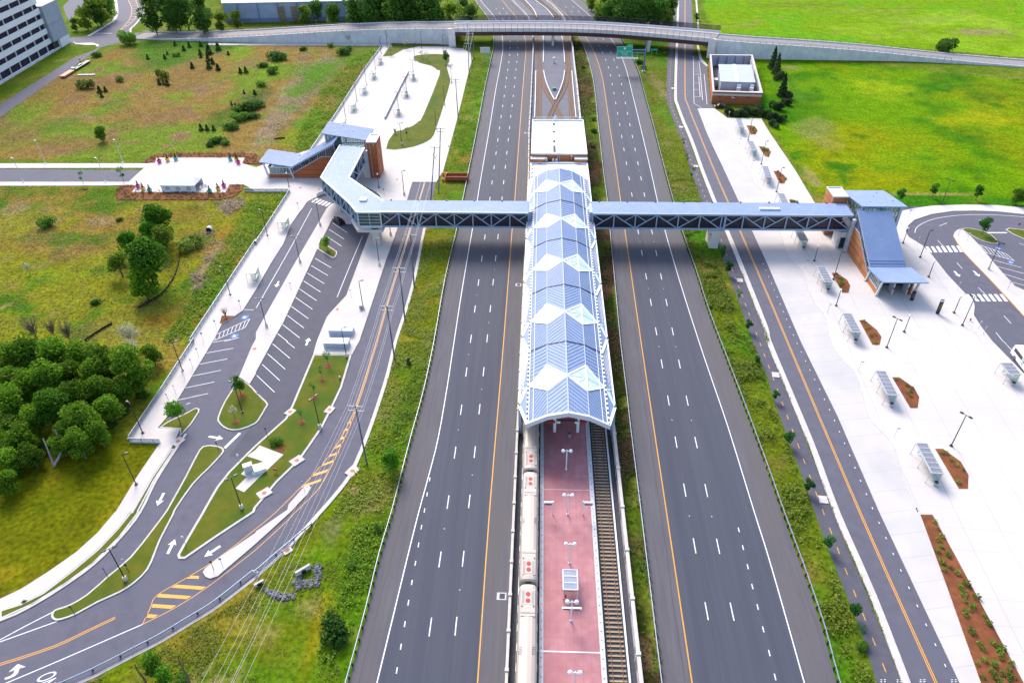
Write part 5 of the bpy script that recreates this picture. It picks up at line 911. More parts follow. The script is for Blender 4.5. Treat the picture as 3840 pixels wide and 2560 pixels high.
for i in range(3): x = E2[0]+(D_[0]-E2[0])*i/2; gf.bx(x-.06, x+.06, 178.3, 178.42, 5.9, 9.8)
for z in (5.95, 6.9, 7.85, 8.8, 9.75): gf.bx(E2[0], D_[0], 178.31, 178.41, z-.05, z+.05)
gf.build('corner_frame', steel_lt, lk); cf = MB()
for p in (E2, D_, F_, (-43.5, 185.5)): cf.beam(V3(p, 5.4), V3(p, 10.), .35, .35, up=(0, 1, 0))
cf.beam(V3(E2, 5.6), V3(D_, 5.6), .4, .7); cf.build('corner_post', steel_lt, lk)
MB().prism([(-53.4, 184), (-52.6, 182), (-50.2, 177.2), (-43.2, 177.2), (-42.9, 181.5), (-46.5, 186.5)], 4.45, 5.2, True).build('corner_slab', walk_m, lk)
for px, py, a in ((-45.4, 178.3, 0), (-60.3, 198.4, .6)): MB().box((px, py+.9, 2.6), (1.9, 3.2, 5.2), a).build('pier', walk_m, lk)
MB().box((-49.5, 185.6, 10.35), (1.9, 1.9, .45)).build('roof_light', white_m, lk)
# ------------------------------------------------------------------ stations at both ends (same design, turned)
M_L = Matrix(((1, 0, 0, -81), (0, 1, 0, 222.3), (0, 0, 1, 0), (0, 0, 0, 1)))                 # u = +X, v = +Y
M_R = Matrix(((0, 1, 0, 84.3), (1, 0, 0, 162.2), (0, 0, 1, 0), (0, 0, 0, 1)))               # u = +Y, v = +X
def pavilion(label, M, wm, roofs, hasleft, tower, towerm, sgn, namev):
    r = thing('station_pavilion', label, 'station building', tuple(M@Vector((8, 4, 0)))); T = lambda u, v, z: M@Vector((u, v, z)); lightseam = mat('seam_light', (.24, .29, .42), None, 1, .45)
    def hx(mb, u0, u1, v0, v1, zb0, zb1, zt0, zt1):
        b, t = [T(u0, v0, zb0), T(u1, v0, zb1), T(u1, v1, zb1), T(u0, v1, zb0)], [T(u0, v0, zt0), T(u1, v0, zt1), T(u1, v1, zt1), T(u0, v1, zt0)]
        if sgn < 0: b, t = b[::-1], t[::-1]
        return mb.hexa(b, t)
    def roof(name, u0, u1, v0, v1, z0, z1, th=.28):
        mb = hx(MB(), u0, u1, v0, v1, z0-th, z1-th, z0, z1); mb.mi = 1
        for v in np.arange(v0+.35, v1, .62): mb.beam(T(u0+.05, v, z0+.02), T(u1-.05, v, z1+.02), .045, .05)
        return mb.build(name, [roof_m, lightseam], r)
    er, st, ur = roofs; roof('entrance_roof', *er); roof('stair_roof', *st); roof('upper_roof', *ur)
    for k in (.42, .8): z = st[4]+(st[5]-st[4])*.13*k; u = st[0]+(st[1]-st[0])*.13*k; hx(MB(), u-.06, u+.06, st[2], st[3], z, z, z+.1, z+.1).build('roof_step', seam_m, r)
    u0, u1 = st[0], st[1]; zr = lambda u: st[4]+(st[5]-st[4])*(u-u0)/(u1-u0)
    # brick side wall, strip window that climbs with the stairs
    us = np.linspace(u0, u1-4.5, 5)
    for v in (0., 8.5):
        w_ = MB(); hx(w_, u0, u1-4.5, v, v+.35, 0, 0, 1.9, zr(u1-4.5)-2.1); hx(w_, u1-4.5, u1+.4, v, v+.35, 0, 0, zr(u1-4.5)-2.1, zr(u1-4.5)-2.1); w_.build('brick_wall', wm, r)
        if v == 0:
            for z in (1.2, 3., 4.8, 6.3):
                uu = u0+max(0, (z-1.9)/((zr(u1-4.5)-2.1-1.9)/(u1-4.5-u0)))
                if uu < u1-1: hx(MB(), uu, u1+.4, v-.03, v+.1, z, z, z+.16, z+.16).build('brick_course', mat('dark_brick', (.2, .06, .025), None, 1, .9), r)
        g = MB(); hx(g, u0, u1-4.5, v+.12, v+.22, 1.9, zr(u1-4.5)-2.1, zr(u0)-.35, zr(u1-4.5)-.35); hx(g, u1-4.5, u1+.3, v+.12, v+.22, zr(u1-4.5)-2.1, zr(u1-4.5)-2.1, zr(u1-4.5)-.35, zr(u1)-.2); g.build('stair_window', glass_dark, r)
        f = MB(); n = 20; zb = lambda u: 1.9+(zr(u1-4.5)-4.)*(u-u0)/(u1-4.5-u0) if u < u1-4.5 else zr(u1-4.5)-2.1
        for i in range(n+1):
            u = u0+(u1-u0)*i/n; wd = .14 if i % 4 == 0 else .05; f.beam(T(u, v+.04, zb(u)), T(u, v+.04, zr(u)-.28), wd, .12, up=M.to_3x3()@Vector((0, 1, 0)))
        f.beam(T(u0, v, 1.95), T(u1-4.5, v, zr(u1-4.5)-2.05), .22, .2); f.beam(T(u1-4.5, v, zr(u1-4.5)-2.05), T(u1+.3, v, zr(u1-4.5)-2.05), .22, .2); f.beam(T(u0, v, zr(u0)-.35), T(u1, v, zr(u1)-.35), .2, .3); f.build('window_frame', steel, r)
    # entrance: low brick, glazing, inclined columns, dark interior
    e0, e1 = er[0], er[1]; d0 = e0+2.6
    hx(MB(), d0, u0, 0, .3, 0, 0, 1.5, 1.5).build('brick_wall', wm, r); g = MB(); hx(g, d0+.6, u0, .1, .2, 1.5, 1.5, 4., 3.8); g.build('entrance_window', glass_pale, r); f = MB()
    for i in range(8): u = d0+.6+(u0-d0-.6)*i/7; f.beam(T(u, .12, 1.5), T(u, .12, 3.9), .12, .14, up=M.to_3x3()@Vector((0, 1, 0)))
    f.beam(T(d0+.4, .1, 3.9), T(u0, .1, 3.7), .2, .3); f.beam(T(d0+.4, .1, 1.6), T(u0, .1, 1.6), .2, .2); f.build('window_frame', steel_lt, r)
    for uu, vv in ((d0-.6, .05), (u0-.5, -.1), (d0-.2, 9.3)):
        zt = er[4]+(er[5]-er[4])*(uu-e0)/(e1-e0)-.3; c = MB(); c.beam(T(uu+.4, vv, 0), T(uu-.5, vv, zt), .38, .5); c.build('column', steel_lt, r); MB().box(T(uu+.4, vv, .2), (.9, .9, .4)).build('column_foot', walk_m, r)
    for vv in (.5, 3.9, 7.4): hx(MB(), d0+.2, d0+2.6, vv, vv+.3, 0, 0, 3.7, 3.5).build('entrance_panel', steel_lt, r)
    hx(MB(), d0+.1, d0+.6, .3, 8.4, 3.45, 3.45, 4.05, 4.).build('sign_band', black_m, r); hx(MB(), d0+4.6, d0+4.8, .4, 8.4, 0, 0, 3.6, 3.6).build('inner_wall', dark_metal, r); hx(MB(), d0+.2, u0+2, 8.3, 8.6, 0, 0, 3.7, 3.7).build('rear_wall', wm, r)
    ctr = T(d0+.06, 4.3, 3.75); ux, vx = M.to_3x3()@Vector((1, 0, 0)), M.to_3x3()@Vector((0, 1, 0)); xdir = vx if sgn < 0 else -vx; text_mesh('station_name', 'LOUDOUN GATEWAY', .46, white_m, r, frame(ctr-ux*.02, xdir, (0, 0, 1)))
    for vv in (4.0, 7.5): MB().box(T(d0+.16, vv+.15, 1.9), (.06 if sgn > 0 else .5, .5 if sgn > 0 else .06, .5)).build('emblem', mat('emblem_red', (.25, .05, .06), None, 1, .6), r)
    # upper concourse
    a0, a1, b0, b1 = ur[0]+1.4, ur[1]-1.2, ur[2]+1.2, ur[3]-1.; zu = lambda u: ur[4]+(ur[5]-ur[4])*(u-ur[0])/(ur[1]-ur[0])
    hx(MB(), a0, a1, b0, b1, 5.3, 5.3, 5.8, 5.8).build('concourse_floor', steel, r)
    for nm, lim in (('front', (a0, a1, b0, b0+.1)), ('back', (a0, a1, b1-.1, b1)), ('side', (a0, a0+.1, b0, b1)), ('end', (a1-.1, a1, b0, b1))):
        g = MB(); hx(g, *lim, 5.8, 5.8, zu(lim[0])-.4, zu(lim[1])-.4); g.build('concourse_window', glass_pale, r); f = MB(); along = lim[1]-lim[0] > 1; n = 8
        for i in range(n+1):
            u = lim[0]+(lim[1]-lim[0])*i/n if along else lim[0]; v = lim[2] if along else lim[2]+(lim[3]-lim[2])*i/n; f.beam(T(u, v, 5.8), T(u, v, zu(u)-.3), .12, .14, up=(M.to_3x3()@Vector((0, 1, 0))))
        q0, q1_ = T(lim[0], lim[2], 0), T(lim[1] if along else lim[0], lim[2] if along else lim[3], 0)
        for z in (5.9, 8.6): f.beam(q0+Vector((0, 0, z)), q1_+Vector((0, 0, z)), .16, .22)
        f.build('window_frame', steel_lt, r)
    for uu, vv in ((a0-.3, b0-.3), ((a0+a1)/2, b0-.35), (a1, b0-.3), (a0-.3, b1), (a1, b1), (a0-.3, (b0+b1)/2)):
        c = MB(); c.beam(T(uu, vv, 0 if (uu, vv) != ((a0+a1)/2, b0-.35) else 9.9), T(uu, vv, zu(uu)-.3), .55, .7, up=M.to_3x3()@Vector((0, 1, 0))); c.build('column', steel, r)
    hx(MB(), a0-.4, a1+.2, b0-.25, b0, 9.1, 9.1, 9.5, 9.5).build('transom', steel, r)
    for uu, vv in ((.25, .3), (.6, .55), (.85, .75), (.35, .85)): u = ur[0]+(ur[1]-ur[0])*uu; v = ur[2]+(ur[3]-ur[2])*vv; MB().box(T(u, v, zu(u)+.12), (.25, .25, .25)).build('roof_vent', steel, r)
    # brick lift tower
    t0, t1, w0, w1, zt = tower; MBt = hx(MB(), t0, t1, w0, w1, 0, 0, zt, zt); MBt.build('lift_tower', towerm, r)
    dk = mat('dark_brick', (.2, .06, .025), None, 1, .9); bd = MB()
    for z in np.arange(1., zt-.5, 1.75): hx(bd, t0-.03, t1+.03, w0-.03, w1+.03, z, z, z+.14, z+.14)
    bd.build('brick_course', dk, r); cp_ = MB(); hx(cp_, t0-.08, t1+.08, w0-.08, w0+.25, zt, zt, zt+.3, zt+.3); hx(cp_, t0-.08, t1+.08, w1-.25, w1+.08, zt, zt, zt+.3, zt+.3); hx(cp_, t0-.08, t0+.25, w0+.25, w1-.25, zt, zt, zt+.298, zt+.298); hx(cp_, t1-.25, t1+.08, w0+.25, w1-.25, zt, zt, zt+.298, zt+.298); cp_.build('tower_coping', steel_lt, r)
    hx(MB(), t0+.25, t1-.25, w0+.25, w1-.25, zt-.01, zt-.01, zt+.02, zt+.02).build('tower_roof', white_roof, r)
    return r, T, hx
er = (-11.2, -.5, .2, 11., 5.6, 4.0); st = (-.3, 14.6, -.15, 8.4, 4.2, 12.1); ur = (9.2, 24.3, 6.2, 17.0, 13.1, 10.6)
rl_, TL, hxL = pavilion('station building left of the motorway, with sloping stair roof and red brick lift tower', M_L, brick_r, (er, st, ur), True, (25.2, 28.3, .3, 7.4, 12.2), brick_r, 1, 'L')
hxL(MB(), 23.2, 25.15, .5, 1.6, 0, 0, 9.4, 9.4).build('concrete_pier', wall_m, rl_); hxL(MB(), 23.4, 25.1, 6.3, 7.3, 0, 0, 9.4, 9.4).build('concrete_pier', wall_m, rl_)
hxL(MB(), 28.28, 28.36, 2.6, 4.4, 7.4, 7.4, 9.4, 9.4).build('tower_window', glass_pale, rl_); hxL(MB(), 28.28, 28.34, 1.6, 2.3, 1.2, 1.2, 4.4, 4.4).build('tower_slot', dark_metal, rl_); hxL(MB(), 28.28, 28.34, 4.8, 5.4, 1.2, 1.2, 4.4, 4.4).build('tower_slot', dark_metal, rl_)
hxL(MB(), 26.1, 26.2, .2, .29, .3, .3, 12, 12).build('drain_pipe', steel, rl_); MB().box(TL(27.4, .25, 11.7), (.3, .2, .3)).build('wall_lamp', mat('lamp_glow', (.9, .8, .5), None, 1, .3), rl_)
for v, z in ((7.7, 8.0), (7.7, 9.2)): MB().ball(TL(11.9, v+.4, z), .5, 10, .6).build('hall_lamp', mat('hall_lamp_orange', (.75, .22, .03), None, 1, .4), rl_)
er2 = (-9.6, -.2, -.7, 10.3, 5.5, 4.1); st2 = (-.2, 15.2, 0, 8.9, 4.2, 12.2); ur2 = (15.8, 31., 1.1, 12.9, 13.1, 10.6)
rr_, TR, hxR = pavilion('station building on the right bus plaza, with blue stair roof and yellow orange brick side', M_R, brick_m, (er2, st2, ur2), True, (24.2, 30.5, -3.4, .6, 11.6), brick_m, -1, 'R')
for z0, uu in ((1.3, 4.4), (1.3, 5.4)): hxR(MB(), uu, uu+.35, -.06, 0, .8, .8, 3.2, 3.2).build('wall_vent', mat('bronze', (.2, .11, .06), None, 1, .6), rr_)
hxR(MB(), 16.5, 20, -2.6, -.1, 0, 0, 5., 5.).build('stair_enclosure', wall_m, rr_); hxR(MB(), 16.42, 16.5, -1.8, -.5, 0, 0, 3.4, 3.4).build('dark_opening', black_m, rr_); hxR(MB(), 14.6, 15.6, -.6, .2, 0, 0, 9.6, 9.6).build('corner_pier', steel_lt, rr_)
# ------------------------------------------------------------------ road overpass
girder_m = mat('girder_brown', (.05, .016, .018), (.07, .022, .022), 1., .6); over_con = mat('parapet_concrete', (.6, .55, .53), (.68, .63, .61), .6, .85); deck_asph = mat('deck_surface', (.20, .185, .19), (.25, .23, .235), .8, .9)
ov = thing('overpass', 'curved road overpass with brown girders, pale parapets and a dark fence', 'bridge', (10, 390, 0))
fe = smooth([Vector(p+(0,)) for p in ((-44.5, 380.6), (-24, 381.), (-5, 381.), (15.5, 380), (35.3, 376.4), (52.7, 371.2), (68, 365.9), (81, 361.))], 4)
MB().sweep(fe, .3, 16.6, 7.3, 7.55).build('deck', deck_asph, ov)
for o in (.12, 4.3, 8.3, 12.3, 16.1): MB().sweep(fe, o, o+.5, 5.2, 7.3).build('girder', girder_m, ov)
MB().sweep(fe, .0, .5, 7.0, 8.8).build('parapet', over_con, ov); MB().sweep(fe, 16.2, 16.8, 7.0, 8.5).build('parapet', over_con, ov); MB().sweep(fe, 13.6, 16.2, 7.55, 7.75).build('footway', over_con, ov)
mb = MB(); mb.strip(fe, 6.6, 6.75, 7.56); mb.strip(fe, 6.9, 7.05, 7.56); mb.build('centre_line', yellow_paint, ov)
nposts = 0
for off, z0, z1 in ((-.06, 7.0, 10.9), (16.7, 8.4, 10.9)):
    fr_ = MB().sweep(fe, off-.03, off+.03, z1-.05, z1); fr_.build('fence_rail', dark_metal, ov)
    for p, d in resample(fe, 2.95): n = Vector((-d.y, d.x, 0)); c = p+n*off; MB().bx(c.x-.05, c.x+.05, c.y-.05, c.y+.05, z0, z1).build('fence_post', dark_metal, ov)
fm = MB().sweep(fe, 16.69, 16.71, 8.5, 10.9).build('fence_mesh', glass('mesh_haze', (.75, .75, .8), .12, .6, (.05, .05, .06)), ov)
for px, py, wd, ht_ in ((5.7, 382.6, 1.1, 5.3), (52.4, 371.8, 1.3, 5.3)):
    for dy in (0, 6, 12): MB().box((px, py+dy, ht_/2), (wd, 1.2, ht_)).build('pier', walk_m, ov)
    MB().box((px, py+6, ht_-.45), (wd+.3, 14, .9)).build('pier_cap', walk_m, ov)
for x, y, a in ((-44.9, 381.6, 0), (80.6, 362.2, -.38)): MB().box((x, y-.6, 4.3), (3.4, 1.6, 8.6), a).build('abutment', over_con, ov)
for i, (x, y) in enumerate(((-20, 397.5), (12, 397), (45, 389), (70, 380))): MB().tube((x, y, 8.4), (x, y, 8.9), .25, .2, 8).build('deck_light', steel_lt, ov)
def ramp(label, pts, wd, side, thick=.6):
    """approach road on a retaining wall: pts (x, y, road height) of the near edge"""
    r = thing('approach_road', label, 'retaining wall', (pts[0][0], pts[0][1], 0)); L_ = smooth([Vector(p) for p in pts], 4); lo = MB(); n = len(L_)
    lo.v += [(p.x, p.y, -.1) for p in L_]+[(p.x, p.y, max(.05, p.z)+.45) for p in L_]+[(p.x, p.y+.5, max(.05, p.z)+.45) for p in L_]+[(p.x, p.y+.5, p.z) for p in L_]
    for i in range(n-1):
        for a in (0, n, 2*n): lo.f.append([a+i, a+i+1, a+n+i+1, a+n+i][::side]); lo.m.append(0)
    lo.build('retaining_wall', wall_m, r); s_ = MB(); s_.strip([p+Vector((0, .5, 0)) for p in L_], 0, -wd*side, .01); s_.build('road_surface', deck_asph, r)
    b_ = MB(); b_.sweep([p+Vector((0, wd, 0)) for p in L_], -.25, .25, -.1, .5); b_.build('back_kerb', over_con, r)
    m = MB(); m.strip([p+Vector((0, wd*.5, 0)) for p in L_], -.2, -.06, .02); m.strip([p+Vector((0, wd*.5, 0)) for p in L_], .06, .2, .02); m.build('centre_line', yellow_paint, r); m = MB(); m.strip([p+Vector((0, 2., 0)) for p in L_], -.07, .07, .02); m.strip([p+Vector((0, wd-2.2, 0)) for p in L_], -.07, .07, .02); m.build('edge_line', white_paint, r)
    g = MB(); bk = [p+Vector((0, wd, 0)) for p in L_]
    g.v += [tuple(p) for p in bk]+[(p.x, p.y+max(.3, p.z*2.2), -.1) for p in bk]
    for i in range(n-1): g.f.append([i, i+1, n+i+1, n+i][::side]); g.m.append(0)
    g.build('grass_slope', lawn_m, r); return r, L_
def fence_on(label, L_, zo, h, step, s0, s1, mesh=True):
    Ls = cut(L_, s0, s1); r = thing('road_fence', label, 'fence', tuple(Ls[0]))
    for z in (h, h*.55): MB().sweep(Ls, -.04, .04, zo+z-.06, zo+z).build('fence_rail', dark_metal, r)
    for p, d in resample(Ls, step)[:99]: MB().bx(p.x-.05, p.x+.05, p.y-.05, p.y+.05, p.z+zo-.1, p.z+zo+h).build('fence_post', dark_metal, r)
r1, La = ramp('long grey retaining wall carrying the road up to the left end of the overpass', [(-43.5, 384.2, 7.3), (-60, 385.6, 7.0), (-78.5, 386.6, 6.5), (-96, 386.8, 5.9), (-113, 386.8, 5.1), (-130, 387, 4.1), (-147, 387.6, 3.), (-160, 388.6, 2.2), (-174, 390.2, 1.3), (-190, 392, .6), (-205, 393.6, .2), (-217, 394.8, .04)], 14.6, 1)
fence_on('black fence along the wall left of the overpass', La, .4, 1.0, 2.9, 0, 150); fence_on('thin guardrail along the far edge of the left approach road', [p+Vector((0, 14.4, 0)) for p in La], .4, .8, 4, 0, 160)
r2, Lb = ramp('grey retaining wall carrying the road down from the right end of the overpass', [(420, 284, .04), (330, 314, .04), (260, 334, .05), (218, 346, .25), (197, 350.8, .8), (176, 354.8, 1.9), (158, 356.6, 3.3), (140, 357.4, 4.6), (122, 358.2, 5.7), (106, 359, 6.5), (92, 360.6, 7.1), (80, 364.2, 7.3)], 12.4, 1)
fence_on('black fence along the wall right of the overpass', Lb, .4, 1.0, 2.9, length(Lb)-110, length(Lb))
fence_on('thin guardrail along the far edge of the right approach road', [p+Vector((0, 12.2, 0)) for p in Lb], .4, .8, 4, length(Lb)-160, length(Lb)-8)
# ------------------------------------------------------------------ brick power building
pb = thing('power_building', 'open topped red brick building with grey equipment inside, below the overpass', 'building', (79, 322, 0))
cA, cB, cC, cD = Vector((69.4, 297., 0)), Vector((88.6, 295.3, 0)), Vector((96.6, 348.3, 0)), Vector((77.6, 349, 0))
def bl2(u, v, z): p = cA.lerp(cB, u).lerp(cD.lerp(cC, u), v); return Vector((p.x, p.y, z))
def bq(mb, u0, u1, v0, v1, z0, z1): return mb.hexa([bl2(u0, v0, z0), bl2(u1, v0, z0), bl2(u1, v1, z0), bl2(u0, v1, z0)], [bl2(u0, v0, z1), bl2(u1, v0, z1), bl2(u1, v1, z1), bl2(u0, v1, z1)])
bq(MB(), 0, 1, 0, .012, 0, 4.8).build('brick_wall', brick_r, pb); bq(MB(), 0, .022, .012, .988, 0, 4.795).build('brick_wall', brick_r, pb); bq(MB(), .978, 1, .012, .988, 0, 4.79).build('louvre_wall', brick_r, pb); bq(MB(), 0, 1, .988, 1, 0, 4.8).build('rear_wall', mat('inner_render', (.36, .38, .47), (.42, .44, .53), .5, .8), pb)
bq(MB(), .0, 1, -.004, 0, 3.3, 4.1).build('stone_band', kerb_m, pb)
mb = MB(); bq(mb, -.012, 1.012, -.006, .018, 4.8, 4.95); bq(mb, -.012, .03, .018, .982, 4.8, 4.94); bq(mb, .97, 1.012, .018, .982, 4.8, 4.94); bq(mb, -.012, 1.012, .982, 1.006, 4.8, 4.95); mb.build('coping', kerb_m, pb)
bq(MB(), .02, .98, .012, .988, 0, .1).build('yard_floor', deck_m, pb)
for i in range(20): v = .05+i*.046; bq(MB(), .962, .978, v, v+.024, .4, 4.6).build('louvre_frame', white_m, pb)
for i in range(4): u = .2+.2*i; bq(MB(), u, u+.025, .975, .988, .1, 4.4).build('wall_rib', mat('rib_blue', (.2, .21, .3), None, 1, .7), pb)
bq(MB(), .17, .86, .16, .6, .1, 6.2).build('equipment_hall', mat('hall_panel', (.36, .41, .46), (.41, .46, .51), .3, .6), pb); bq(MB(), .15, .88, .15, .61, 6.2, 6.45).build('hall_roof', mat('hall_roof', (.34, .37, .41), (.38, .41, .45), .3, .6), pb); bq(MB(), .47, .54, .15, .61, 6.46, 6.6).build('roof_ridge', white_m, pb)
for u in (.47, .74):
    bq(MB(), u, u+.14, .05, .12, .1, 2.8).build('cooling_unit', steel_lt, pb); bq(MB(), u+.03, u+.11, .1, .16, 2.6, 4.9).build('duct', steel_lt, pb); bq(MB(), u+.04, u+.12, .13, .16, 4.9, 5.6).build('duct', white_m, pb)
bq(MB(), .78, .98, .018, .045, 3.9, 4.6).build('white_tank', white_m, pb); bq(MB(), .07, .15, .4, .46, .1, 3).build('link_duct', steel_lt, pb)
for u in (.12, .42, .72): bq(MB(), u, u+.05, -.01, -.004, 2.9, 3.2).build('wall_lamp', dark_metal, pb)
bq(MB(), .4, .46, -.008, -.001, 2.5, 3.2).build('wall_sign', white_m, pb)
for i in range(7): c = P(*q1(2, 0, 1795-i*3+i*6, 640+i*52)); tag(MB().tube(c, c+Vector((0, 0, 1.1)), .1, .1, 8).ball(c+Vector((0, 0, 1.1)), .1, 8).build('bollard', mat('bollard_yellow', (.6, .4, .06), None, 1, .6)), 'yellow bollard beside the brick power building', 'bollard', 'yellow bollards along the power building')
# ------------------------------------------------------------------ parking garage and warehouse far left
pg = thing('parking_garage', 'white multi storey parking garage with dark open decks', 'building', (-250, 330, 0)); ln_m = mat('garage_white', (.68, .68, .72), (.72, .72, .76), .1, .7)
gx0, gy0, gx1, gy1 = -236.4, 250., -246.2, 374.5; dG = Vector((gx1-gx0, gy1-gy0, 0)).normalized(); nG = Vector((-dG.y, dG.x, 0)); LG = (Vector((gx1, gy1, 0))-Vector((gx0, gy0, 0))).length
def gq(mb, s0, s1, d0, d1, z0, z1, dz=0.):
    o = Vector((gx0, gy0, 0)); pt = lambda s, d, z: o+dG*s+nG*d+Vector((0, 0, z))
    return mb.hexa([pt(s0, d0, z0), pt(s1, d0, z0+dz), pt(s1, d1, z0+dz), pt(s0, d1, z0)][::-1], [pt(s0, d0, z1), pt(s1, d0, z1+dz), pt(s1, d1, z1+dz), pt(s0, d1, z1)][::-1])
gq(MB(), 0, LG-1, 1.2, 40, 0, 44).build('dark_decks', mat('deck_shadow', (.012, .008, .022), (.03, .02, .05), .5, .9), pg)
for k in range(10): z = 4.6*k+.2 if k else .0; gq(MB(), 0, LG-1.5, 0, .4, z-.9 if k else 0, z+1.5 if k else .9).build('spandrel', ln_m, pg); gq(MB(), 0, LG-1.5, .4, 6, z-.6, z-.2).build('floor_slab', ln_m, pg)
for s in np.arange(2, LG-2, 9.): gq(MB(), s, s+.35, .6, 1.1, 0, 44).build('column', ln_m, pg)
tm_ = mat('tower_concrete', (.27, .31, .38), (.31, .35, .42), .4, .8, lines=None)
gq(MB(), LG-1, LG+15, -1.2, 14, 4.2, 20.5).build('stair_tower', tm_, pg); gq(MB(), LG+5, LG+15.2, -1.0, 13, 0, 4.19).build('tower_base', ln_m, pg); gq(MB(), LG-1.1, LG+15.1, -1.3, 14.1, 20.5, 20.8).build('tower_coping', kerb_m, pg); gq(MB(), LG-.8, LG+5, .2, 8, 0, 4.1).build('tower_opening', black_m, pg); gq(MB(), LG-1, LG+15, -1.35, -1.21, 12, 12.08).build('panel_joint', seam_m, pg); gq(MB(), 0, LG+14, -.6, .35, -.05, .7).build('plinth', wall_m, pg)
wh = thing('warehouse', 'long pale blue warehouse behind the trees at the top', 'building', (-140, 440, 0)); whm = mat('warehouse_blue', (.27, .33, .47), (.33, .39, .53), .12, .6, .1, vec=(1, 1, 2)); whw = mat('warehouse_pale', (.45, .42, .42), (.55, .52, .52), 1.2, .7, vec=(.2, 1.2, .1))
MB().hexa([(-177.5, 429.5, 0), (-70, 437.5, 0), (-90, 512, 0), (-206, 500, 0)], [(-177.5, 429.5, 10), (-70, 437.5, 10), (-90, 512, 10), (-206, 500, 10)]).build('wall', whm, wh); MB().hexa([(-178, 429, 10), (-69.5, 437, 10), (-89.5, 513, 10), (-207, 501, 10)], [(-178, 429, 10.5), (-69.5, 437, 10.5), (-89.5, 513, 10.5), (-207, 501, 10.5)]).build('roof', mat('warehouse_roof', (.42, .45, .52), None, 1, .6), wh)
MB().hexa([(-177.9, 429.6, 0), (-177.6, 429.5, 0), (-206.1, 500, 0), (-206.4, 500, 0)], [(-177.9, 429.6, 9.9), (-177.6, 429.5, 9.9), (-206.1, 500, 9.9), (-206.4, 500, 9.9)]).build('end_wall', whw, wh); MB().hexa([(-177.5, 428.9, 0), (-70, 436.9, 0), (-70, 437.2, 0), (-177.5, 429.2, 0)], [(-177.5, 428.9, 2.2), (-70, 436.9, 2.2), (-70, 437.2, 2.2), (-177.5, 429.2, 2.2)]).build('base_band', mat('base_blue', (.16, .19, .3), None, 1, .7), wh)
for k in range(9): x = -170+11*k; MB().bx(x, x+.4, 429+(x+177.5)*.0745-.25, 429+(x+177.5)*.0745, 0, 10).build('wall_joint', seam_m, wh)
for k in range(5): x = -160+18*k; MB().box((x, 455, 11.2), (4, 3, 1.5)).build('roof_unit', steel_lt, wh)
scaf = mat('scaffold_timber', (.35, .2, .06), None, 1, .8)
for x in (-147, -140): b = thing('yellow_scaffold', 'yellow timber frame against the blue warehouse wall, %s of the two' % ('left' if x < -145 else 'right'), 'scaffold', (x, 430, 0)); [MB().bx(x+dx-.12, x+dx+.12, 430+dy-.1, 430+dy+.1, 0, 8.4).build('pole', scaf, b) for dx in (0, 1.3, 2.6) for dy in (0, 1.2)]; [MB().bx(x-.1, x+2.7, 429.9, 431.3, z, z+.16).build('board', scaf, b) for z in (1.2, 3.4, 5.6, 7.8)]
# ------------------------------------------------------------------ lamp posts
lampglow = mat('lamp_lens', (.75, .74, .7), None, 1, .3)
def lamp_proto(kind, h, base=False, m=dark_metal):
    r = thing('street_lamp', 'lamp', 'street lamp')
    if base: MB().tube((0, 0, -.1), (0, 0, .85), .34, .31, 14).build('footing', kerb_m, r)
    else: MB().box((0, 0, .1), (.5, .5, .2)).build('base_plate', m, r)
    MB().tube((0, 0, .1), (0, 0, h), .11, .075, 8).build('pole', m, r)
    if kind == 'g':
        MB().ball((0, 0, h+.2), .3, 12).build('globe', bpy.data.materials['opal_globe'], r, smooth=True); MB().tube((0, 0, h-.05), (0, 0, h+.05), .16, .2, 8).build('collar', m, r)
    else:
        for s in ((1,) if kind == 's' else (-1, 1)):
            MB().beam((0, 0, h-.08), (s*.55, 0, h-.02), .07, .07).build('arm', m, r); hd = MB(); hd.mi = 0; hd.hexa([(s*.8-.36, -.2, h-.1), (s*.8+.36, -.2, h-.1), (s*.8+.36, .2, h-.1), (s*.8-.36, .2, h-.1)], [(s*.8-.3, -.16, h+.08), (s*.8+.3, -.16, h+.08), (s*.8+.3, .16, h+.08), (s*.8-.3, .16, h+.08)]); o = hd.build('head', m, r); MB().box((s*.8, 0, h-.11), (.5, .28, .02)).build('lens', lampglow, o)
    return r
PROTO = []
def proto(f, *a, **k): r = f(*a, **k); PROTO.append(r); return r
def drop(o):
    for c in list(o.children): drop(c)
    bpy.data.objects.remove(o)
LP = {('s', 0): proto(lamp_proto, 's', 8.), ('d', 0): proto(lamp_proto, 'd', 8.), ('s', 1): proto(lamp_proto, 's', 8., True), ('d', 1): proto(lamp_proto, 'd', 8., True), ('g', 0): proto(lamp_proto, 'g', 4.4), ('w', 0): proto(lamp_proto, 's', 8.2, False, steel_lt)}
ORD = ['first', 'second', 'third', 'fourth', 'fifth', 'sixth', 'seventh', 'eighth', 'ninth', 'tenth', 'eleventh', 'twelfth', 'thirteenth', 'fourteenth', 'fifteenth', 'sixteenth', 'seventeenth', 'eighteenth', 'nineteenth', 'twentieth']
def lamp(kind, base, c, r_, x, y, rz, label, group): copy_tree(LP[(kind, base)], P(*q1(c, r_, x, y), .15), rz, None, label, group)
for a in [('s', 0, 1, 1, 105, 595, 2.6, 'black lamp on the left sidewalk fence above the small bus shelter'), ('s', 0, 0, 1, 2115, 1138, 2.6, 'black lamp on the left sidewalk beside the second small shelter'), ('s', 0, 0, 2, 1677, 268, .3, 'black lamp on the left sidewalk opposite the lower parking bays'), ('s', 0, 0, 2, 1312, 840, 2.6, 'black lamp at the zigzag corner railing of the left sidewalk'), ('s', 0, 0, 2, 1252, 1312, .3, 'black lamp on the lawn side of the left sidewalk, lowest of its row')]: lamp(*a, 'single black lamps along the left sidewalk')
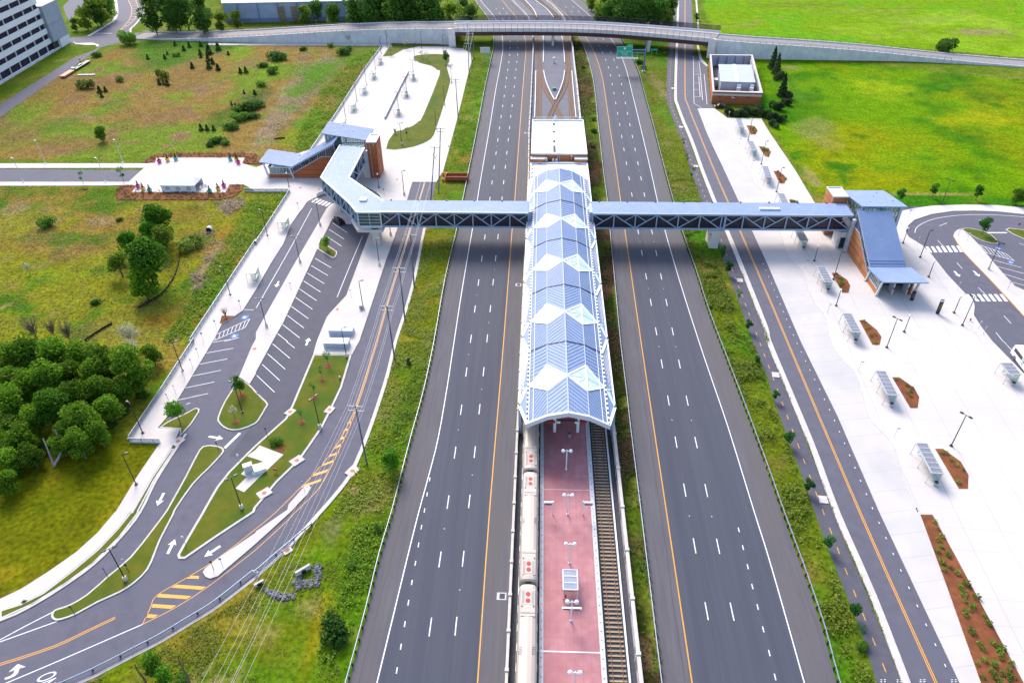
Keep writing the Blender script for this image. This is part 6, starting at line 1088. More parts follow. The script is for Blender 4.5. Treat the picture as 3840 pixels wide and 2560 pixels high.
for a in [('d', 1, 1, 1, 590, 500, .1, 'twin head black lamp on the middle sidewalk nearest the crosswalk'), ('d', 1, 1, 1, 405, 840, .1, 'twin head black lamp on the middle sidewalk across from the parked black car'), ('d', 1, 1, 1, 97, 1430, .1, 'twin head black lamp on the middle sidewalk farthest from the crosswalk')]: lamp(*a, 'twin lamps of the middle sidewalk')
for a in [('s', 1, 1, 1, 1135, 870, .4, 'black lamp beside the square pier of the glass link'), ('s', 1, 1, 1, 985, 1265, .4, 'black lamp with a litter bin at its white footing'), ('s', 1, 1, 2, 832, 140, .4, 'black lamp rising between the two grey lockers'), ('s', 1, 1, 1, 1238, 590, .4, 'black lamp standing below the footbridge corner'), ('s', 1, 1, 1, 1362, 220, .4, 'black lamp on the plaza left of the road end')]: lamp(*a, 'single lamps of the east sidewalk')
for a in [('s', 0, 0, 2, 2228, 650, 2.8, 'black lamp on the rounded lawn island under the bright young tree'), ('d', 1, 1, 2, 588, 790, 1.0, 'twin head black lamp on the long lawn among mulch rings'), ('d', 1, 0, 2, 2222, 1530, .7, 'twin head black lamp by the white pad with the metal cabinet'), ('d', 1, 0, 3, 1155, 620, .6, 'twin head black lamp with a thick white footing on the wedge island')]: lamp(*a, 'lamps on the station lawns')
BW = [(1207, 430, 's', 0, 'beside the retaining wall corner'), (1150, 495, 's', 0, 'behind the farthest busway shelter'), (1098, 640, 's', 0, 'beside the farthest shelter of the left busway row'), (1015, 780, 's', 0, 'beside the second shelter of the left busway row'), (927, 930, 's', 0, 'beside the third shelter of the left busway row'), (825, 1095, 's', 0, 'beside the fourth shelter of the left busway row'), (1522, 440, 's', 0, 'on the grass bank below the retaining wall'), (1722, 470, 's', 0, 'on the outer curve under the overpass end'), (1460, 560, 's', 1, 'at the left tip of the bean shaped island'), (1450, 720, 'd', 0, 'beside the farthest middle busway shelter'), (1387, 885, 'd', 0, 'beside the second middle busway shelter'), (1312, 1030, 'd', 0, 'beside the nearest middle busway shelter'), (1757, 600, 's', 1, 'on the neck of the bean shaped island'), (1797, 765, 's', 1, 'on the right rim of the bean shaped island'), (1732, 965, 's', 1, 'halfway down the bean shaped island'), (1655, 1185, 's', 1, 'low on the bean shaped island'), (1340, 1330, 'd', 1, 'at the bottom of the bean shaped island')]
for x, y, k, b_, w_ in BW: lamp(k, b_, 1, 0, x, y, .3, ('twin head black lamp ' if k == 'd' else 'black lamp ')+w_, 'lamps of the busway loop')
for a in [('s', 0, 2, 0, 2170, 1290, 'by the farthest planting bed of the plaza'), ('s', 0, 2, 0, 2290, 1510, 'by the second farthest planting bed'), ('s', 0, 3, 1, 78, 195, 'by the third farthest planting bed'), ('s', 0, 3, 1, 600, 1000, 'in the corner of the bed left of the station entrance'), ('s', 0, 3, 1, 1398, 795, 'at the upper crosswalk of the bus loop'), ('d', 0, 3, 1, 1595, 310, 'on the grass behind the bus loop curve'), ('d', 1, 3, 1, 2025, 905, 'on the long pavement between the bus loop and the disabled bays'), ('d', 0, 3, 1, 1785, 1420, 'at the lower crosswalk of the bus loop'), ('d', 0, 3, 2, 1090, 55, 'by the lowest bed before the open plaza'), ('d', 0, 3, 2, 1682, 958, 'standing alone on the open lower plaza')]:
    lamp(a[0], a[1], *a[2:6], .5 if a[0] == 's' else -.9, ('twin head black lamp ' if a[0] == 'd' else 'black lamp ')+a[6], 'lamps of the bus plaza')
for c, r_, x, y, w_ in [(1, 1, 303, 145, 'in front of the left station brick wall'), (1, 1, 1130, 155, 'at the foot of the red brick lift tower'), (3, 1, 1240, 665, 'at the inner kerb of the bus loop bend'), (3, 1, 425, 830, 'on the bus plaza below the footbridge'), (3, 1, 625, 1240, 'between the station entrance bed and the next shelter'), (3, 1, 1475, 975, 'on the pale paving right of the station entrance'), (3, 1, 1250, 1480, 'on the open paving below the entrance'), (3, 1, 1708, 1305, 'right of the black information pillar')]: lamp('g', 0, c, r_, x, y, 0, 'short globe lamp '+w_, 'short globe lamps of the stations')
for c, r_, x, y, w_ in [(0, 0, 418, 1503, 'north side of the side road, left one'), (0, 0, 1130, 1497, 'north side of the side road, right one'), (0, 1, 215, 105, 'south side of the side road, left one'), (0, 1, 970, 103, 'south side of the side road, right one')]: lamp('w', 0, c, r_, x, y, 2.6, 'pale grey lamp on the '+w_, 'pale lamps of the side road')
# slim sign posts
sign_col = {'w': white_m, 'r': mat('sign_red', (.45, .02, .03), None, 1, .5), 'b': mat('sign_blue', (.1, .25, .5), None, 1, .5), 'y': mat('sign_yellow', (.65, .5, .03), None, 1, .5), 'k': dark_metal, 'g': mat('sign_green', (.02, .33, .22), None, 1, .5), 'o': mat('sign_orange', (.65, .2, .02), None, 1, .5), 's': steel_lt}
def signpost(c, r_, x, y, col, label, h=2.4, sz=(.38, .5), rz=0., shape='box', z0=.15, grp=None):
    b = P(*q1(c, r_, x, y), z0); r = thing('sign_post', label, 'sign', tuple(b), grp); MB().tube(b, b+Vector((0, 0, h)), .05, .04, 6).build('post', steel if col != 'k' else dark_metal, r); m = MB(); d = Vector((math.cos(rz), math.sin(rz), 0)); n = Vector((-d.y, d.x, 0)); cc = b+Vector((0, 0, h-sz[1]/2))-n*.07
    k = 8 if shape == 'oct' else 4; pts = [cc+d*(sz[0]*.54*math.cos(PI/k+2*PI*i/k))+Vector((0, 0, sz[1]*.54*math.sin(PI/k+2*PI*i/k))) for i in range(8)] if shape == 'oct' else [cc+d*(a*sz[0]/2)+Vector((0, 0, e*sz[1]/2)) for a, e in ((-1, -1), (1, -1), (1, 1), (-1, 1))]
    m.add(pts+[p+n*.04 for p in pts], [tuple(range(len(pts))), tuple(range(2*len(pts)-1, len(pts)-1, -1))]+[(i, len(pts)+i, len(pts)+(i+1) % len(pts), (i+1) % len(pts)) for i in range(len(pts))]); m.build('plate', sign_col[col], r); return r
for a in [(0, 3, 1708, 300, 'w', 'small white one way sign at the pointed tip of the long lawn'), (0, 3, 1965, 528, 'k', 'thin sign at the lower end of the concrete refuge, left of two'), (0, 3, 2048, 500, 'b', 'blue backed sign at the lower end of the concrete refuge, right of two'), (1, 2, 445, 1365, 'b', 'sign on the upper tip of the concrete refuge'), (0, 2, 2010, 1000, 'k', 'dark backed sign at the top of the wedge island'), (0, 2, 2205, 1115, 'w', 'white sign behind the metal cabinet pad'), (0, 3, 990, 590, 'k', 'dark green backed sign on the wedge island kerb'), (0, 3, 1165, 510, 's', 'pale backed sign left of two on the wedge island'), (0, 3, 1190, 555, 'k', 'dark sign right of two on the wedge island'), (0, 3, 690, 940, 'k', 'low dark sign on the kerb of the wedge island'), (1, 2, 105, 870, 'k', 'small dark sign on the lawn above the green bush'), (1, 2, 35, 540, 'b', 'turquoise sign at the upper kerb of the rounded island'), (1, 1, 590, 225, 'y', 'yellow pedestrian sign by the crosswalk'), (1, 1, 1178, 230, 'b', 'blue sign beside the curved railing'), (1, 1, 325, 1095, 's', 'thin sign on the middle sidewalk by the white arrow'), (1, 1, 875, 1160, 's', 'thin sign on the east sidewalk above the kerb bend'), (1, 1, 392, 355, 's', 'thin sign on the left sidewalk by the crosswalk kerb'), (0, 1, 2212, 1260, 'b', 'slim sign on the left sidewalk above the small mulch bed'), (0, 1, 1988, 1445, 'b', 'blue disabled parking sign next to the small mulch bed'), (0, 1, 1868, 1560, 'b', 'blue disabled parking sign above the striped bay'), (0, 2, 1825, 135, 'b', 'blue sign at the first lower parking bay'), (0, 2, 1768, 232, 's', 'grey sign at the second lower parking bay'), (0, 2, 1697, 345, 's', 'grey sign at the third lower parking bay'), (0, 2, 1615, 475, 's', 'grey sign at the fourth lower parking bay'), (0, 2, 1553, 555, 'b', 'blue sign behind the bright tree at the last bay'), (0, 0, 722, 295, 'y', 'bright yellow sign beside the far road curve'), (1, 0, 560, 228, 'y', 'yellow diamond sign in front of the warehouse trees'), (3, 1, 1290, 425, 'b', 'blue sign behind the bus loop near the station roof'), (3, 1, 1745, 598, 's', 'pale sign at the tip of the loop pavement'), (3, 1, 1372, 672, 's', 'pale sign at the inner bend of the bus loop'), (3, 1, 1740, 1095, 's', 'stop sign back at the lower crosswalk'), (3, 1, 2200, 1090, 's', 'pale sign at the last disabled bay'), (3, 1, 1830, 640, 's', 'pale sign by the first island of the bus loop'), (3, 1, 1930, 1455, 's', 'pale sign left of two on the lower bus loop kerb'), (3, 1, 1975, 1505, 's', 'pale sign right of two on the lower bus loop kerb'), (2, 0, 1990, 1080, 'w', 'white post sign at the hedge corner of the plaza'), (1, 0, 1775, 1400, 'b', 'blue wheelchair sign by the busway exit'), (1, 0, 1980, 1060, 'b', 'small blue marker in the verge bushes')]:
    signpost(*a[:5], a[5], rz=rng.uniform(-.5, .5))
signpost(3, 1, 2285, 545, 'r', 'red stop sign at the second island of the bus loop', 2.3, (.8, .8), .3, 'oct'); signpost(1, 2, 185, 1200, 'r', 'low red fire sign on the lawn right of the white pad', 1.0, (.9, .5), -.3); signpost(2, 0, 1292, 940, 'o', 'orange and white road sign lying in the right verge', 1.6, (1.1, 1.1), .1, z0=0)
for c, r_, x, y, w_ in [(3, 1, 337, 905, 'left of the shelter by the footbridge pier'), (3, 1, 545, 1310, 'between the station entrance and the long shelter'), (3, 2, 830, 272, 'above the shelter with the wide brown bed'), (3, 2, 1155, 888, 'above the lowest long shelter'), (2, 0, 2085, 1340, 'by the second farthest shelter'), (2, 0, 2200, 1545, 'by the third farthest shelter')]:
    b = P(*q1(c, r_, x, y), .13); r = thing('bus_stop_flag', 'thin bus stop flag pole '+w_, 'bus stop sign', tuple(b), 'bus stop flags of the plaza'); MB().tube(b, b+Vector((0, 0, 2.6)), .05, .05, 6).build('post', steel_lt, r); MB().box(b+Vector((.25, 0, 2.6)), (.6, .08, .12)).build('flag', dark_metal, r)
# ------------------------------------------------------------------ bus shelters
sh_frame = mat('shelter_frame', (.44, .44, .45), None, 1, .45); sh_glass = glass('shelter_roof_glass', (.8, .8, .84), .62, .3, (.27, .27, .32))
def shelter_proto(L_, panes, wd=2.1, h=2.65):
    r = thing('bus_shelter', 'shelter', 'bus shelter'); f = MB(); y0, y1 = -L_/2, L_/2
    for x in (-wd/2, wd/2): f.bx(x-.09, x+.09, y0, y1, h-.1, h+.1)
    for i in range(panes+1): y = y0+L_*i/panes; f.bx(-wd/2, wd/2, y-.08, y+.08, h-.08, h+.08)
    f.build('roof_frame', sh_frame, r); MB().bx(-wd/2+.05, wd/2-.05, y0+.05, y1-.05, h-.02, h+.02).build('roof_glass', sh_glass, r)
    ys = [y0+.08, y1-.08]+([0.] if panes > 4 else [])
    for y in ys:
        for x in (-wd/2+.03, wd/2-.1): MB().tube((x-(.25 if x < 0 else 0), y, 0), (x, y, h), .055, .055, 6).box((x-(.25 if x < 0 else 0), y, .03), (.25, .25, .06)).build('leg', sh_frame, r)
    g = MB(); g.bx(wd/2-.1, wd/2-.08, y0+.1, y1-.1, .15, h-.15); g.build('rear_glass', glass_pale, r)
    for a, b_ in ((y0+.1, y0+.13), (y1-.13, y1-.1)): MB().bx(-.1, wd/2-.1, a, b_, .15, h-.15).build('end_glass', glass_pale, r)
    MB().bx(.45, .85, -L_*.3, L_*.3, .42, .48).bx(.6, .7, -L_*.28, -L_*.26, 0, .42).bx(.6, .7, L_*.26, L_*.28, 0, .42).build('bench', steel, r); MB().bx(-wd/2-.1, wd/2-.2, y0+.03, y0+.07, .85, .9).build('rail', sh_frame, r); return r
SL, SM, SS = proto(shelter_proto, 7.2, 6), proto(shelter_proto, 3.9, 3, 2.5), proto(shelter_proto, 3.6, 3, 2.3)
bin_body = mat('bin_grey', (.30, .33, .36), (.36, .38, .4), 3, .6)
def bin_(p, label, grp): r = thing('litter_bin', label, 'litter bin', tuple(p), grp); MB().tube(p, p+Vector((0, 0, .8)), .3, .34, 12).build('bin_body', bin_body, r); MB().tube(p+Vector((0, 0, .8)), p+Vector((0, 0, .98)), .37, .33, 12).build('bin_lid', mat('bin_lid', (.025, .025, .05), None, 1, .5), r)
def put_shelter(pr, c, r_, bl_, fl, br, label, grp, hasbin=None, L_=None):
    A, B, C = P(*q1(c, r_, *bl_), 2.75), P(*q1(c, r_, *fl), 2.75), P(*q1(c, r_, *br), 2.75); d = (A-B).normalized(); n = Vector((d.y, -d.x, 0)); w2_ = abs((C-A).dot(n))/2; ce = (A+B)/2+n*w2_; ang = math.atan2(d.y, d.x)-PI/2; ce.z = .13; L0 = (A-B).length; s_ = copy_tree(pr, ce, ang, None, label, grp); nat = {SL: 7.2, SM: 3.9, SS: 3.6}[pr]; s_.scale = (1, max(.7, min(1.35, L0/nat)), 1)
    if hasbin: b = ce-d*(L0/2+.5)+n*.2; b.z = .13; bin_(b, hasbin, 'litter bins beside the bus shelters')
gR = 'glass bus shelters of the right bus plaza'
for a in [(SL, 2, 0, (2055, 1100), (2082, 1172), (2108, 1100), 'bus shelter at the far end of the plaza by the hedge', None), (SL, 2, 0, (2160, 1300), (2198, 1382), (2216, 1298), 'bus shelter second from the far end of the plaza', None), (SL, 2, 1, (2295, -38), (2328, 60), (2352, -38), 'bus shelter third from the far end, by the small brown bed', None), (SL, 3, 1, (90, 213), (135, 310), (142, 212), 'bus shelter just behind the footbridge roof', None), (SL, 3, 1, (243, 535), (300, 642), (305, 535), 'bus shelter just in front of the footbridge', 'bin at the shelter by the footbridge'), (SL, 3, 1, (450, 885), (520, 1022), (520, 882), 'bus shelter left of the station entrance', 'bin at the shelter left of the station entrance'), (SL, 3, 1, (685, 1315), (770, 1482), (765, 1313), 'bus shelter one below the station entrance', 'bin at the shelter one below the entrance'), (SL, 3, 2, (985, 272), (1095, 490), (1080, 275), 'bus shelter second from the lower end of its row', 'bin at the second lowest shelter'), (SL, 3, 2, (1355, 935), (1500, 1207), (1465, 938), 'lowest and nearest bus shelter of the plaza row', 'bin casting a pale shadow at the lowest shelter'), (SM, 3, 2, (2140, 200), (2222, 302), (2235, 200), 'short three pane shelter beside the white bus', 'bin in front of the shelter by the white bus')]: put_shelter(a[0], a[1], a[2], a[3], a[4], a[5], a[6], gR, a[7])
gL = 'small glass bus shelters of the busway'
for a in [(SS, 1, 0, (1112, 505), (1095, 550), (1160, 507), 'busway shelter at the far end of the left row, by the grass bank'), (SS, 1, 0, (1048, 632), (1030, 688), (1102, 638), 'busway shelter second from the far end of the left row'), (SS, 1, 0, (965, 765), (945, 822), (1012, 770), 'busway shelter in the middle of the left row'), (SS, 1, 0, (870, 918), (845, 978), (915, 922), 'busway shelter second from the near end of the left row'), (SS, 1, 0, (775, 1085), (752, 1135), (820, 1090), 'busway shelter half hidden behind the left station roof'), (SS, 1, 0, (1412, 645), (1412, 695), (1450, 645), 'dark edged shelter at the far end of the busway middle platform'), (SS, 1, 0, (1343, 795), (1340, 850), (1390, 795), 'middle shelter of the busway middle platform'), (SS, 1, 0, (1265, 958), (1263, 1015), (1320, 960), 'nearest shelter of the busway middle platform'), (SS, 1, 1, (225, 420), (195, 476), (297, 420), 'small shelter on the left sidewalk near the crosswalk'), (SS, 0, 1, (2292, 876), (2260, 948), (2370, 878), 'small shelter on the left sidewalk beside the green bank')]: put_shelter(*a, gL)
bin_(P(*q1(1, 1, 963, 1272), .15), 'brown litter bin next to a lamp on the east sidewalk', 'litter bins beside the bus shelters')
# ------------------------------------------------------------------ fences, railings, guardrails
rail_glass = glass('mesh_panel', (.8, .82, .84), .3, .5, (.3, .33, .36))
def railing(label, npts, h=1.1, step=2.4, wallh=.0, z0=.15, k=0, m=steel, thick=.35):
    L_ = W2(npts, z0); L_ = smooth(L_, k) if k else L_; r = thing('railing', label, 'railing', tuple(L_[0]))
    if wallh is not None: MB().sweep(L_, 0, thick, -.3, .12).build('edge_wall', mat('edge_grey', (.24, .25, .27), (.29, .3, .32), 1, .8), r)
    rl = MB()
    for z in (h, .15): rl.sweep(L_, .02, .09, z-.05, z)
    rl.build('rail', m, r); MB().sweep(L_, .045, .065, .15, h-.05).build('mesh_panel', rail_glass, r)
    for p, d in resample(L_, step)[:95]: MB().bx(p.x-.04, p.x+.04, p.y-.04, p.y+.04, z0, z0+h).build('post', m, r)
    return r
railing('grey mesh railing along the edge of the long left sidewalk', q(1, 1, [(312, 197), (0, 680)])+q(0, 1, [(2352, 658), (1755, 1568)])+q(0, 2, [(1785, 0), (1500, 440), (1192, 900)]), thick=-.6); railing('short mesh railing at the zigzag end of the left sidewalk', q(0, 2, [(1195, 922), (1475, 930)]), thick=-.2); railing('thin mesh railing along the plaza above the green bank', q(0, 1, [(2250, 190)])+q(1, 1, [(0, 194), (310, 194)]), thick=-.2); railing('grey wall and railing along the left side of the busway', q(1, 0, [(1160, 427), (1000, 647), (720, 1087), (500, 1400)]), thick=-.9); railing('curved mesh railing on the plaza behind the glass link', q(1, 1, [(985, 172), (1070, 200), (1130, 240), (1165, 292)]), k=3); railing('short curved railing left of the crosswalk', q(1, 1, [(562, 238), (600, 222), (645, 212)]), k=3)
low = q(1, 0, [(1402, 665), (1330, 800), (1185, 1095)]); L_ = W2(low, .13); r = thing('low_wall', 'low blue grey wall between the busway lanes', 'wall', tuple(L_[0])); MB().sweep(L_, -.25, .25, 0, .9).build('wall', mat('low_wall_grey', (.3, .31, .38), None, 1, .8), r); MB().sweep(L_, -.3, .3, .9, .98).build('coping', kerb_m, r)
kb = MB()
for a in ([(1512, 680), (1430, 900), (1340, 1112)], [(1190, 668), (1108, 758)], [(1118, 795), (1022, 912)], [(1035, 948), (928, 1070)], [(940, 1108), (900, 1155)], [(1250, 520), (1180, 620)], [(1130, 740), (1118, 795)]): kb.sweep(W2(q(1, 0, a)), -.12, .12, .1, .17)
structure('busway_kerb', kb, gutter_m)
cwb = MB()
for i in range(9): quadmark(cwb, q(1, 0, [(1238-6*i, 1142+13*i), (1312-8*i, 1142+13*i), (1308-8*i, 1149+13*i), (1233-6*i, 1149+13*i)]), .136)
structure('busway_crosswalk', cwb, white_paint)
def guardrail(label, L_, s0, off, face, posts=1.95, mirror=1):
    L_ = [Vector((p.x, p.y, 0)) for p in L_]; r = thing('guardrail', label, 'guardrail', tuple(L_[0]), 'steel guardrails of the roads'); MB().sweep(L_, off, off+.06*face, .45, .8).sweep(L_, off+.06*face, off+.1*face, .55, .7).build('rail', steel, r)
    T_ = resample(L_, posts); T_.sort(key=lambda t: t[0].y); first = None; rest = MB()
    for i, (p, d) in enumerate(T_):
        n = Vector((-d.y, d.x, 0)); c = p+n*(off-.15*face)
        if i < 99:
            if first is None: first = MB().box((c.x, c.y, .36), (.16, .26, .74)).build('post', black_m, r); c0 = c
            else: o = first.copy(); COL.objects.link(o); o.parent = r; o.location = (c.x-c0.x, c.y-c0.y, 0)
        elif p.y < 430: rest.box((c.x, c.y, .36), (.16, .26, .74))
    if rest.v: rest.build('post', black_m, r, kind='stuff')
    return r
guardrail('guardrail on the left edge of the southbound motorway', HL_edge, 0, -.25, -1); guardrail('guardrail between the northbound motorway and the brown median strip', HR_med, 0, -.25, -1); guardrail('guardrail on the right edge of the northbound motorway, along the green strip', HR_edge, 0, .25, 1)
gl = smooth(W2(q(1, 3, [(532, 135), (430, 215), (345, 290), (180, 430), (0, 585)])+q(0, 3, [(2345, 572), (2150, 728), (1950, 880), (1720, 1020), (1480, 1165), (1220, 1300), (950, 1440), (670, 1570), (0, 1850)])), 3); guardrail('dark guardrail along the outer bend of the access road', gl, 0, -.5, 1, 3.8)
# ------------------------------------------------------------------ power poles and wires
wood = mat('pole_wood', (.10, .11, .11), (.15, .16, .15), 3, .9); wire_m = mat('wire', (.5, .5, .52), None, 1, .5)
UP_ = [(1, 2, 1018, 1120, 1, 2, 912, 590, 2), (1, 2, 1275, 165, 1, 1, 1200, 1240, 2), (1, 1, 1370, 1380, 1, 1, 1315, 890, 2), (1, 1, 1453, 1060, 1, 1, 1420, 585, 1), (1, 1, 1605, 300, 1, 0, 1640, 1350, 1), (1, 1, 1677, 210, 1, 0, 1695, 1178, 2), (1, 0, 1857, 1085, 1, 0, 1833, 728, 2), (1, 0, 1958, 708, 1, 0, 1948, 400, 1), (1, 0, 1986, 625, 1, 0, 1968, 285, 2), (1, 0, 2002, 535, 1, 0, 1990, 290, 1)]
uw = ['nearest, above the striped yellow median', 'second, beside the grey lockers', 'third, leaning over the double yellow line', 'fourth, just in front of the footbridge', 'behind the footbridge at the road end', 'at the edge of the busway exit', 'by the middle of the busway strip', 'on the far busway curve, front of three', 'on the far busway curve, middle of three', 'on the far busway curve, rear of three']; ARMS = []
for (c, r_, x, y, c2, r2_, x2, y2, na), w_ in zip(UP_, uw):
    b = P(*q1(c, r_, x, y)); h = min(15.5, max(11.5, hgt(q1(c, r_, x, y), q1(c2, r2_, x2, y2)))); top = P(*q1(c2, r2_, x2, y2), h); top = b.lerp(top, .8) if abs(top.x-b.x) > 3 else top; top.z = h; r = thing('power_pole', 'tall wooden power pole '+w_, 'utility pole', tuple(b), 'power poles along the access road'); MB().tube(b, top, .2, .13, 8).build('pole', wood, r); arms = []
    for k in range(na):
        zc = top+Vector((0, 0, -.15-1.05*k)); s = 1.45; MB().beam(zc+Vector((-s, .1, 0)), zc+Vector((s, -.1, 0)), .13, .15).build('crossarm', mat('crossarm', (.45, .44, .42), None, 1, .7), r); arms.append(zc)
        for sx in (-s*.95, -.35, s*.95): MB().tube(zc+Vector((sx, 0, .05)), zc+Vector((sx, 0, .3)), .06, .04, 6).build('insulator', steel_lt, r)
    if na == 1: MB().beam(top+Vector((-.7, 0, -2.2)), top+Vector((0, 0, -3.8)), .1, .1).beam(top+Vector((.7, 0, -2.2)), top+Vector((0, 0, -3.8)), .1, .1).build('bracket', dark_metal, r)
    ARMS.append((top, arms))
def wirecurve(label, pts, rad=.016):
    mb = MB()
    for a, b in zip(pts, pts[1:]):
        a, b = Vector(a), Vector(b); n = 8; sag = (b-a).length*.018; pr = [a.lerp(b, i/n)-Vector((0, 0, sag*4*(i/n)*(1-i/n))) for i in range(n+1)]
        for u, v in zip(pr, pr[1:]): mb.tube(u, v, rad, rad, 4, cap=False)
    tag(mb.build('power_line', wire_m), label, 'cable', 'overhead wires along the access road')
wl = ['outermost left', 'second from the left', 'third from the left', 'third from the right', 'second from the right', 'outermost right']; bx_ = [765, 796, 837, 861, 884, 908]; order = [0, 1, 2, 4, 5, 6, 7, 8]
for i in range(6):
    k, j = (0, (-1.38, -.35, 1.38)[i//2]) if i % 2 == 0 else (1, (-1.38, -.35, 1.38)[i//2]); pts = []
    t0 = ARMS[0][1][min(k, 1)]+Vector((j, 0, .3)); g = P(bx_[i], 2560, 12.4); far = t0+(g-t0)*1.7; far.z = t0.z-.4; pts.append(far)
    for n in order:
        a = ARMS[n][1]; pts.append(a[min(k, len(a)-1)]+Vector((j, 0, .3)))
    wirecurve('overhead power wire crossing the lower lawn, %s of six' % wl[i], pts)
p0 = [far]; b = Vector((far.x-1, far.y, 0)); r = thing('power_pole', 'power pole just below the bottom edge of the lawn', 'utility pole', tuple(b), 'power poles along the access road'); MB().tube(b, b+Vector((0, 0, 13.6)), .2, .14, 8).build('pole', wood, r); [MB().beam(b+Vector((-1.6, 0, z)), b+Vector((1.6, 0, z)), .13, .15).build('crossarm', bpy.data.materials['crossarm'], r) for z in (13.2, 12.2)]
# lattice tower beside the overpass end
b = P(*q1(1, 0, 1955, 500)); r = thing('line_pole_group', 'grey steel transmission pole with three crossarms in front of the overpass', 'utility pole', tuple(b)); f = MB(); f.tube(b, b+Vector((0, 0, 15)), .22, .14, 8); f.build('pole', steel, r)
for z, s in ((14.6, 1.6), (12.4, 2.0), (10.4, 2.4)): MB().beam(b+Vector((-s, 0, z)), b+Vector((s, 0, z)), .14, .16).beam(b+Vector((-s, 0, z)), b+Vector((0, 0, z+1)), .06, .06).beam(b+Vector((s, 0, z)), b+Vector((0, 0, z+1)), .06, .06).build('crossarm', steel_lt, r)
b = P(*q1(1, 0, 1872, 180)); r = thing('cell_mast', 'thin grey mast rising from the trees left of the overpass', 'mast', tuple(b)); MB().tube(b, b+Vector((0, 0, 24)), .35, .2, 8).build('pole', steel, r); [MB().box(b+Vector((dx, -.3, z)), (.5, .3, 1.6)).build('antenna', white_m, r) for dx in (-.8, 0, .8) for z in (22.5,)]
# ------------------------------------------------------------------ motorway signs
def PY(x, y, Y):
    d = RT*(x-1920)/F-UP*(y-1280)/F+FW; t = Y/d[1]; return Vector((d[0]*t, Y, H+d[2]*t))
z5 = lambda x, y: (2300+x*.09565, 140+y*.09565)
b = P(*z5(1180, 1360)); Y = b.y; r = thing('motorway_sign', 'large green exit sign on a blue steel cantilever arm over the northbound lanes', 'road sign', tuple(b)); A, B, C, D = [PY(*z5(*p), Y-.9) for p in ((150, 362), (765, 362), (735, 765), (140, 755))]; gs = mat('highway_green', (.0, .36, .20), None, 1, .5); blue_st = mat('blue_steel', (.10, .16, .3), None, 1, .5)
MB().bx(A.x, B.x, Y-.98, Y-.9, C.z, A.z).build('sign_panel', gs, r); t_ = [PY(*z5(*p), Y-.9) for p in ((545, 285), (772, 362))]; MB().bx(t_[0].x, t_[1].x, Y-.98, Y-.9, A.z+.02, t_[0].z).build('exit_tab', gs, r); bd = MB(); ex = .07
for x0, x1, z0, z1 in ((A.x, B.x, A.z-.12, A.z-.05), (A.x, B.x, C.z+.05, C.z+.12), (A.x+.05, A.x+.12, C.z, A.z), (B.x-.12, B.x-.05, C.z, A.z)): bd.bx(x0, x1, Y-1., Y-.985, z0, z1)
bd.build('sign_border', white_m, r); cx, hh = (A.x+B.x)/2, A.z-C.z; fm_ = lambda z: frame((cx, Y-1.0, z), (1, 0, 0), (0, 0, 1))
text_mesh('sign_text', 'Loudoun County', hh*.19, white_m, r, fm_(A.z-hh*.46)); text_mesh('sign_text', 'Parkway', hh*.19, white_m, r, fm_(A.z-hh*.65)); text_mesh('sign_text', '1/2 MILE', hh*.14, white_m, r, fm_(A.z-hh*.84)); text_mesh('sign_text', 'EXIT', hh*.12, white_m, r, frame(((t_[0].x+t_[1].x)/2, Y-1., (t_[0].z+A.z)/2), (1, 0, 0), (0, 0, 1)))
MB().tube((cx, Y-1.02, A.z-hh*.2), (cx, Y-.98, A.z-hh*.2), hh*.11, hh*.11, 16).build('route_shield', white_m, r); topz = PY(*z5(1280, 480), Y).z; tp = PY(*z5(1280, 480), Y); MB().tube(b, (b.x, Y, topz), .42, .36, 12).build('column', blue_st, r); ar = MB(); x0 = A.x+.5
for z in (topz-.2, topz-1.6): ar.tube((b.x, Y, z), (x0, Y, z), .2, .2, 8)
n = 12
for i in range(n): xa, xb_ = b.x+(x0-b.x)*i/n, b.x+(x0-b.x)*(i+1)/n; ar.beam((xa, Y, topz-.2 if i % 2 else topz-1.6), (xb_, Y, topz-1.6 if i % 2 else topz-.2), .1, .1)
ar.build('cantilever_arm', blue_st, r); ww = MB(); ww.bx(A.x, PY(*z5(955, 810), Y).x, Y-1.8, Y-1., C.z-.6, C.z-.5)
for x in np.linspace(A.x+.3, PY(*z5(930, 810), Y).x, 5): ww.bx(x-.04, x+.04, Y-1.05, Y-.98, C.z-.6, topz-1.)
ww.build('walkway', steel_lt, r); MB().box((b.x, Y, .3), (1.4, 1.4, .6)).build('footing', kerb_m, r)
b = P(*q1(1, 0, 2105, 575)); r = thing('motorway_sign', 'pale grey back of a road sign left of the southbound lanes', 'road sign', tuple(b)); A, C = PY(*q1(1, 0, 2058, 436), b.y), PY(*q1(1, 0, 2152, 488), b.y); MB().bx(A.x, C.x, b.y-.05, b.y+.05, C.z, A.z).build('sign_panel', mat('sign_back', (.5, .5, .56), None, 1, .4, .2), r)
for x in (A.x+1, (A.x+C.x)/2, C.x-1): MB().bx(x-.08, x+.08, b.y+.05, b.y+.2, 0, A.z).build('sign_post', steel, r); MB().bx(x-.05, x+.05, b.y-.09, b.y-.05, C.z, A.z).build('stiffener', steel, r)
b = P(*q1(2, 0, 1308, 505)); r = thing('road_sign', 'small green sign on a post behind the overpass pier', 'road sign', tuple(b)); A, C = PY(*q1(2, 0, 1278, 450), b.y), PY(*q1(2, 0, 1338, 466), b.y); MB().bx(A.x, C.x, b.y-.05, b.y+.05, C.z, A.z).build('sign_panel', gs, r); [MB().bx(x-.06, x+.06, b.y+.05, b.y+.15, 0, A.z).build('sign_post', steel, r) for x in (A.x+.4, C.x-.4)]
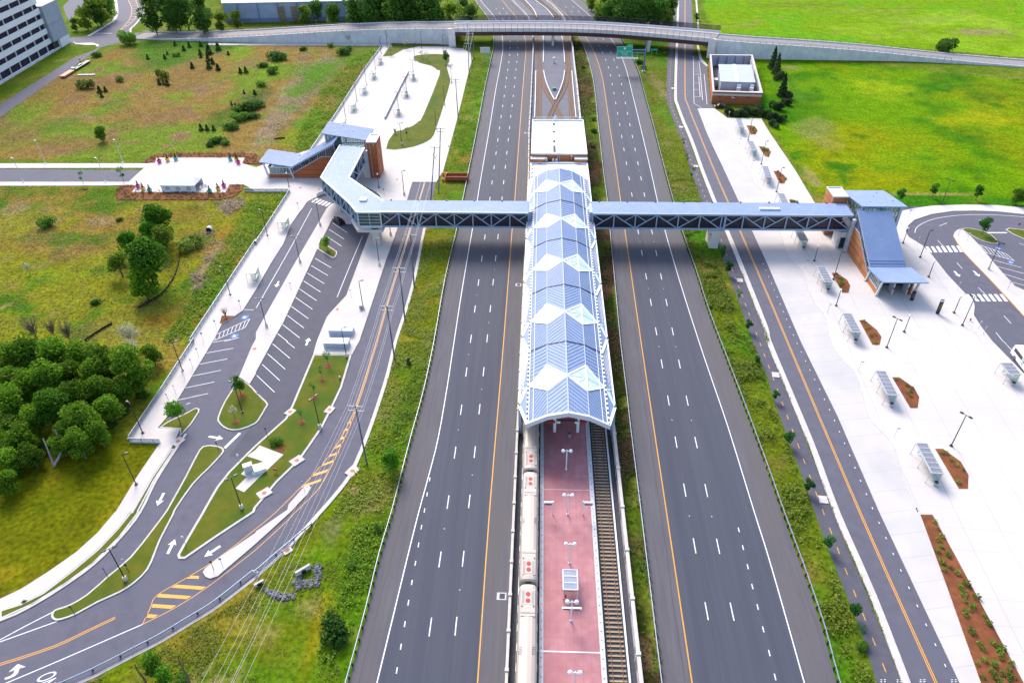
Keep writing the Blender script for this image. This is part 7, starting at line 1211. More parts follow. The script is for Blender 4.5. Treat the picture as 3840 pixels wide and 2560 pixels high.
# ------------------------------------------------------------------ vehicles
car_blk = mat('car_black', (.012, .013, .016), None, 1, .25, coat=.6); tyre = mat('tyre', (.015, .015, .016), None, 1, .9); win = mat('car_glass', (.02, .025, .03), None, 1, .08); hub = mat('hubcap', (.4, .4, .42), None, 1, .4, .5); lampw = mat('headlamp', (.6, .6, .6), None, 1, .2); lampr = mat('tail_lamp', (.35, .01, .01), None, 1, .3)
def car(loc, rz, label, suv=False):
    r = thing('parked_car', label, 'car'); L_, W_ = 4.7, 1.82; hb, hr = (.95, 1.7) if suv else (.86, 1.42)
    prof = [(-2.35, .45), (-2.3, .75), (-2.1, hb), (-1.35, hb+.06), (2.25, hb-.1) if suv else (1.75, hb+.1), (2.32, .6), (2.3, .35), (-2.25, .3)]
    mb = MB(); n = len(prof)
    for s, k in ((-1, 1), (1, 1)): mb.v += [(x, s*W_/2*(.94 if z < .5 or z > hb else 1), z) for x, z in prof]
    mb.f.append(list(range(n))); mb.f.append(list(range(2*n-1, n-1, -1))); mb.m += [0, 0]
    for i in range(n): mb.f.append([i, n+i, n+(i+1) % n, (i+1) % n]); mb.m.append(0)
    mb.build('car_body', car_blk, r)
    a = [(-1.3, hb+.04), (-.55, hr-.02), (1.0 if not suv else 1.9, hr), (1.95 if not suv else 2.25, hb+.02)]
    cb = MB(); cb.hexa([(a[0][0], -.84, a[0][1]), (a[3][0], -.84, a[3][1]), (a[3][0], .84, a[3][1]), (a[0][0], .84, a[0][1])], [(a[1][0], -.66, a[1][1]), (a[2][0], -.66, a[2][1]), (a[2][0], .66, a[2][1]), (a[1][0], .66, a[1][1])]); cb.build('cabin_glass', win, r); MB().hexa([(a[1][0]-.05, -.67, a[1][1]), (a[2][0]+.05, -.67, a[2][1]), (a[2][0]+.05, .67, a[2][1]), (a[1][0]-.05, .67, a[1][1])], [(a[1][0]+.05, -.6, a[1][1]+.06), (a[2][0]-.05, -.6, a[2][1]+.06), (a[2][0]-.05, .6, a[2][1]+.06), (a[1][0]+.05, .6, a[1][1]+.06)]).build('car_roof', car_blk, r)
    pl = MB()
    for s in (-1, 1):
        for i in (0, 2): pl.beam((a[0][0], s*.84, a[0][1]) if i == 0 else (a[3][0], s*.84, a[3][1]), (a[1][0], s*.665, a[1][1]) if i == 0 else (a[2][0], s*.665, a[2][1]), .09, .07)
        pl.beam((.3, s*.85, hb+.05), (.3, s*.665, hr), .08, .06)
    pl.build('window_pillar', car_blk, r)
    for x in (-1.45, 1.4):
        for s in (-1, 1): w_ = MB().tube((x, s*.72, .33), (x, s*.93, .33), .33, .33, 16).build('wheel', tyre, r); MB().tube((x, s*.93, .33), (x, s*.95, .33), .2, .2, 12).build('rim', hub, w_)
    for s in (-1, 1): MB().box((-2.28, s*.62, .68), (.14, .4, .14)).build('headlight', lampw, r); MB().box((2.26, s*.62, .78), (.12, .36, .14)).build('tail_light', lampr, r); MB().box((-.95, s*.98, hb+.08), (.18, .2, .13)).build('wing_mirror', car_blk, r)
    r.location = loc; r.rotation_euler = (0, 0, rz); return r
a, b = P(*q1(1, 1, 718, 445)), P(*q1(1, 1, 805, 505)); car((a+b)/2, math.atan2((b-a).y, (b-a).x), 'black saloon car parked in the first bay under the footbridge corner')
c = P(*q1(2, 0, 1912, 990)); car(c, 0.05, 'black car parked against the red brick power building, nose to the left', True)
# white bus
A, B = P(3783.8, 1327), P(3838.5, 1400); d = (B-A).normalized(); n = Vector((-d.y, d.x, 0)); ce = A+d*5.6+n*1.35; ce.z = 0; r = thing('bus', 'white shuttle bus standing at the right frame edge', 'bus', (0, 0, 0)); MBb = MB(); prof = [(-5.6, .4), (-5.55, 1.7), (-5.2, 2.9), (-4.9, 3.05), (5.4, 3.05), (5.6, 2.8), (5.6, .4)]
for s in (-1, 1): MBb.v += [(x, s*1.28, z) for x, z in prof]
k = len(prof); MBb.f += [list(range(k))[::-1], list(range(k, 2*k))]+[[(i+1) % k, k+(i+1) % k, k+i, i] for i in range(k)]; MBb.m = [0]*len(MBb.f); MBb.build('bus_body', white_m, r)
for s in (-1, 1):
    MB().box((-3.0, s*1.29, 2.05), (3.4, .04, .85)).build('side_window', win, r); MB().box((2.4, s*1.29, 2.05), (5.6, .04, .85)).build('side_window', win, r)
    for x in (-3.6, 3.4): w_ = MB().tube((x, s*1.05, .48), (x, s*1.31, .48), .48, .48, 18).build('wheel', tyre, r); MB().tube((x, s*1.31, .48), (x, s*1.33, .48), .26, .26, 12).build('rim', hub, w_)
    MB().box((-5.5, s*.95, .9), (.2, .4, .25)).build('headlight', lampw, r)
    MB().beam((-.9, s*1.31, 2.9), (-.9, s*1.31, .9), .12, .06, up=(0, 1, 0)).box((-.5, s*1.31, 1.8), (.08, .06, 2.)).build('stripe', mat('bus_stripe', (.4, .55, .5), None, 1, .5), r)
MB().box((-5.4, 0, 2.2), (.35, 2.2, 1.1)).build('windscreen', win, r); MB().box((0, 0, 3.15), (2.2, 1.5, .22)).build('roof_unit', white_m, r); r.location = ce; r.rotation_euler = (0, 0, math.atan2(d.y, d.x))
# flatbed trailer far left
A, B = P(*q1(0, 0, 575, 722)), P(*q1(0, 0, 820, 572)); d = (B-A); L_ = d.length; d.normalize(); r = thing('flatbed_trailer', 'long low trailer with an orange end on the far service lane', 'trailer', (0, 0, 0)); orange = mat('machine_orange', (.65, .24, .14), None, 1, .6); MB().bx(0, L_*.36, -1.2, 1.2, .5, 1.1).build('orange_deck', orange, r); MB().bx(L_*.36, L_, -1.1, 1.1, .6, .9).build('trailer_bed', dark_metal, r)
for x in (1, 2.2, L_*.7, L_*.8, L_*.9): MB().tube((x, -1.15, .4), (x, 1.15, .4), .4, .4, 12).build('axle_wheels', tyre, r)
MB().box((L_*.42, 0, 1.3), (1.2, 1.6, .9)).box((L_*.7, .3, 1.1), (3., .5, .5)).build('machinery', steel_lt, r); r.location = A; r.rotation_euler = (0, 0, math.atan2(d.y, d.x))
c = P(*q1(0, 0, 740, 575)); r = thing('traffic_barrel', 'orange marker behind the far trailer', 'traffic barrel', tuple(c)); MB().tube(c, c+Vector((0, 0, 2.)), .35, .28, 10).build('barrel_body', mat('barrel_orange', (.75, .1, .02), None, 1, .6), r); MB().tube(c+Vector((0, 0, .9)), c+Vector((0, 0, 1.2)), .345, .33, 10).build('white_band', white_m, r)
for x, y, w_ in ((755, 692, 'lying in the brown meadow by the trailer'),): A, B = P(*q1(0, 0, 720, 697)), P(*q1(0, 0, 878, 694)); tag(MB().beam(A+Vector((0, 0, .3)), B+Vector((0, 0, .3)), .7, .5).build('white_pipe', white_m), 'white pipe '+w_, 'pipe')
# ------------------------------------------------------------------ site objects
A, B, C, D = [P(*q1(1, 1, *p), z) for p, z in (((1740, 95), .3), ((1940, 100), .3), ((1945, 18), 1.5), ((1745, 15), 1.5))]
r = thing('skip_container', 'long rusty red container beside the orange barrels in the verge', 'container', tuple((A+B)/2)); rm = mat('skip_red', (.36, .07, .03), (.42, .1, .045), 2, .7); x0, x1, y0, y1 = A.x, B.x, A.y, A.y+3.2; MB().bx(x0, x1, y0, y0+.12, .4, 1.7).build('side', rm, r); MB().bx(x0, x1, y1-.12, y1, .4, 1.7).build('side', rm, r); MB().bx(x0, x0+.12, y0+.12, y1-.12, .4, 1.69).build('end', rm, r); MB().bx(x1-.12, x1, y0+.12, y1-.12, .4, 1.69).build('end', rm, r); MB().bx(x0+.12, x1-.12, y0+.12, y1-.12, .4, .9).build('load', mat('load_brown', (.3, .1, .05), (.2, .07, .04), 1.5, .9), r)
for x in np.linspace(x0+.5, x1-.5, 8): MB().bx(x-.06, x+.06, y0-.06, y0, .4, 1.7).build('rib', rm, r)
for x in (x0+1, x1-1): MB().bx(x-.2, x+.2, y0, y1, 0, .4).build('skid', dark_metal, r)
for x, y, w_ in ((1722, 42, 'upper left'), (1752, 46, 'upper right'), (1718, 98, 'lower left'), (1742, 98, 'lower right')):
    c = P(*q1(1, 1, x, y)); r = thing('traffic_barrel', 'orange and white traffic barrel at the red container, %s of four' % w_, 'traffic barrel', tuple(c)); mb = MB(); MB().tube(c, c+Vector((0, 0, 1.05)), .36, .28, 12).build('barrel_body', bpy.data.materials['barrel_orange'], r)
    for z in (.45, .78): MB().tube(c+Vector((0, 0, z)), c+Vector((0, 0, z+.14)), .345-.05*z, .34-.06*z, 12).build('white_band', white_m, r)
lock = mat('locker_grey', (.36, .42, .52), (.4, .46, .56), .8, .5)
for c_, r_, A_, B_, w_ in ((1, 1, (672, 1510), (890, 1510), 'upper'), (1, 2, (625, 60), (848, 62), 'lower')):
    A, B = P(*q1(c_, r_, *A_), .15), P(*q1(c_, r_, *B_), .15); r = thing('bike_lockers', '%s of two long pale blue lockers on the east sidewalk' % w_, 'lockers', tuple((A+B)/2)); MB().bx(A.x, B.x, A.y, A.y+2.05, .15, 1.45).build('locker_body', lock, r); MB().bx(A.x-.05, B.x+.05, A.y-.05, A.y+2.1, 1.45, 1.52).build('locker_top', mat('locker_top', (.5, .55, .64), None, 1, .5), r); n = 9
    for i in range(1, n): x = A.x+(B.x-A.x)*i/n; MB().bx(x-.015, x+.015, A.y-.02, A.y, .2, 1.42).build('door_gap', seam_m, r)
# white pad with cabinet
slab('equipment_pad', q(1, 2, [(35, 960), (255, 1045), (0, 1285)])+q(0, 2, [(2245, 1390), (2165, 1355), (2270, 1250), (2215, 1222), (2300, 1140), (2352, 1130)])+q(1, 2, [(70, 1110), (0, 1085)])+q(0, 2, [(2270, 1060), (2352, 1000)]), .22, walk_m)
b = P(*q1(0, 2, 2290, 1190), .22); r = thing('metal_cabinet', 'grey steel utility cabinet standing on the white pad', 'cabinet', tuple(b)); MB().box(b+Vector((0, 0, .85)), (1.5, .9, 1.7), .5).build('cabinet_body', steel_lt, r); MB().box(b+Vector((0, 0, 1.74)), (1.65, 1.05, .08), .5).build('cabinet_lid', white_m, r); MB().box(b+Vector((0, 0, .05)), (1.7, 1.1, .1), .5).build('plinth', kerb_m, r)
b = P(*q1(1, 2, 45, 1190), .22); r = thing('transformer_box', 'low white equipment box on the white pad', 'cabinet', tuple(b)); MB().box(b+Vector((0, 0, .4)), (2., 1.1, .8), .5).build('box_body', white_m, r); MB().box(b+Vector((0, 0, .83)), (2.1, 1.2, .06), .5).build('box_lid', steel_lt, r)
b = P(*q1(0, 2, 2345, 1215), .22); r = thing('pad_pump', 'round green topped fitting beside the steel cabinet', 'valve', tuple(b)); MB().tube(b, b+Vector((0, 0, .5)), .5, .5, 14).build('ring', steel_lt, r); MB().tube(b+Vector((0, 0, .5)), b+Vector((0, 0, .6)), .35, .3, 12).build('cap', mat('pump_green', (.03, .3, .15), None, 1, .5), r)
def hydrant(p, label): r = thing('fire_hydrant', label, 'hydrant', tuple(p)); MB().tube(p, p+Vector((0, 0, .55)), .16, .15, 10).build('barrel', sign_col['r'], r); MB().ball(p+Vector((0, 0, .65)), .2, 10).build('bonnet', white_m, r); MB().tube(p+Vector((-.25, 0, .42)), p+Vector((.25, 0, .42)), .08, .08, 8).build('outlet', sign_col['r'], r)
hydrant(P(*q1(1, 2, 772, 345), .15), 'red hydrant with a white cap at the edge of the long lawn'); hydrant(P(*q1(3, 1, 1858, 1375), .15), 'red hydrant at the kerb below the lower crosswalk')
c = P(*q1(1, 2, 905, 1375)); tag(MB().tube(c, c+Vector((0, 0, .12)), .9, .9, 16).tube(c+Vector((0, 0, .12)), c+Vector((0, 0, .18)), .4, .4, 14).build('sewer_cover', mat('pad_tan', (.38, .2, .12), (.3, .15, .1), 2, .9)), 'round tan cover in the grass below the power pole', 'manhole cover')
for c_, r_, x, y, x2, y2, lb in ((3, 1, 1318, 1190, 1340, 1132, 'black pillar next to the station entrance column'), (3, 1, 1555, 1312, 1600, 1185, 'tall black information pillar with a pale top on open paving')):
    b = P(*q1(c_, r_, x, y), .13); h = 2.6 if x < 1400 else 3.9; r = thing('info_pillar', lb, 'pillar', tuple(b)); MB().box(b+Vector((0, 0, h/2)), (.75, .4, h)).build('pillar_body', mat('pillar_black', (.02, .012, .02), None, 1, .4), r); MB().box(b+Vector((0, -.03, h-.2)), (.78, .42, .4)).build('cap', steel_lt if x > 1400 else car_blk, r); MB().box(b+Vector((0, -.21, h*.55)), (.5, .02, h*.4)).build('panel', mat('panel_brown', (.12, .07, .05), None, 1, .5), r)
# culvert heads and rock
rock_m = mat('riprap', (.07, .072, .09), (.22, .215, .21), 1.2, .95, detail=4)
for (pa, pb, lb, hh) in ((q1(1, 3, 372, 590), q1(1, 3, 503, 512), 'concrete culvert headwall among grey rocks', 1.1), (q1(1, 3, -10, 690), q1(1, 3, 75, 640), 'concrete drain chute at the guardrail above the rocks', .7)):
    A, B = P(*pa), P(*pb); d = (B-A).normalized(); r = thing('culvert_head', lb, 'culvert', tuple(A)); MB().beam(A+Vector((0, 0, hh/2)), B+Vector((0, 0, hh/2)), .35, hh).build('headwall', kerb_m, r); m_ = (A+B)/2; nn = Vector((d.y, -d.x, 0)); MB().tube(m_+nn*.2+Vector((0, 0, .45)), m_+nn*.35+Vector((0, 0, .45)), .38, .38, 14).build('pipe_mouth', black_m, r)
A, B = P(*q1(1, 2, -105, 1568+40)), P(*q1(1, 3, 35, 700))
pts = []
for pc_, rr_2, n in ((q(1, 3, [(370, 600), (420, 600), (420, 690), (380, 720), (340, 650)]), 0, 60), (q(1, 3, [(510, 490), (600, 480), (610, 540), (580, 680), (540, 700), (540, 590)]), 0, 70), (q(1, 3, [(60, 700), (200, 730), (370, 750), (360, 810), (240, 815), (140, 780)]), 0, 90), (q(1, 3, [(430, 620), (540, 620), (520, 700), (430, 710)]), 0, 30)):
    poly = [p[:2] for p in W2(pc_)]; pa = np.array(poly); lo, hi = pa.min(0), pa.max(0); xy = rng.uniform(lo, hi, (n*6, 2)); xy = xy[inside(xy, poly)][:n]; pts += list(xy)
mb = MB()
for x, y in pts:
    s = rng.uniform(.12, .32); k = len(mb.v); mb.ball((x, y, s*.3), s, 6, .7)
    for i in range(k, len(mb.v)): v = mb.v[i]; mb.v[i] = (v[0]+rng.uniform(-.25, .25)*s, v[1]+rng.uniform(-.25, .25)*s, v[2]+rng.uniform(-.2, .2)*s)
tag(mb.build('loose_rocks', rock_m, kind='stuff'), 'loose grey rocks below the culvert', 'rocks')
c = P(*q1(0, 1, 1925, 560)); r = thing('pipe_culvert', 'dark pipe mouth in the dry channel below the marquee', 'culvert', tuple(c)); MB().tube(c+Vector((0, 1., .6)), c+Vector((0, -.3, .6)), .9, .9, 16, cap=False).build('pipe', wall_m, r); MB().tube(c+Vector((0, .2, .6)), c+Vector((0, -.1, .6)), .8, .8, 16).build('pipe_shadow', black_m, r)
for pts_, lb in ((q(0, 1, [(1655, 730), (1645, 850), (1590, 1000), (1480, 1140), (1330, 1232), (1268, 1262)]), 'black silt fence curving round the bright trees'), (q(0, 1, [(1030, 1408), (920, 1470), (780, 1565)]), 'short black silt fence above the woods'), (q(1, 0, [(172, 1280), (265, 1272)]), 'short black silt fence near the left station')):
    L_ = smooth(W2(pts_), 3); r = thing('silt_fence', lb, 'fence', tuple(L_[0])); MB().sweep(L_, -.03, .03, 0, .5).build('fabric', mat('silt_black', (.008, .008, .014), None, 1, .8), r); [MB().bx(p.x-.04, p.x+.04, p.y-.04, p.y+.04, 0, 1.).build('stake', bark, r) for p, d in resample(L_, 2.6)[:40]]
# marquee
A, B = P(*q1(0, 1, 1495, 190), .13), P(*q1(0, 1, 1800, 195), .13); C, D = P(*q1(0, 1, 1490, 112), 2.4), P(*q1(0, 1, 1835, 80), 2.4); tent = mat('marquee_white', (.78, .77, .79), (.72, .72, .75), .5, .7); r = thing('marquee', 'long white party tent with arched windows on the plaza', 'tent', tuple((A+B)/2)); x0, x1, y0, y1 = A.x, B.x, A.y, A.y+6.2
for a_ in ((x0, x1, y0, y0+.05), (x0, x1, y1-.05, y1), (x0, x0+.05, y0+.05, y1-.05)): MB().bx(*a_, .13, 2.4).build('side_wall', tent, r)
ym = (y0+y1)/2; rf = MB(); o = .25; rf.face((x0-o, y0-o, 2.3), (x1+o, y0-o, 2.3), (x1-1, ym, 3.7), (x0+1, ym, 3.7)); rf.face((x1+o, y1+o, 2.3), (x0-o, y1+o, 2.3), (x0+1, ym, 3.7), (x1-1, ym, 3.7)); rf.face((x1+o, y0-o, 2.3), (x1+o, y1+o, 2.3), (x1-1, ym, 3.7)); rf.face((x0-o, y1+o, 2.3), (x0-o, y0-o, 2.3), (x0+1, ym, 3.7)); rf.build('tent_roof', tent, r); MB().bx(x0-o, x1+o, y0-o-.03, y0-o, 1.95, 2.3).build('valance', tent, r)
for f_ in (.17, .48, .8):
    cx = x0+(x1-x0)*f_; pts_ = [(cx-.75, .6), (cx+.75, .6), (cx+.75, 1.35)]+[(cx+.75*math.cos(t), 1.35+.55*math.sin(t)) for t in np.linspace(.2, PI-.2, 9)]+[(cx-.75, 1.35)]; w_ = MB(); w_.face(*[(p[0], y0-.012, p[1]) for p in pts_]); w_.build('arched_window', mat('tent_window', (.42, .4, .42), None, 1, .3), r); m_ = MB(); [m_.bx(cx-.75+.3*i-.015, cx-.75+.3*i+.015, y0-.03, y0-.014, .6, 1.7) for i in range(1, 5)]; m_.build('muntin', tent, r)
for x in (x0, x0+(x1-x0)/3, x0+(x1-x0)*2/3, x1): MB().bx(x-.1, x+.1, y0-.06, y0+.1, .13, 2.4).build('tent_post', tent, r)
for dx, dy in ((.8, 2), (1.6, 4)): MB().bx(x1+dx-.05, x1+dx+.05, y0+dy-.6, y0+dy+.6, .13, 1.).build('side_flap', tent, r)
# coloured planters
pk_m, ye_m, tq_m = mat('planter_pink', (.62, .02, .3), None, 1, .5), mat('planter_yellow', (.72, .46, .01), None, 1, .5), mat('planter_turquoise', (.06, .42, .44), None, 1, .5); soil = mat('soil', (.04, .025, .015), None, 1, .95)
coni_small = proto(proto_conifer, 'planter_tree', .42, 1.5, leaf_conifer, 160, .16)
pcm = list(coni_small.children)
PLT = [(0, 0, 1467, 1495, 'p', 'pink planter at the upper left corner of the white plaza'), (0, 0, 1542, 1480, 'y', 'yellow planter second from left along the upper bed'), (0, 0, 1617, 1470, 't', 'turquoise planter third from left along the upper bed'), (0, 0, 2118, 1472, 't', 'turquoise planter at the right part of the upper bed'), (0, 0, 2175, 1476, 'y', 'yellow planter half hidden behind the pink one, upper right'), (0, 0, 2192, 1504, 'p', 'pink planter at the upper right corner of the plaza'), (0, 1, 1272, 158, 'p', 'pink planter at the lower left corner of the plaza'), (0, 1, 1317, 178, 'y', 'yellow planter next to the lower left pink one'), (0, 1, 1379, 193, 't', 'turquoise planter left of the marquee'), (0, 1, 1930, 202, 't', 'turquoise planter right of the marquee'), (0, 1, 2007, 180, 'y', 'yellow planter second from right, lower side'), (0, 1, 2060, 152, 'p', 'pink planter at the lower right end of the plaza')]
for c_, r_, x, y, k, lb in PLT:
    p = P(*q1(c_, r_, x, y), .15); r = thing('planter', lb, 'planter', tuple(p), 'coloured planters of the white plaza'); s0, s1_, hh = .42, .62, 1.05; MB().hexa([p+Vector((a*s0, b_*s0, 0)) for a, b_ in ((-1, -1), (1, -1), (1, 1), (-1, 1))], [p+Vector((a*s1_, b_*s1_, hh)) for a, b_ in ((-1, -1), (1, -1), (1, 1), (-1, 1))]).build('pot', {'p': pk_m, 'y': ye_m, 't': tq_m}[k], r); MB().box(p+Vector((0, 0, hh+.01)), (1.05, 1.05, .03)).build('soil', soil, r); t_ = copy_tree(coni_small, p+Vector((0, 0, hh)), 0, None, 'small conifer in the '+lb.replace('planter', 'pot', 1), 'conifers in the planters')
# ------------------------------------------------------------------ trees
wood_a, wood_b, wood_c = proto(proto_tree, 'broad_tree', 3.6, 8.5, leaf_wood, 3200, .38, 13, low=.12, spread=.75), proto(proto_tree, 'broad_tree', 3.2, 9.5, leaf_wood, 2900, .36, 12, sq=1.0, low=.12, spread=.75), proto(proto_tree, 'broad_tree', 3.4, 7.5, leaf_wood, 2600, .36, 12, low=.15)
bri_a, bri_b = proto(proto_tree, 'bright_tree', 3.6, 8., leaf_bright, 3000, .33, 12, low=.15), proto(proto_tree, 'young_tree', 1.7, 4.4, leaf_bright, 1100, .2, 9, trunk=.09)
yel_a = proto(proto_tree, 'yellow_tree', 3., 6.5, leaf_yellow, 1700, .32, 9, low=.12); far_a, far_b, far_c = proto(proto_tree, 'far_tree', 4.6, 11.5, leaf_far, 1700, .6, 11, low=.12), proto(proto_tree, 'far_tree', 4., 13, leaf_far, 1700, .58, 11, sq=1.1, low=.12), proto(proto_tree, 'far_bright_tree', 3.2, 7., leaf_yellow, 900, .5, 8, low=.1)
yng = proto(proto_tree, 'young_tree', 1.25, 3.6, leaf_young, 700, .2, 8, trunk=.07, low=.2); thin_ = proto(proto_tree, 'sapling', 1.0, 3.6, leaf_young, 150, .17, 6, trunk=.05); pale = proto(proto_tree, 'blossom_tree', 2.2, 5.5, leaf_pale, 650, .22, 8, trunk=.1); palesm = proto(proto_tree, 'blossom_sapling', .8, 2.6, leaf_pale, 160, .13, 6, trunk=.04)
con_a, con_b = proto(proto_conifer, 'conifer', 1.9, 7.5, leaf_conifer, 1300, .34), proto(proto_conifer, 'cedar', .85, 2.3, leaf_conifer, 260, .28)
shr_dk = leafmat('shrub_dark', (.03, .11, .015), (.05, .16, .022), (.08, .19, .025)); shr_g = leafmat('shrub_green', (.08, .24, .015), (.12, .29, .02), (.17, .28, .04)); shr_y = leafmat('shrub_yellow', (.2, .28, .04), (.27, .3, .08), (.14, .25, .03))
def proto_bush(name, r_, m, n, leaf=.3, sq=.75): root = thing(name, 'bush', 'shrub'); MB().tube((0, 0, -.05), (0, 0, r_*.6), r_*.09, r_*.04, 6).build('stem', bark, root); c_ = [sphere_pts(n//5, (rng.normal(0, .38)*r_, rng.normal(0, .38)*r_, r_*rng.uniform(.35, .75)), r_*.58, sq, .5) for _ in range(5)]; p = np.concatenate(c_); leaves('foliage', p[p[:, 2] > .02], leaf, m, root); return root
b_dk, b_g, b_y = proto(proto_bush, 'bush', 1.7, shr_dk, 700), proto(proto_bush, 'bush', 1.7, shr_g, 700), proto(proto_bush, 'bush', 1.5, shr_y, 500); b_con = proto(proto_bush, 'evergreen_bush', 1.5, leaf_conifer, 900, .28, .95); twig = thing('bare_tree', 'bare', 'tree'); PROTO.append(twig); mb = MB()
for i in range(46): a = rng.uniform(0, 2*PI); t = rng.uniform(.3, 1); e = Vector((math.cos(a)*t*1.3, math.sin(a)*t*1.3, 1.2+3.*(1-t*.5)*rng.uniform(.6, 1))); mb.tube((e.x*.15, e.y*.15, .5+rng.uniform(0, 1)), e, .035, .01, 4, cap=False)
MB().tube((0, 0, -.1), (0, 0, 2.), .1, .05, 6).build('trunk', bark, twig); mb.build('branches', mat('twig', (.16, .11, .1), (.22, .16, .15), 2, .9), twig)
NAT = {wood_a: (3.6, 8.5), wood_b: (3.2, 9.5), wood_c: (3.4, 7.5), bri_a: (3.6, 8), bri_b: (1.7, 4.4), yel_a: (3., 6.5), far_a: (4.6, 11.5), far_b: (4, 13), far_c: (3.2, 7), yng: (1.25, 3.6), thin_: (1., 3.6), pale: (2.2, 5.5), palesm: (.8, 2.6), con_a: (1.9, 7.5), con_b: (.85, 2.3), b_dk: (1.7, 1.9), b_g: (1.7, 1.9), b_y: (1.5, 1.7), b_con: (1.5, 2.2), twig: (1.3, 3.6)}
def plant(pr, c_, r_, x, y, rad, label, group=None, zs=1., k=.55, miny=None):
    """put a plant so that its crown sits on the picture point (tile coordinates), crown radius rad in tile pixels"""
    px, py = q1(c_, r_, x, y); R0, H0 = NAT[pr]; g = P(px, py, 2.); dep = (np.array(g)-np.array([0, 0, H]))@FW; s = rad*K_*dep/F/R0; cz = H0*s*zs*k; g = P(px, py, cz); g.y = max(g.y, miny) if miny else g.y; return copy_tree(pr, (g.x, g.y, 0), rng.uniform(0, 6.28), (s, s, s*zs), label, group)
WOOD = [(90, 150, 150), (250, 120, 140), (480, 110, 160), (730, 120, 125), (960, 190, 160), (1190, 210, 150), (1390, 110, 95), (60, 380, 150), (240, 430, 150), (450, 350, 140), (640, 300, 130), (480, 600, 180), (720, 480, 140), (900, 440, 110), (1010, 600, 125), (760, 700, 160), (300, 690, 130), (90, 580, 140), (70, 770, 130), (600, 830, 120), (200, 900, 140), (720, 930, 110), (90, 1080, 125), (40, 1290, 110), (280, 1040, 110), (900, 840, 100), (1120, 430, 120), (1270, 330, 110), (330, 240, 120), (860, 300, 120), (0, 950, 120), (560, 950, 100)]
wtxt = ['by the top left of the wood', 'behind the first row of the wood', 'at the upper middle of the wood', 'between two taller crowns, upper wood', 'pale topped, upper right of the wood', 'right shoulder of the wood near the railing', 'outermost right of the wood', 'on the left frame edge, upper', 'left interior of the wood', 'middle interior of the wood', 'dark crown below the upper row', 'largest bright crown in the middle of the wood', 'right of the largest crown', 'dark crown in the right interior', 'lower right rim of the wood', 'lower middle, right of the white snag', 'left of the white snag', 'on the left frame edge, middle', 'yellowish crown on the left frame edge', 'directly above the white snag', 'lower left interior', 'ivy covered crown right of the white snag', 'bright crown at the lower left frame edge', 'lowest crown at the left frame edge', 'dark crown below the lower left rim', 'low crown at the lower right rim', 'small crown near the railing', 'small crown under the pale blossoms', 'small dark crown in the upper wood', 'narrow crown in the upper right wood', 'cut by the left frame edge, lower', 'small crown behind the white snag']
for i, (x, y, rad) in enumerate(WOOD): plant([wood_a, wood_b, wood_c, bri_a if i in (11, 22, 4) else wood_a][i % 4] if i not in (18,) else yel_a, 0, 2, x, y, rad*1.12, 'leafy tree '+wtxt[i], 'trees of the lower left wood')
for x, y, rad in ((830, 830, 70), (420, 960, 80), (1000, 760, 60), (130, 1200, 70), (1300, 480, 60), (1150, 620, 60)): plant(b_dk, 0, 2, x, y, rad, 'dark undergrowth bush at the foot of the lower left wood', 'undergrowth bushes of the lower left wood')
plant(pale, 0, 1, 1180, 1500, 110, 'tree with creamy white blossoms at the top of the wood'); plant(pale, 0, 2, 1215, 70, 95, 'second creamy blossom tree, just below the first')
for pr, x, y, rad, lb in ((bri_a, 1440, 450, 165, 'bright green tree at the back of the meadow clump'), (bri_a, 1380, 560, 120, 'bright tree in the middle of the meadow clump'), (bri_a, 1340, 840, 235, 'biggest bright green tree of the meadow clump'), (yel_a, 1080, 850, 120, 'yellow green tree on the left of the meadow clump'), (yel_a, 1490, 620, 130, 'brownish tree on the right of the meadow clump'), (wood_a, 1300, 1010, 150, 'dark lower tree of the meadow clump'), (bri_a, 1180, 650, 120, 'loose bright tree on the left rim of the meadow clump'), (b_g, 420, 455, 80, 'round bush alone in the lower meadow'), (b_y, 1790, 640, 100, 'olive bush left of the dry channel'), (b_dk, 1095, 445, 32, 'small dark bush behind the meadow clump'), (b_dk, 870, 1200, 45, 'small dark bush left of the silt fence'), (twig, 590, 1450, 90, 'bare brown shrub at the top edge of the wood'), (twig, 280, 1420, 100, 'bare tree at the upper left of the wood'), (twig, 450, 1420, 80, 'bare tree between the two others above the wood'), (pale, 250, 890, 45, 'tiny white flowering bush in the lower meadow')): plant(pr, 0, 1, x, y, rad, lb, 'trees of the lower left meadow')
plant(twig, 0, 1, 2060, 1290, 45, 'leafless young tree in the small mulch bed on the sidewalk'); s = P(*q1(0, 2, 500, 1150)); r = thing('dead_tree', 'dead white forked trunk at the edge of the wood', 'tree', tuple(s)); f = MB()
for pts_ in ([(500, 1150, 0), (480, 1100, 1.), (440, 1000, 2.6), (395, 890, 4.2)], [(500, 1130, .4), (540, 1060, 1.4), (560, 980, 2.8), (530, 870, 4.4), (505, 805, 5.4)]):
    V = smooth([P(*q1(0, 2, x, y), z) for x, y, z in pts_], 3)
    for i in range(len(V)-1): f.tube(V[i], V[i+1], .26*(1-i/len(V)*.7), .26*(1-(i+1)/len(V)*.7), 7, cap=False)
f.build('trunk', bark_grey, r); leaves('ivy', np.array([P(*q1(0, 2, 350+50*t+rng.normal(0, 18), 920+190*t+rng.normal(0, 14)), 3.6*(1-t)+.3) for t in rng.random(260)]), .2, leaf_bright, r)
TL0 = [(1380, 90, 110, far_b), (1500, 70, 120, far_a), (1600, 60, 110, far_b), (1690, 90, 115, far_a), (1830, 110, 105, far_b), (1590, 170, 90, far_a), (1880, 170, 75, far_a), (2020, 185, 80, far_c), (2165, 165, 75, far_c), (880, 60, 130, far_c), (770, 150, 95, far_c), (680, 215, 55, far_c), (980, 50, 85, far_a), (860, 120, 85, far_a)]
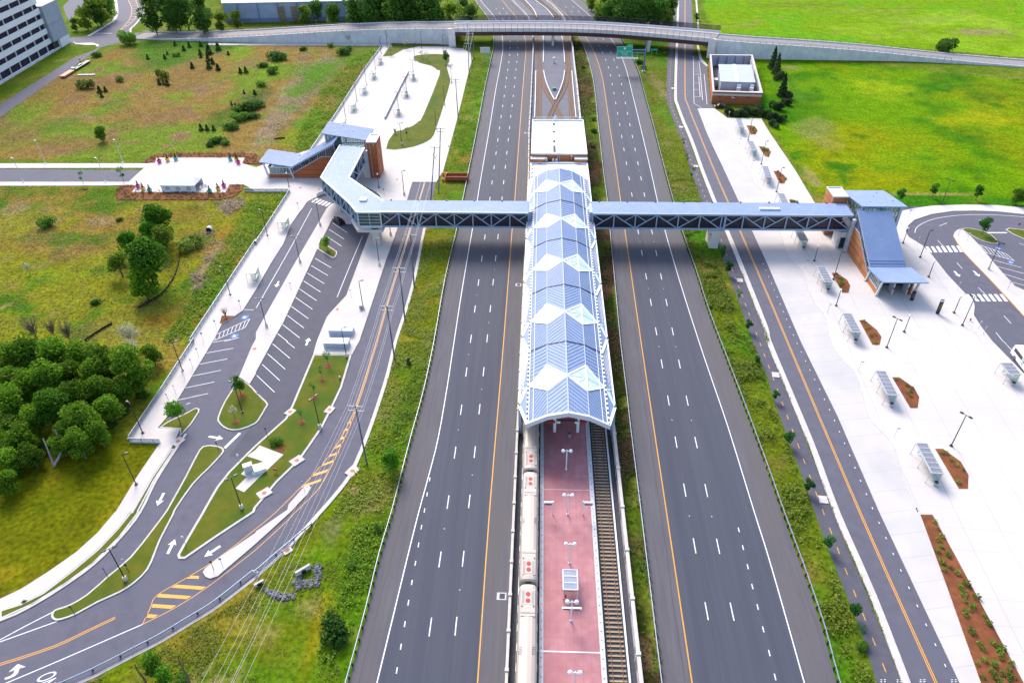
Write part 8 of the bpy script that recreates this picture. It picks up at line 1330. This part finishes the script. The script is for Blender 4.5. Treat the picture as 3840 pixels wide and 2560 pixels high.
tw = ['at the left end of the dark row above the far junction', 'second in the dark row above the far junction', 'third in the dark row, tallest', 'fourth in the dark row', 'last of the dark row beside the warehouse path', 'lower crown under the dark row', 'lower crown at the end of the dark row', 'pale tree at the warehouse corner', 'palest round tree against the warehouse wall', 'light green tree between garage and curved road', 'light green tree beside the far parking lot', 'smallest light tree next to the garage', 'tree at the inner kerb of the curved road', 'darker tree below the far parking lot']
for (x, y, rad, pr), w_ in zip(TL0, tw): plant(pr, 0, 0, x, y, rad, 'tree '+w_, 'trees at the far left junction')
plant(b_g, 0, 0, 1150, 350, 78, 'round green tree standing where the far road joins', None, 1.3); plant(b_dk, 0, 0, 885, 495, 45, 'dark bush by the end of the service lane'); plant(b_y, 0, 0, 800, 770, 68, 'pale green bush in the upper meadow left part'); plant(b_y, 0, 0, 1475, 670, 52, 'loose olive bush in the middle of the upper meadow', None, 1.4); plant(b_y, 0, 0, 1095, 725, 42, 'low yellow green bush in the upper meadow'); plant(wood_c, 0, 0, 918, 1222, 66, 'single dark round tree low in the upper meadow'); plant(b_y, 0, 0, 1630, 500, 30, 'small yellowish bush at the top of the upper meadow')
for i, (x, y, rd) in enumerate([(1605, 400, 18), (1735, 415, 20), (1685, 445, 20), (1840, 405, 20), (1835, 480, 22), (1842, 512, 18), (1915, 460, 36), (1908, 535, 26), (1950, 565, 24), (1915, 600, 30), (2000, 620, 26), (2000, 430, 30), (2095, 490, 16), (1535, 490, 14), (1510, 522, 18), (1355, 525, 18), (1762, 603, 24), (2205, 650, 22), (2255, 645, 24), (1460, 755, 22), (1500, 760, 18), (1535, 762, 24), (910, 825, 26), (965, 822, 22), (930, 872, 20), (2125, 950, 14), (2158, 955, 10), (2240, 845, 14), (2338, 850, 20), (1843, 1172, 26), (1900, 1175, 24), (1960, 1178, 22)]): plant(con_b, 0, 0, x, y, rd*1.1, 'small dark cedar dotted on the upper meadow', 'dark cedars of the upper meadow', .8, .45)
for i, (c_, x, y, rd) in enumerate([(0, 2210, 1075, 80), (0, 2290, 960, 90), (0, 2120, 1150, 70), (0, 2200, 1000, 60), (0, 1990, 1280, 70), (0, 1930, 1320, 45), (0, 2085, 1300, 50), (0, 2320, 1060, 60), (1, 20, 940, 70), (1, 60, 760, 50), (1, 190, 500, 90), (1, 60, 590, 50), (1, 130, 640, 60)]): plant(b_dk if i % 3 else b_g, c_, 0, x, y, rd, 'dark bush in the thicket across the upper meadow', 'thicket bushes of the upper meadow', .8)
TT = [(440, 120, 75, far_c), (550, 85, 70, far_a), (640, 75, 75, far_c), (705, 130, 80, far_a), (830, 95, 115, far_b), (905, 110, 80, far_a), (1010, 70, 110, far_b), (1130, 60, 115, far_a), (1250, 80, 110, far_b), (1370, 50, 115, far_a), (1460, 40, 100, far_b), (1560, 60, 125, far_a), (1650, 70, 95, far_b), (970, 160, 55, far_c), (1000, 170, 50, far_c), (1130, 160, 60, far_c), (1200, 150, 60, far_c), (1285, 165, 50, far_c), (1400, 140, 65, far_c), (1470, 135, 60, far_c), (1530, 150, 60, far_c), (1650, 160, 60, far_c), (1780, 120, 105, far_c), (1975, 130, 75, far_a), (710, 190, 55, far_c), (1900, 60, 60, far_a), (1310, 40, 100, far_b), (1200, 10, 100, far_a)]
tt = ['far left, over the yellow scaffold', 'between the scaffold and the dark trees', 'thin pale crown before the warehouse', 'in front of the warehouse right half', 'first tall dark crown', 'just right of the first tall dark crown', 'third dark crown', 'fourth dark crown', 'fifth dark crown', 'sixth dark crown on the top edge', 'behind the sixth crown', 'broad dark crown near the mast', 'right neighbour of the broad dark crown', 'small light tree at the left of the front row', 'second light tree of the front row', 'third light tree of the front row', 'fourth light tree of the front row', 'fifth light tree of the front row', 'sixth light tree of the front row', 'seventh light tree of the front row', 'eighth light tree of the front row', 'ninth light tree of the front row', 'big round light tree left of the mast', 'dark tree between mast and motorway', 'small light tree behind the yellow sign', 'tree touching the mast', 'tree filling the gap in the back row', 'tree cut by the top edge']
for (x, y, rad, pr), w_ in zip(TT, tt): plant(pr, 1, 0, x, y, rad*1.08, 'roadside tree, '+w_, 'trees behind the left approach road', miny=407+rad*.04)
TR_ = [(730, 20, 60, far_c), (800, 105, 75, far_c), (870, 115, 70, far_a), (950, 60, 100, far_a), (1000, 130, 80, far_a), (1090, 80, 130, far_b), (1100, 170, 90, far_a), (1190, 60, 110, far_a), (1240, 150, 100, far_b), (1330, 90, 110, far_a), (1420, 150, 75, far_c), (1440, 60, 80, far_a), (1330, 185, 70, far_a), (990, 180, 50, far_c), (1380, 20, 90, far_b), (1020, 10, 100, far_a), (880, 20, 80, far_a), (1455, 195, 45, far_c)]
ts = ['leftmost on the motorway edge', 'bright one low on the left', 'beside the bright one', 'rounded dark one', 'low dark one', 'tallest dark one', 'under the tallest', 'on the top edge, middle', 'deep green one, middle right', 'large one towards the path', 'light one at the path edge', 'dark one at the path edge', 'low one near the bridge rail', 'small light one near the bridge rail', 'top right one', 'top middle one', 'top left one', 'last small one before the path']
for (x, y, rad, pr), w_ in zip(TR_, ts): plant(pr, 2, 0, x, y, rad*1.05, 'tree in the grove between motorway and path, '+w_, 'grove behind the overpass', miny=408+rad*.05)
for x, y, rad, pr, lb in ((655, 615, 26, b_dk, 'dark bush on the median below the overpass'), (755, 1090, 28, b_g, 'median bush behind the white roof'), (752, 1195, 34, b_dk, 'dark median bush beside the white roof'), (740, 1320, 34, b_y, 'yellow green median bush beside the plant building'), (1170, 560, 40, b_dk, 'bush under the green exit sign'), (1215, 620, 30, b_g, 'bush at the foot of the blue sign column'), (1400, 490, 22, b_y, 'thin bush beside the path under the overpass'), (1700, 150, 32, far_c, 'small light tree along the far footway')): plant(pr, 2, 0, x, y, rad, lb)
hd = [(3, 60, 520, 48, con_a), (3, 95, 575, 46, con_a), (3, 118, 680, 50, b_con), (3, 150, 770, 52, con_a), (3, 178, 850, 52, b_con), (3, 172, 920, 46, b_con), (3, 85, 950, 60, b_con), (3, 35, 1045, 62, b_con), (3, 120, 1070, 50, b_con), (3, 62, 1120, 46, b_con), (2, 2020, 1010, 55, b_con), (2, 2085, 1020, 50, b_con), (2, 2155, 1005, 55, b_con), (2, 2215, 1005, 55, b_con), (2, 2275, 980, 55, b_con), (2, 2325, 1020, 50, b_con)]
ht = ['tall pointed evergreen at the far end of the hedge', 'pointed evergreen second from the far end', 'third evergreen of the hedge line', 'fourth evergreen of the hedge line', 'fifth evergreen of the hedge line', 'evergreen with a brown lower side', 'evergreen where the two hedge lines meet', 'evergreen at the hedge corner', 'outer evergreen at the hedge corner', 'last evergreen towards the plaza', 'evergreen nearest the parked black car', 'second evergreen from the parked black car', 'third evergreen from the parked black car', 'fourth evergreen from the parked black car', 'fifth evergreen from the parked black car', 'sixth evergreen from the parked black car']
for (c_, x, y, rd, pr), w_ in zip(hd, ht): plant(pr, c_, 0, x, y, rd, w_, 'evergreens around the power building', 1.15 if pr is b_con else 1.)
plant(b_g, 3, 0, 1608, 405, 98, 'single round dark bush beside the far right road', None, 1.1)
for x, y, rd, lb in ((1230, 215, 52, 'dark young tree right behind the right station roof'), (1530, 172, 50, 'young tree left of the tall lamp on the grass strip'), (1940, 190, 55, 'young tree right of the tall lamp on the grass strip'), (2310, 228, 72, 'largest young tree, at the right edge of the grass strip'), (2003, 495, 66, 'young tree on the first island of the bus loop')): plant(yng if rd < 70 else wood_c, 3, 1, x, y, rd, lb, 'young trees round the bus loop')
for c_, r_, x, y, rd, pr, lb in ((1, 1, 642, 655, 56, bri_b, 'bright round young tree on the small stall island'), (0, 2, 1615, 640, 108, bri_b, 'big bright young tree at the zigzag corner bed'), (0, 2, 2188, 400, 80, bri_b, 'bright young tree at the top of the rounded island'), (0, 2, 2140, 640, 50, palesm, 'white blossoming sapling on the rounded island'), (1, 2, 650, 140, 52, thin_, 'thin sapling at the top of the long lawn'), (1, 2, 592, 262, 40, thin_, 'faint sapling second on the long lawn'), (1, 2, 520, 420, 45, thin_, 'faint sapling third on the long lawn'), (1, 2, 405, 660, 45, thin_, 'faint sapling fourth on the long lawn'), (1, 2, 192, 895, 62, b_g, 'bright low bush on the long lawn'), (1, 2, 1240, 1080, 120, bri_a, 'bright bushy tree against the motorway guardrail'), (1, 2, 1400, 180, 28, con_b, 'little dark conifer in the verge'), (1, 3, 730, 1060, 160, b_dk, 'broad dark bush low in the verge'), (1, 3, 1120, 150, 45, b_dk, 'small dark bush beside the pale stones of the verge'), (1, 3, 900, 480, 50, b_g, 'green bush by the lower motorway guardrail'), (0, 3, 1390, 1400, 130, bri_b, 'leafy sapling group in front of the lower guardrail'), (0, 3, 1500, 1500, 110, bri_b, 'second leafy sapling in front of the lower guardrail'), (0, 3, 1690, 1520, 70, b_g, 'green bush at the bottom edge of the lawn'), (0, 3, 220, 818, 22, b_dk, 'tiny plant on the strip beside the lowest sidewalk bend'), (1, 0, 1380, 395, 32, palesm, 'pale sapling on the grass bank'), (1, 0, 1232, 450, 32, palesm, 'pale sapling at the corner of the grass bank'), (1, 0, 1742, 520, 42, yng, 'green sapling at the head of the bean island'), (1, 0, 1517, 490, 26, palesm, 'pale sapling left on the head of the bean island'), (1, 0, 1570, 510, 30, palesm, 'pale sapling centre of the head of the bean island'), (1, 0, 1275, 1195, 26, twig, 'bare sapling at the foot of the bean island'), (1, 0, 1383, 1205, 32, thin_, 'thin sapling at the foot of the bean island'), (1, 0, 800, 460, 62, b_dk, 'dark bush below the retaining wall'), (1, 0, 850, 440, 42, b_dk, 'second dark bush below the retaining wall'), (1, 0, 693, 415, 32, b_g, 'green bush by the wall foot path'), (1, 0, 430, 445, 34, b_dk, 'low bush near the start of the wall'), (1, 0, 850, 345, 34, twig, 'bare sapling against the retaining wall'), (0, 1, 740, 50, 42, thin_, 'sapling on the south side of the side road'), (0, 1, 1110, 20, 48, thin_, 'sapling beside the plaza end of the side road')): plant(pr, c_, r_, x, y, rd, lb)
for c_, r_, x, y, rd, pr, zs, lb in ((2, 1, 1940, 745, 36, yng, 1.8, 'tall narrow young tree below the footbridge pier'), (2, 1, 1992, 880, 52, yng, 1.1, 'pale young tree second below the footbridge'), (2, 1, 2088, 1135, 46, thin_, 1, 'sparse young tree third below the footbridge'), (2, 1, 2175, 1415, 46, yng, 1, 'dark young tree fourth below the footbridge'), (2, 2, 2255, 165, 40, yng, .9, 'young tree fifth below the footbridge'), (3, 2, 70, 490, 46, yng, 1, 'young tree sixth below the footbridge'), (3, 2, 200, 880, 62, yng, 1, 'young tree seventh below the footbridge'), (3, 2, 375, 1320, 64, yng, 1, 'young tree eighth below the footbridge'), (3, 3, 565, 270, 66, yng, 1, 'young tree ninth below the footbridge'), (3, 3, 812, 895, 70, yng, 1, 'young tree tenth below the footbridge'), (3, 3, 870, 1085, 60, thin_, .8, 'sparse young tree low over the path'), (3, 3, 880, 1240, 60, b_g, 1, 'bush pushing over the path edge near the bottom'), (2, 0, 1575, 1300, 30, thin_, 1, 'thin tree beside the path above the footbridge'), (2, 0, 1610, 1445, 32, thin_, 1, 'thin tree nearest above the footbridge'), (2, 1, 1660, 15, 40, thin_, 1.2, 'pale thin tree just above the footbridge')): plant(pr, c_, r_, x, y, rd, lb, 'young trees along the cycle path', zs)
ringm = mulch_m
for c_, r_, x, y, rd in ((1, 2, 660, 224, .95), (1, 2, 604, 357, .75), (1, 2, 537, 518, .75), (1, 2, 420, 745, .85), (1, 2, 230, 990, .9), (0, 2, 2167, 740, .75), (0, 2, 2210, 490, .9), (1, 1, 660, 735, .6), (0, 1, 785, 165, .8)): c = P(*q1(c_, r_, x, y), .16); structure('mulch_ring', MB().tube(c, c+Vector((0, 0, .09)), rd, rd*.75, 20), ringm)
for (x, y, x2, y2), lb in (((1345, 1580, 1240, 1400), 'left leaning dark dead trunk at the bottom edge'), ((1745, 1580, 1635, 1320), 'ivy covered dark trunk at the bottom edge')):
    b = P(*q1(0, 3, x, y)); t_ = P(*q1(0, 3, x2, y2), 5.5); r = thing('dead_tree', lb, 'tree', tuple(b)); V = [b.lerp(t_, i/6)+Vector((math.sin(i)*.12, 0, 0)) for i in range(7)]; m = MB()
    for i in range(6): m.tube(V[i], V[i+1], .17-.015*i, .155-.015*i, 7, cap=False)
    m.build('trunk', bark, r)
    if 'ivy' in lb: leaves('ivy', np.array([b.lerp(t_, .25+.75*t)+Vector(rng.normal(0, .16, 3)) for t in rng.random(300)]), .16, shr_dk, r)
# shrubs set out in the mulch beds: one object each
sm = [proto(proto_shrub, 'bed_shrub', .42, leafmat('bed_shrub_tan', (.34, .2, .09), (.28, .17, .07), (.2, .18, .06)), 60, .16), proto(proto_shrub, 'bed_shrub', .38, bpy.data.materials['bed_shrub_tan'], 55, .15), proto(proto_shrub, 'bed_shrub', .5, shr_g, 80, .17), proto(proto_shrub, 'bed_shrub', .4, shr_y, 60, .15)]
def bed_row(poly, n, pr, label, group, mind=.9):
    pa = np.array([a[:2] for a in inset(poly, .35)]); lo, hi = pa.min(0), pa.max(0); got = []
    for _ in range(n*40):
        p = rng.uniform(lo, hi)
        if inside(p[None], pa)[0] and all((p[0]-g[0])**2+(p[1]-g[1])**2 > mind*mind for g in got): got.append(p)
        if len(got) >= n: break
    for p in got: o = pr[int(rng.integers(len(pr)))].copy(); COL.objects.link(o); o.location = (p[0], p[1], .16); o.rotation_euler = (0, 0, rng.uniform(0, 6)); s = rng.uniform(.8, 1.25); o.scale = (s, s, s); tag(o, label, 'shrub', group)
bed_row(BEDW[9], 75, sm[:2], 'small tan shrub in the red mulch bed above the white plaza', 'shrubs of the upper mulch bed', .8); bed_row(BEDW[10], 105, sm[:2], 'small tan shrub in the red mulch bed below the white plaza', 'shrubs of the lower mulch bed', .75)
bed_row(BEDW[8], 68, sm[2:], 'small green shrub in the long brown planting strip at the lower right', 'shrubs of the long planting strip', .55)
for i, w_ in ((2, 'left of the station entrance'), (3, 'below the station entrance'), (0, 'second lowest'), (1, 'lowest with a green corner'), (4, 'farthest'), (5, 'second farthest'), (6, 'third farthest'), (7, 'behind the footbridge')): bed_row(BEDW[i], 6, sm[2:] if i in (2, 4, 5) else [sm[0], sm[3]], 'low shrub in the six sided bed, the one '+w_, 'shrubs of the plaza bed '+w_, .6)
# ------------------------------------------------------------------ ground cover
veg_r = leafmat('verge_leaf', (.14, .32, .012), (.24, .35, .02), (.32, .33, .06), .25); veg_l = leafmat('verge_grass', (.32, .32, .03), (.4, .35, .12), (.18, .29, .02), .18); veg_m = leafmat('median_weed', (.10, .13, .03), (.17, .11, .07), (.07, .15, .03), .2); mead = leafmat('meadow_grass', (.36, .31, .07), (.3, .34, .045), (.42, .3, .14), .09); lushm = leafmat('lush_leaf', (.22, .33, .015), (.31, .35, .04), (.14, .31, .02), .15)
zw = lambda n: W2(n)
vr = zw(q(2, 1, [(1560, 540), (1690, 930), (1790, 1250), (1900, 1568), (2160, 1568), (2040, 1250), (1930, 980), (1840, 740), (1790, 560)])+[]); vr2 = ring([p for p in [P(*q1(2, 2, x, y)) for x, y in ((1920, 0), (2060, 380), (2210, 780), (2352, 1150))]]+W2(q(3, 2, [(60, 1300), (150, 1568)])+q(3, 3, [(190, 130), (380, 600), (540, 1080), (680, 1568), (950, 2250)])), W2(q(2, 2, [(2200, 0), (2270, 200), (2352, 420)])+q(3, 2, [(40, 620), (150, 900), (260, 1200), (400, 1568)])+q(3, 3, [(520, 350), (680, 780), (800, 1100), (960, 1568), (1200, 2250)])))
scatter('verge_undergrowth', [vr, vr2], 8500, .3, .02, .85, veg_r, 'dense green undergrowth between the motorway and the cycle path', 'undergrowth', .9, 2, .95)
vr3 = zw(q(2, 0, [(1150, 520), (1210, 830), (1300, 1160), (1390, 1568), (1600, 1568), (1500, 1240), (1420, 950), (1400, 600), (1300, 520)])+[]); vr4 = zw(q(2, 1, [(1410, 0), (1480, 290), (1740, 290), (1660, 60), (1620, 0)])); scatter('verge_grass', [vr3, vr4], 4500, .27, .0, .3, veg_l, 'mixed grass and weeds right of the motorway below the sign', 'grass', .9, 2, .85)
vl = zw(q(1, 1, [(1570, 530), (1480, 960), (1330, 1500), (1640, 1568), (1740, 1000), (1845, 530)])+[]); vl2 = zw(q(1, 2, [(1300, 0), (1230, 300), (1050, 880), (950, 1130), (800, 1400), (700, 1568), (1270, 1568), (1440, 870), (1550, 430), (1620, 0)])); vl3 = zw(q(1, 3, [(560, 150), (350, 400), (100, 620), (0, 720), (0, 1568), (830, 1568), (1020, 880), (1140, 400), (1260, 0), (680, 0)])); vl4 = zw(q(0, 3, [(2352, 720), (2100, 860), (1750, 1080), (1250, 1370), (800, 1568), (2352, 1568)]))
scatter('verge_grass', [vl, vl2], 8000, .25, .0, .32, veg_l, 'tall mixed grass in the verge left of the motorway', 'grass', .9, 2, .85); scatter('lawn_tufts', [vl3, vl4], 5000, .17, .0, .12, veg_l, 'mown rough grass below the guardrail bend', 'grass', 1., 2, .9)
lush = [zw(q(1, 2, [(1440, 200), (1300, 640), (1180, 1000), (1130, 1250), (1250, 1270), (1390, 950), (1500, 500), (1560, 200)])), zw(q(1, 3, [(900, 100), (830, 450), (760, 800), (600, 1000), (560, 1350), (700, 1400), (880, 1150), (1000, 800), (1130, 350), (1200, 100)]))]; scatter('verge_bushes', lush, 2400, .28, .03, .6, lushm, 'low bright bushes along the southbound guardrail', 'undergrowth', .9, 2, .9)
vu = zw(q(1, 0, [(1960, 720), (1860, 1100), (1730, 1568), (1960, 1568), (2070, 1050), (2170, 520), (2190, 330), (2000, 500)])); scatter('verge_grass', [vu], 4200, .34, .0, .5, lushm, 'bushy green verge between the busway and the motorway', 'undergrowth', .9, 2, .9)
md = [[(15.6, 40), (15.6, 300), (19.5, 300), (19., 200), (18.6, 120), (18.6, 40)]]; scatter('median_weeds', md, 5000, .24, .0, .4, veg_m, 'dark weeds and dry stalks on the brown median strip', 'weeds', .8, 2, .9)
lm = [P(*p) for p in t3([(1460, 470), (1560, 700), (1640, 1000), (1690, 1400), (1490, 1400), (1440, 1000), (1400, 600)])]; scatter('median_grass', [lm], 2600, .35, .0, .5, veg_l, 'rough grass on the median beyond the white roof', 'grass', .9, 2, .8)
mu = Zpoly['meadow_up']; ml = W2([(-300, 695), (430, 704), (1045, 730), (925, 905), (680, 1265), (560, 1470), (430, 1600), (-300, 1640)]); scatter('meadow_grass', [mu], 30000, .34, .0, .38, mead, 'tall brown and green grass of the upper meadow', 'grass', .8, 1, .4); scatter('meadow_grass', [ml], 26000, .3, .0, .42, mead, 'tangled yellow green grass of the lower meadow', 'grass', .8, 1, .4)
gb = zw(q(1, 1, [(0, 205), (290, 205), (0, 640)])+q(0, 1, [(2352, 640), (1740, 1568), (1500, 1568), (1850, 1000), (2200, 400)])); scatter('bank_grass', [gb], 6000, .34, .05, .6, lushm, 'lush green bank below the left sidewalk railing', 'grass', .9, 2, .8)
gb2 = zw(q(1, 0, [(1140, 440), (1000, 600), (720, 1050), (480, 1380), (300, 1440), (420, 1150), (640, 800), (900, 540)])); scatter('bank_grass', [gb2], 5000, .4, .05, .6, lushm, 'lush green bank left of the busway wall', 'grass', .9, 2, .8)
dry = leafmat('dry_stalk', (.5, .39, .3), (.56, .46, .37), (.42, .32, .24), .3); dz = [zw(q(0, 1, [(1830, 560), (1960, 540), (2010, 680), (1960, 800), (1890, 900), (1870, 760)])), zw(q(0, 1, [(1760, 950), (1890, 950), (1860, 1100), (1770, 1120)])), zw(q(1, 0, [(380, 480), (540, 480), (400, 780), (340, 740)])), zw(q(1, 0, [(620, 700), (700, 740), (420, 1050), (120, 1300), (30, 1280), (300, 980)])), zw(q(0, 1, [(1980, 300), (2240, 230), (2260, 330), (2080, 420)]))]; scatter('dry_reeds', dz, 420, .3, .05, .6, dry, 'pale dry reeds along the drainage channel', 'reeds', .4, 2, .9, tri=True)
kg = MB()
scatter('path_verge', [ring([p+Vector((.03, 0, 0)) for p in PR if 30 < p.y < 170], [p+Vector((-1.2, 0, 0)) for p in FL if 30 < p.y < 170])], 2500, .15, .1, .3, veg_l, 'thin grass line between the cycle path and the kerb', 'grass', .6, 2)
for p in PROTO: drop(p)
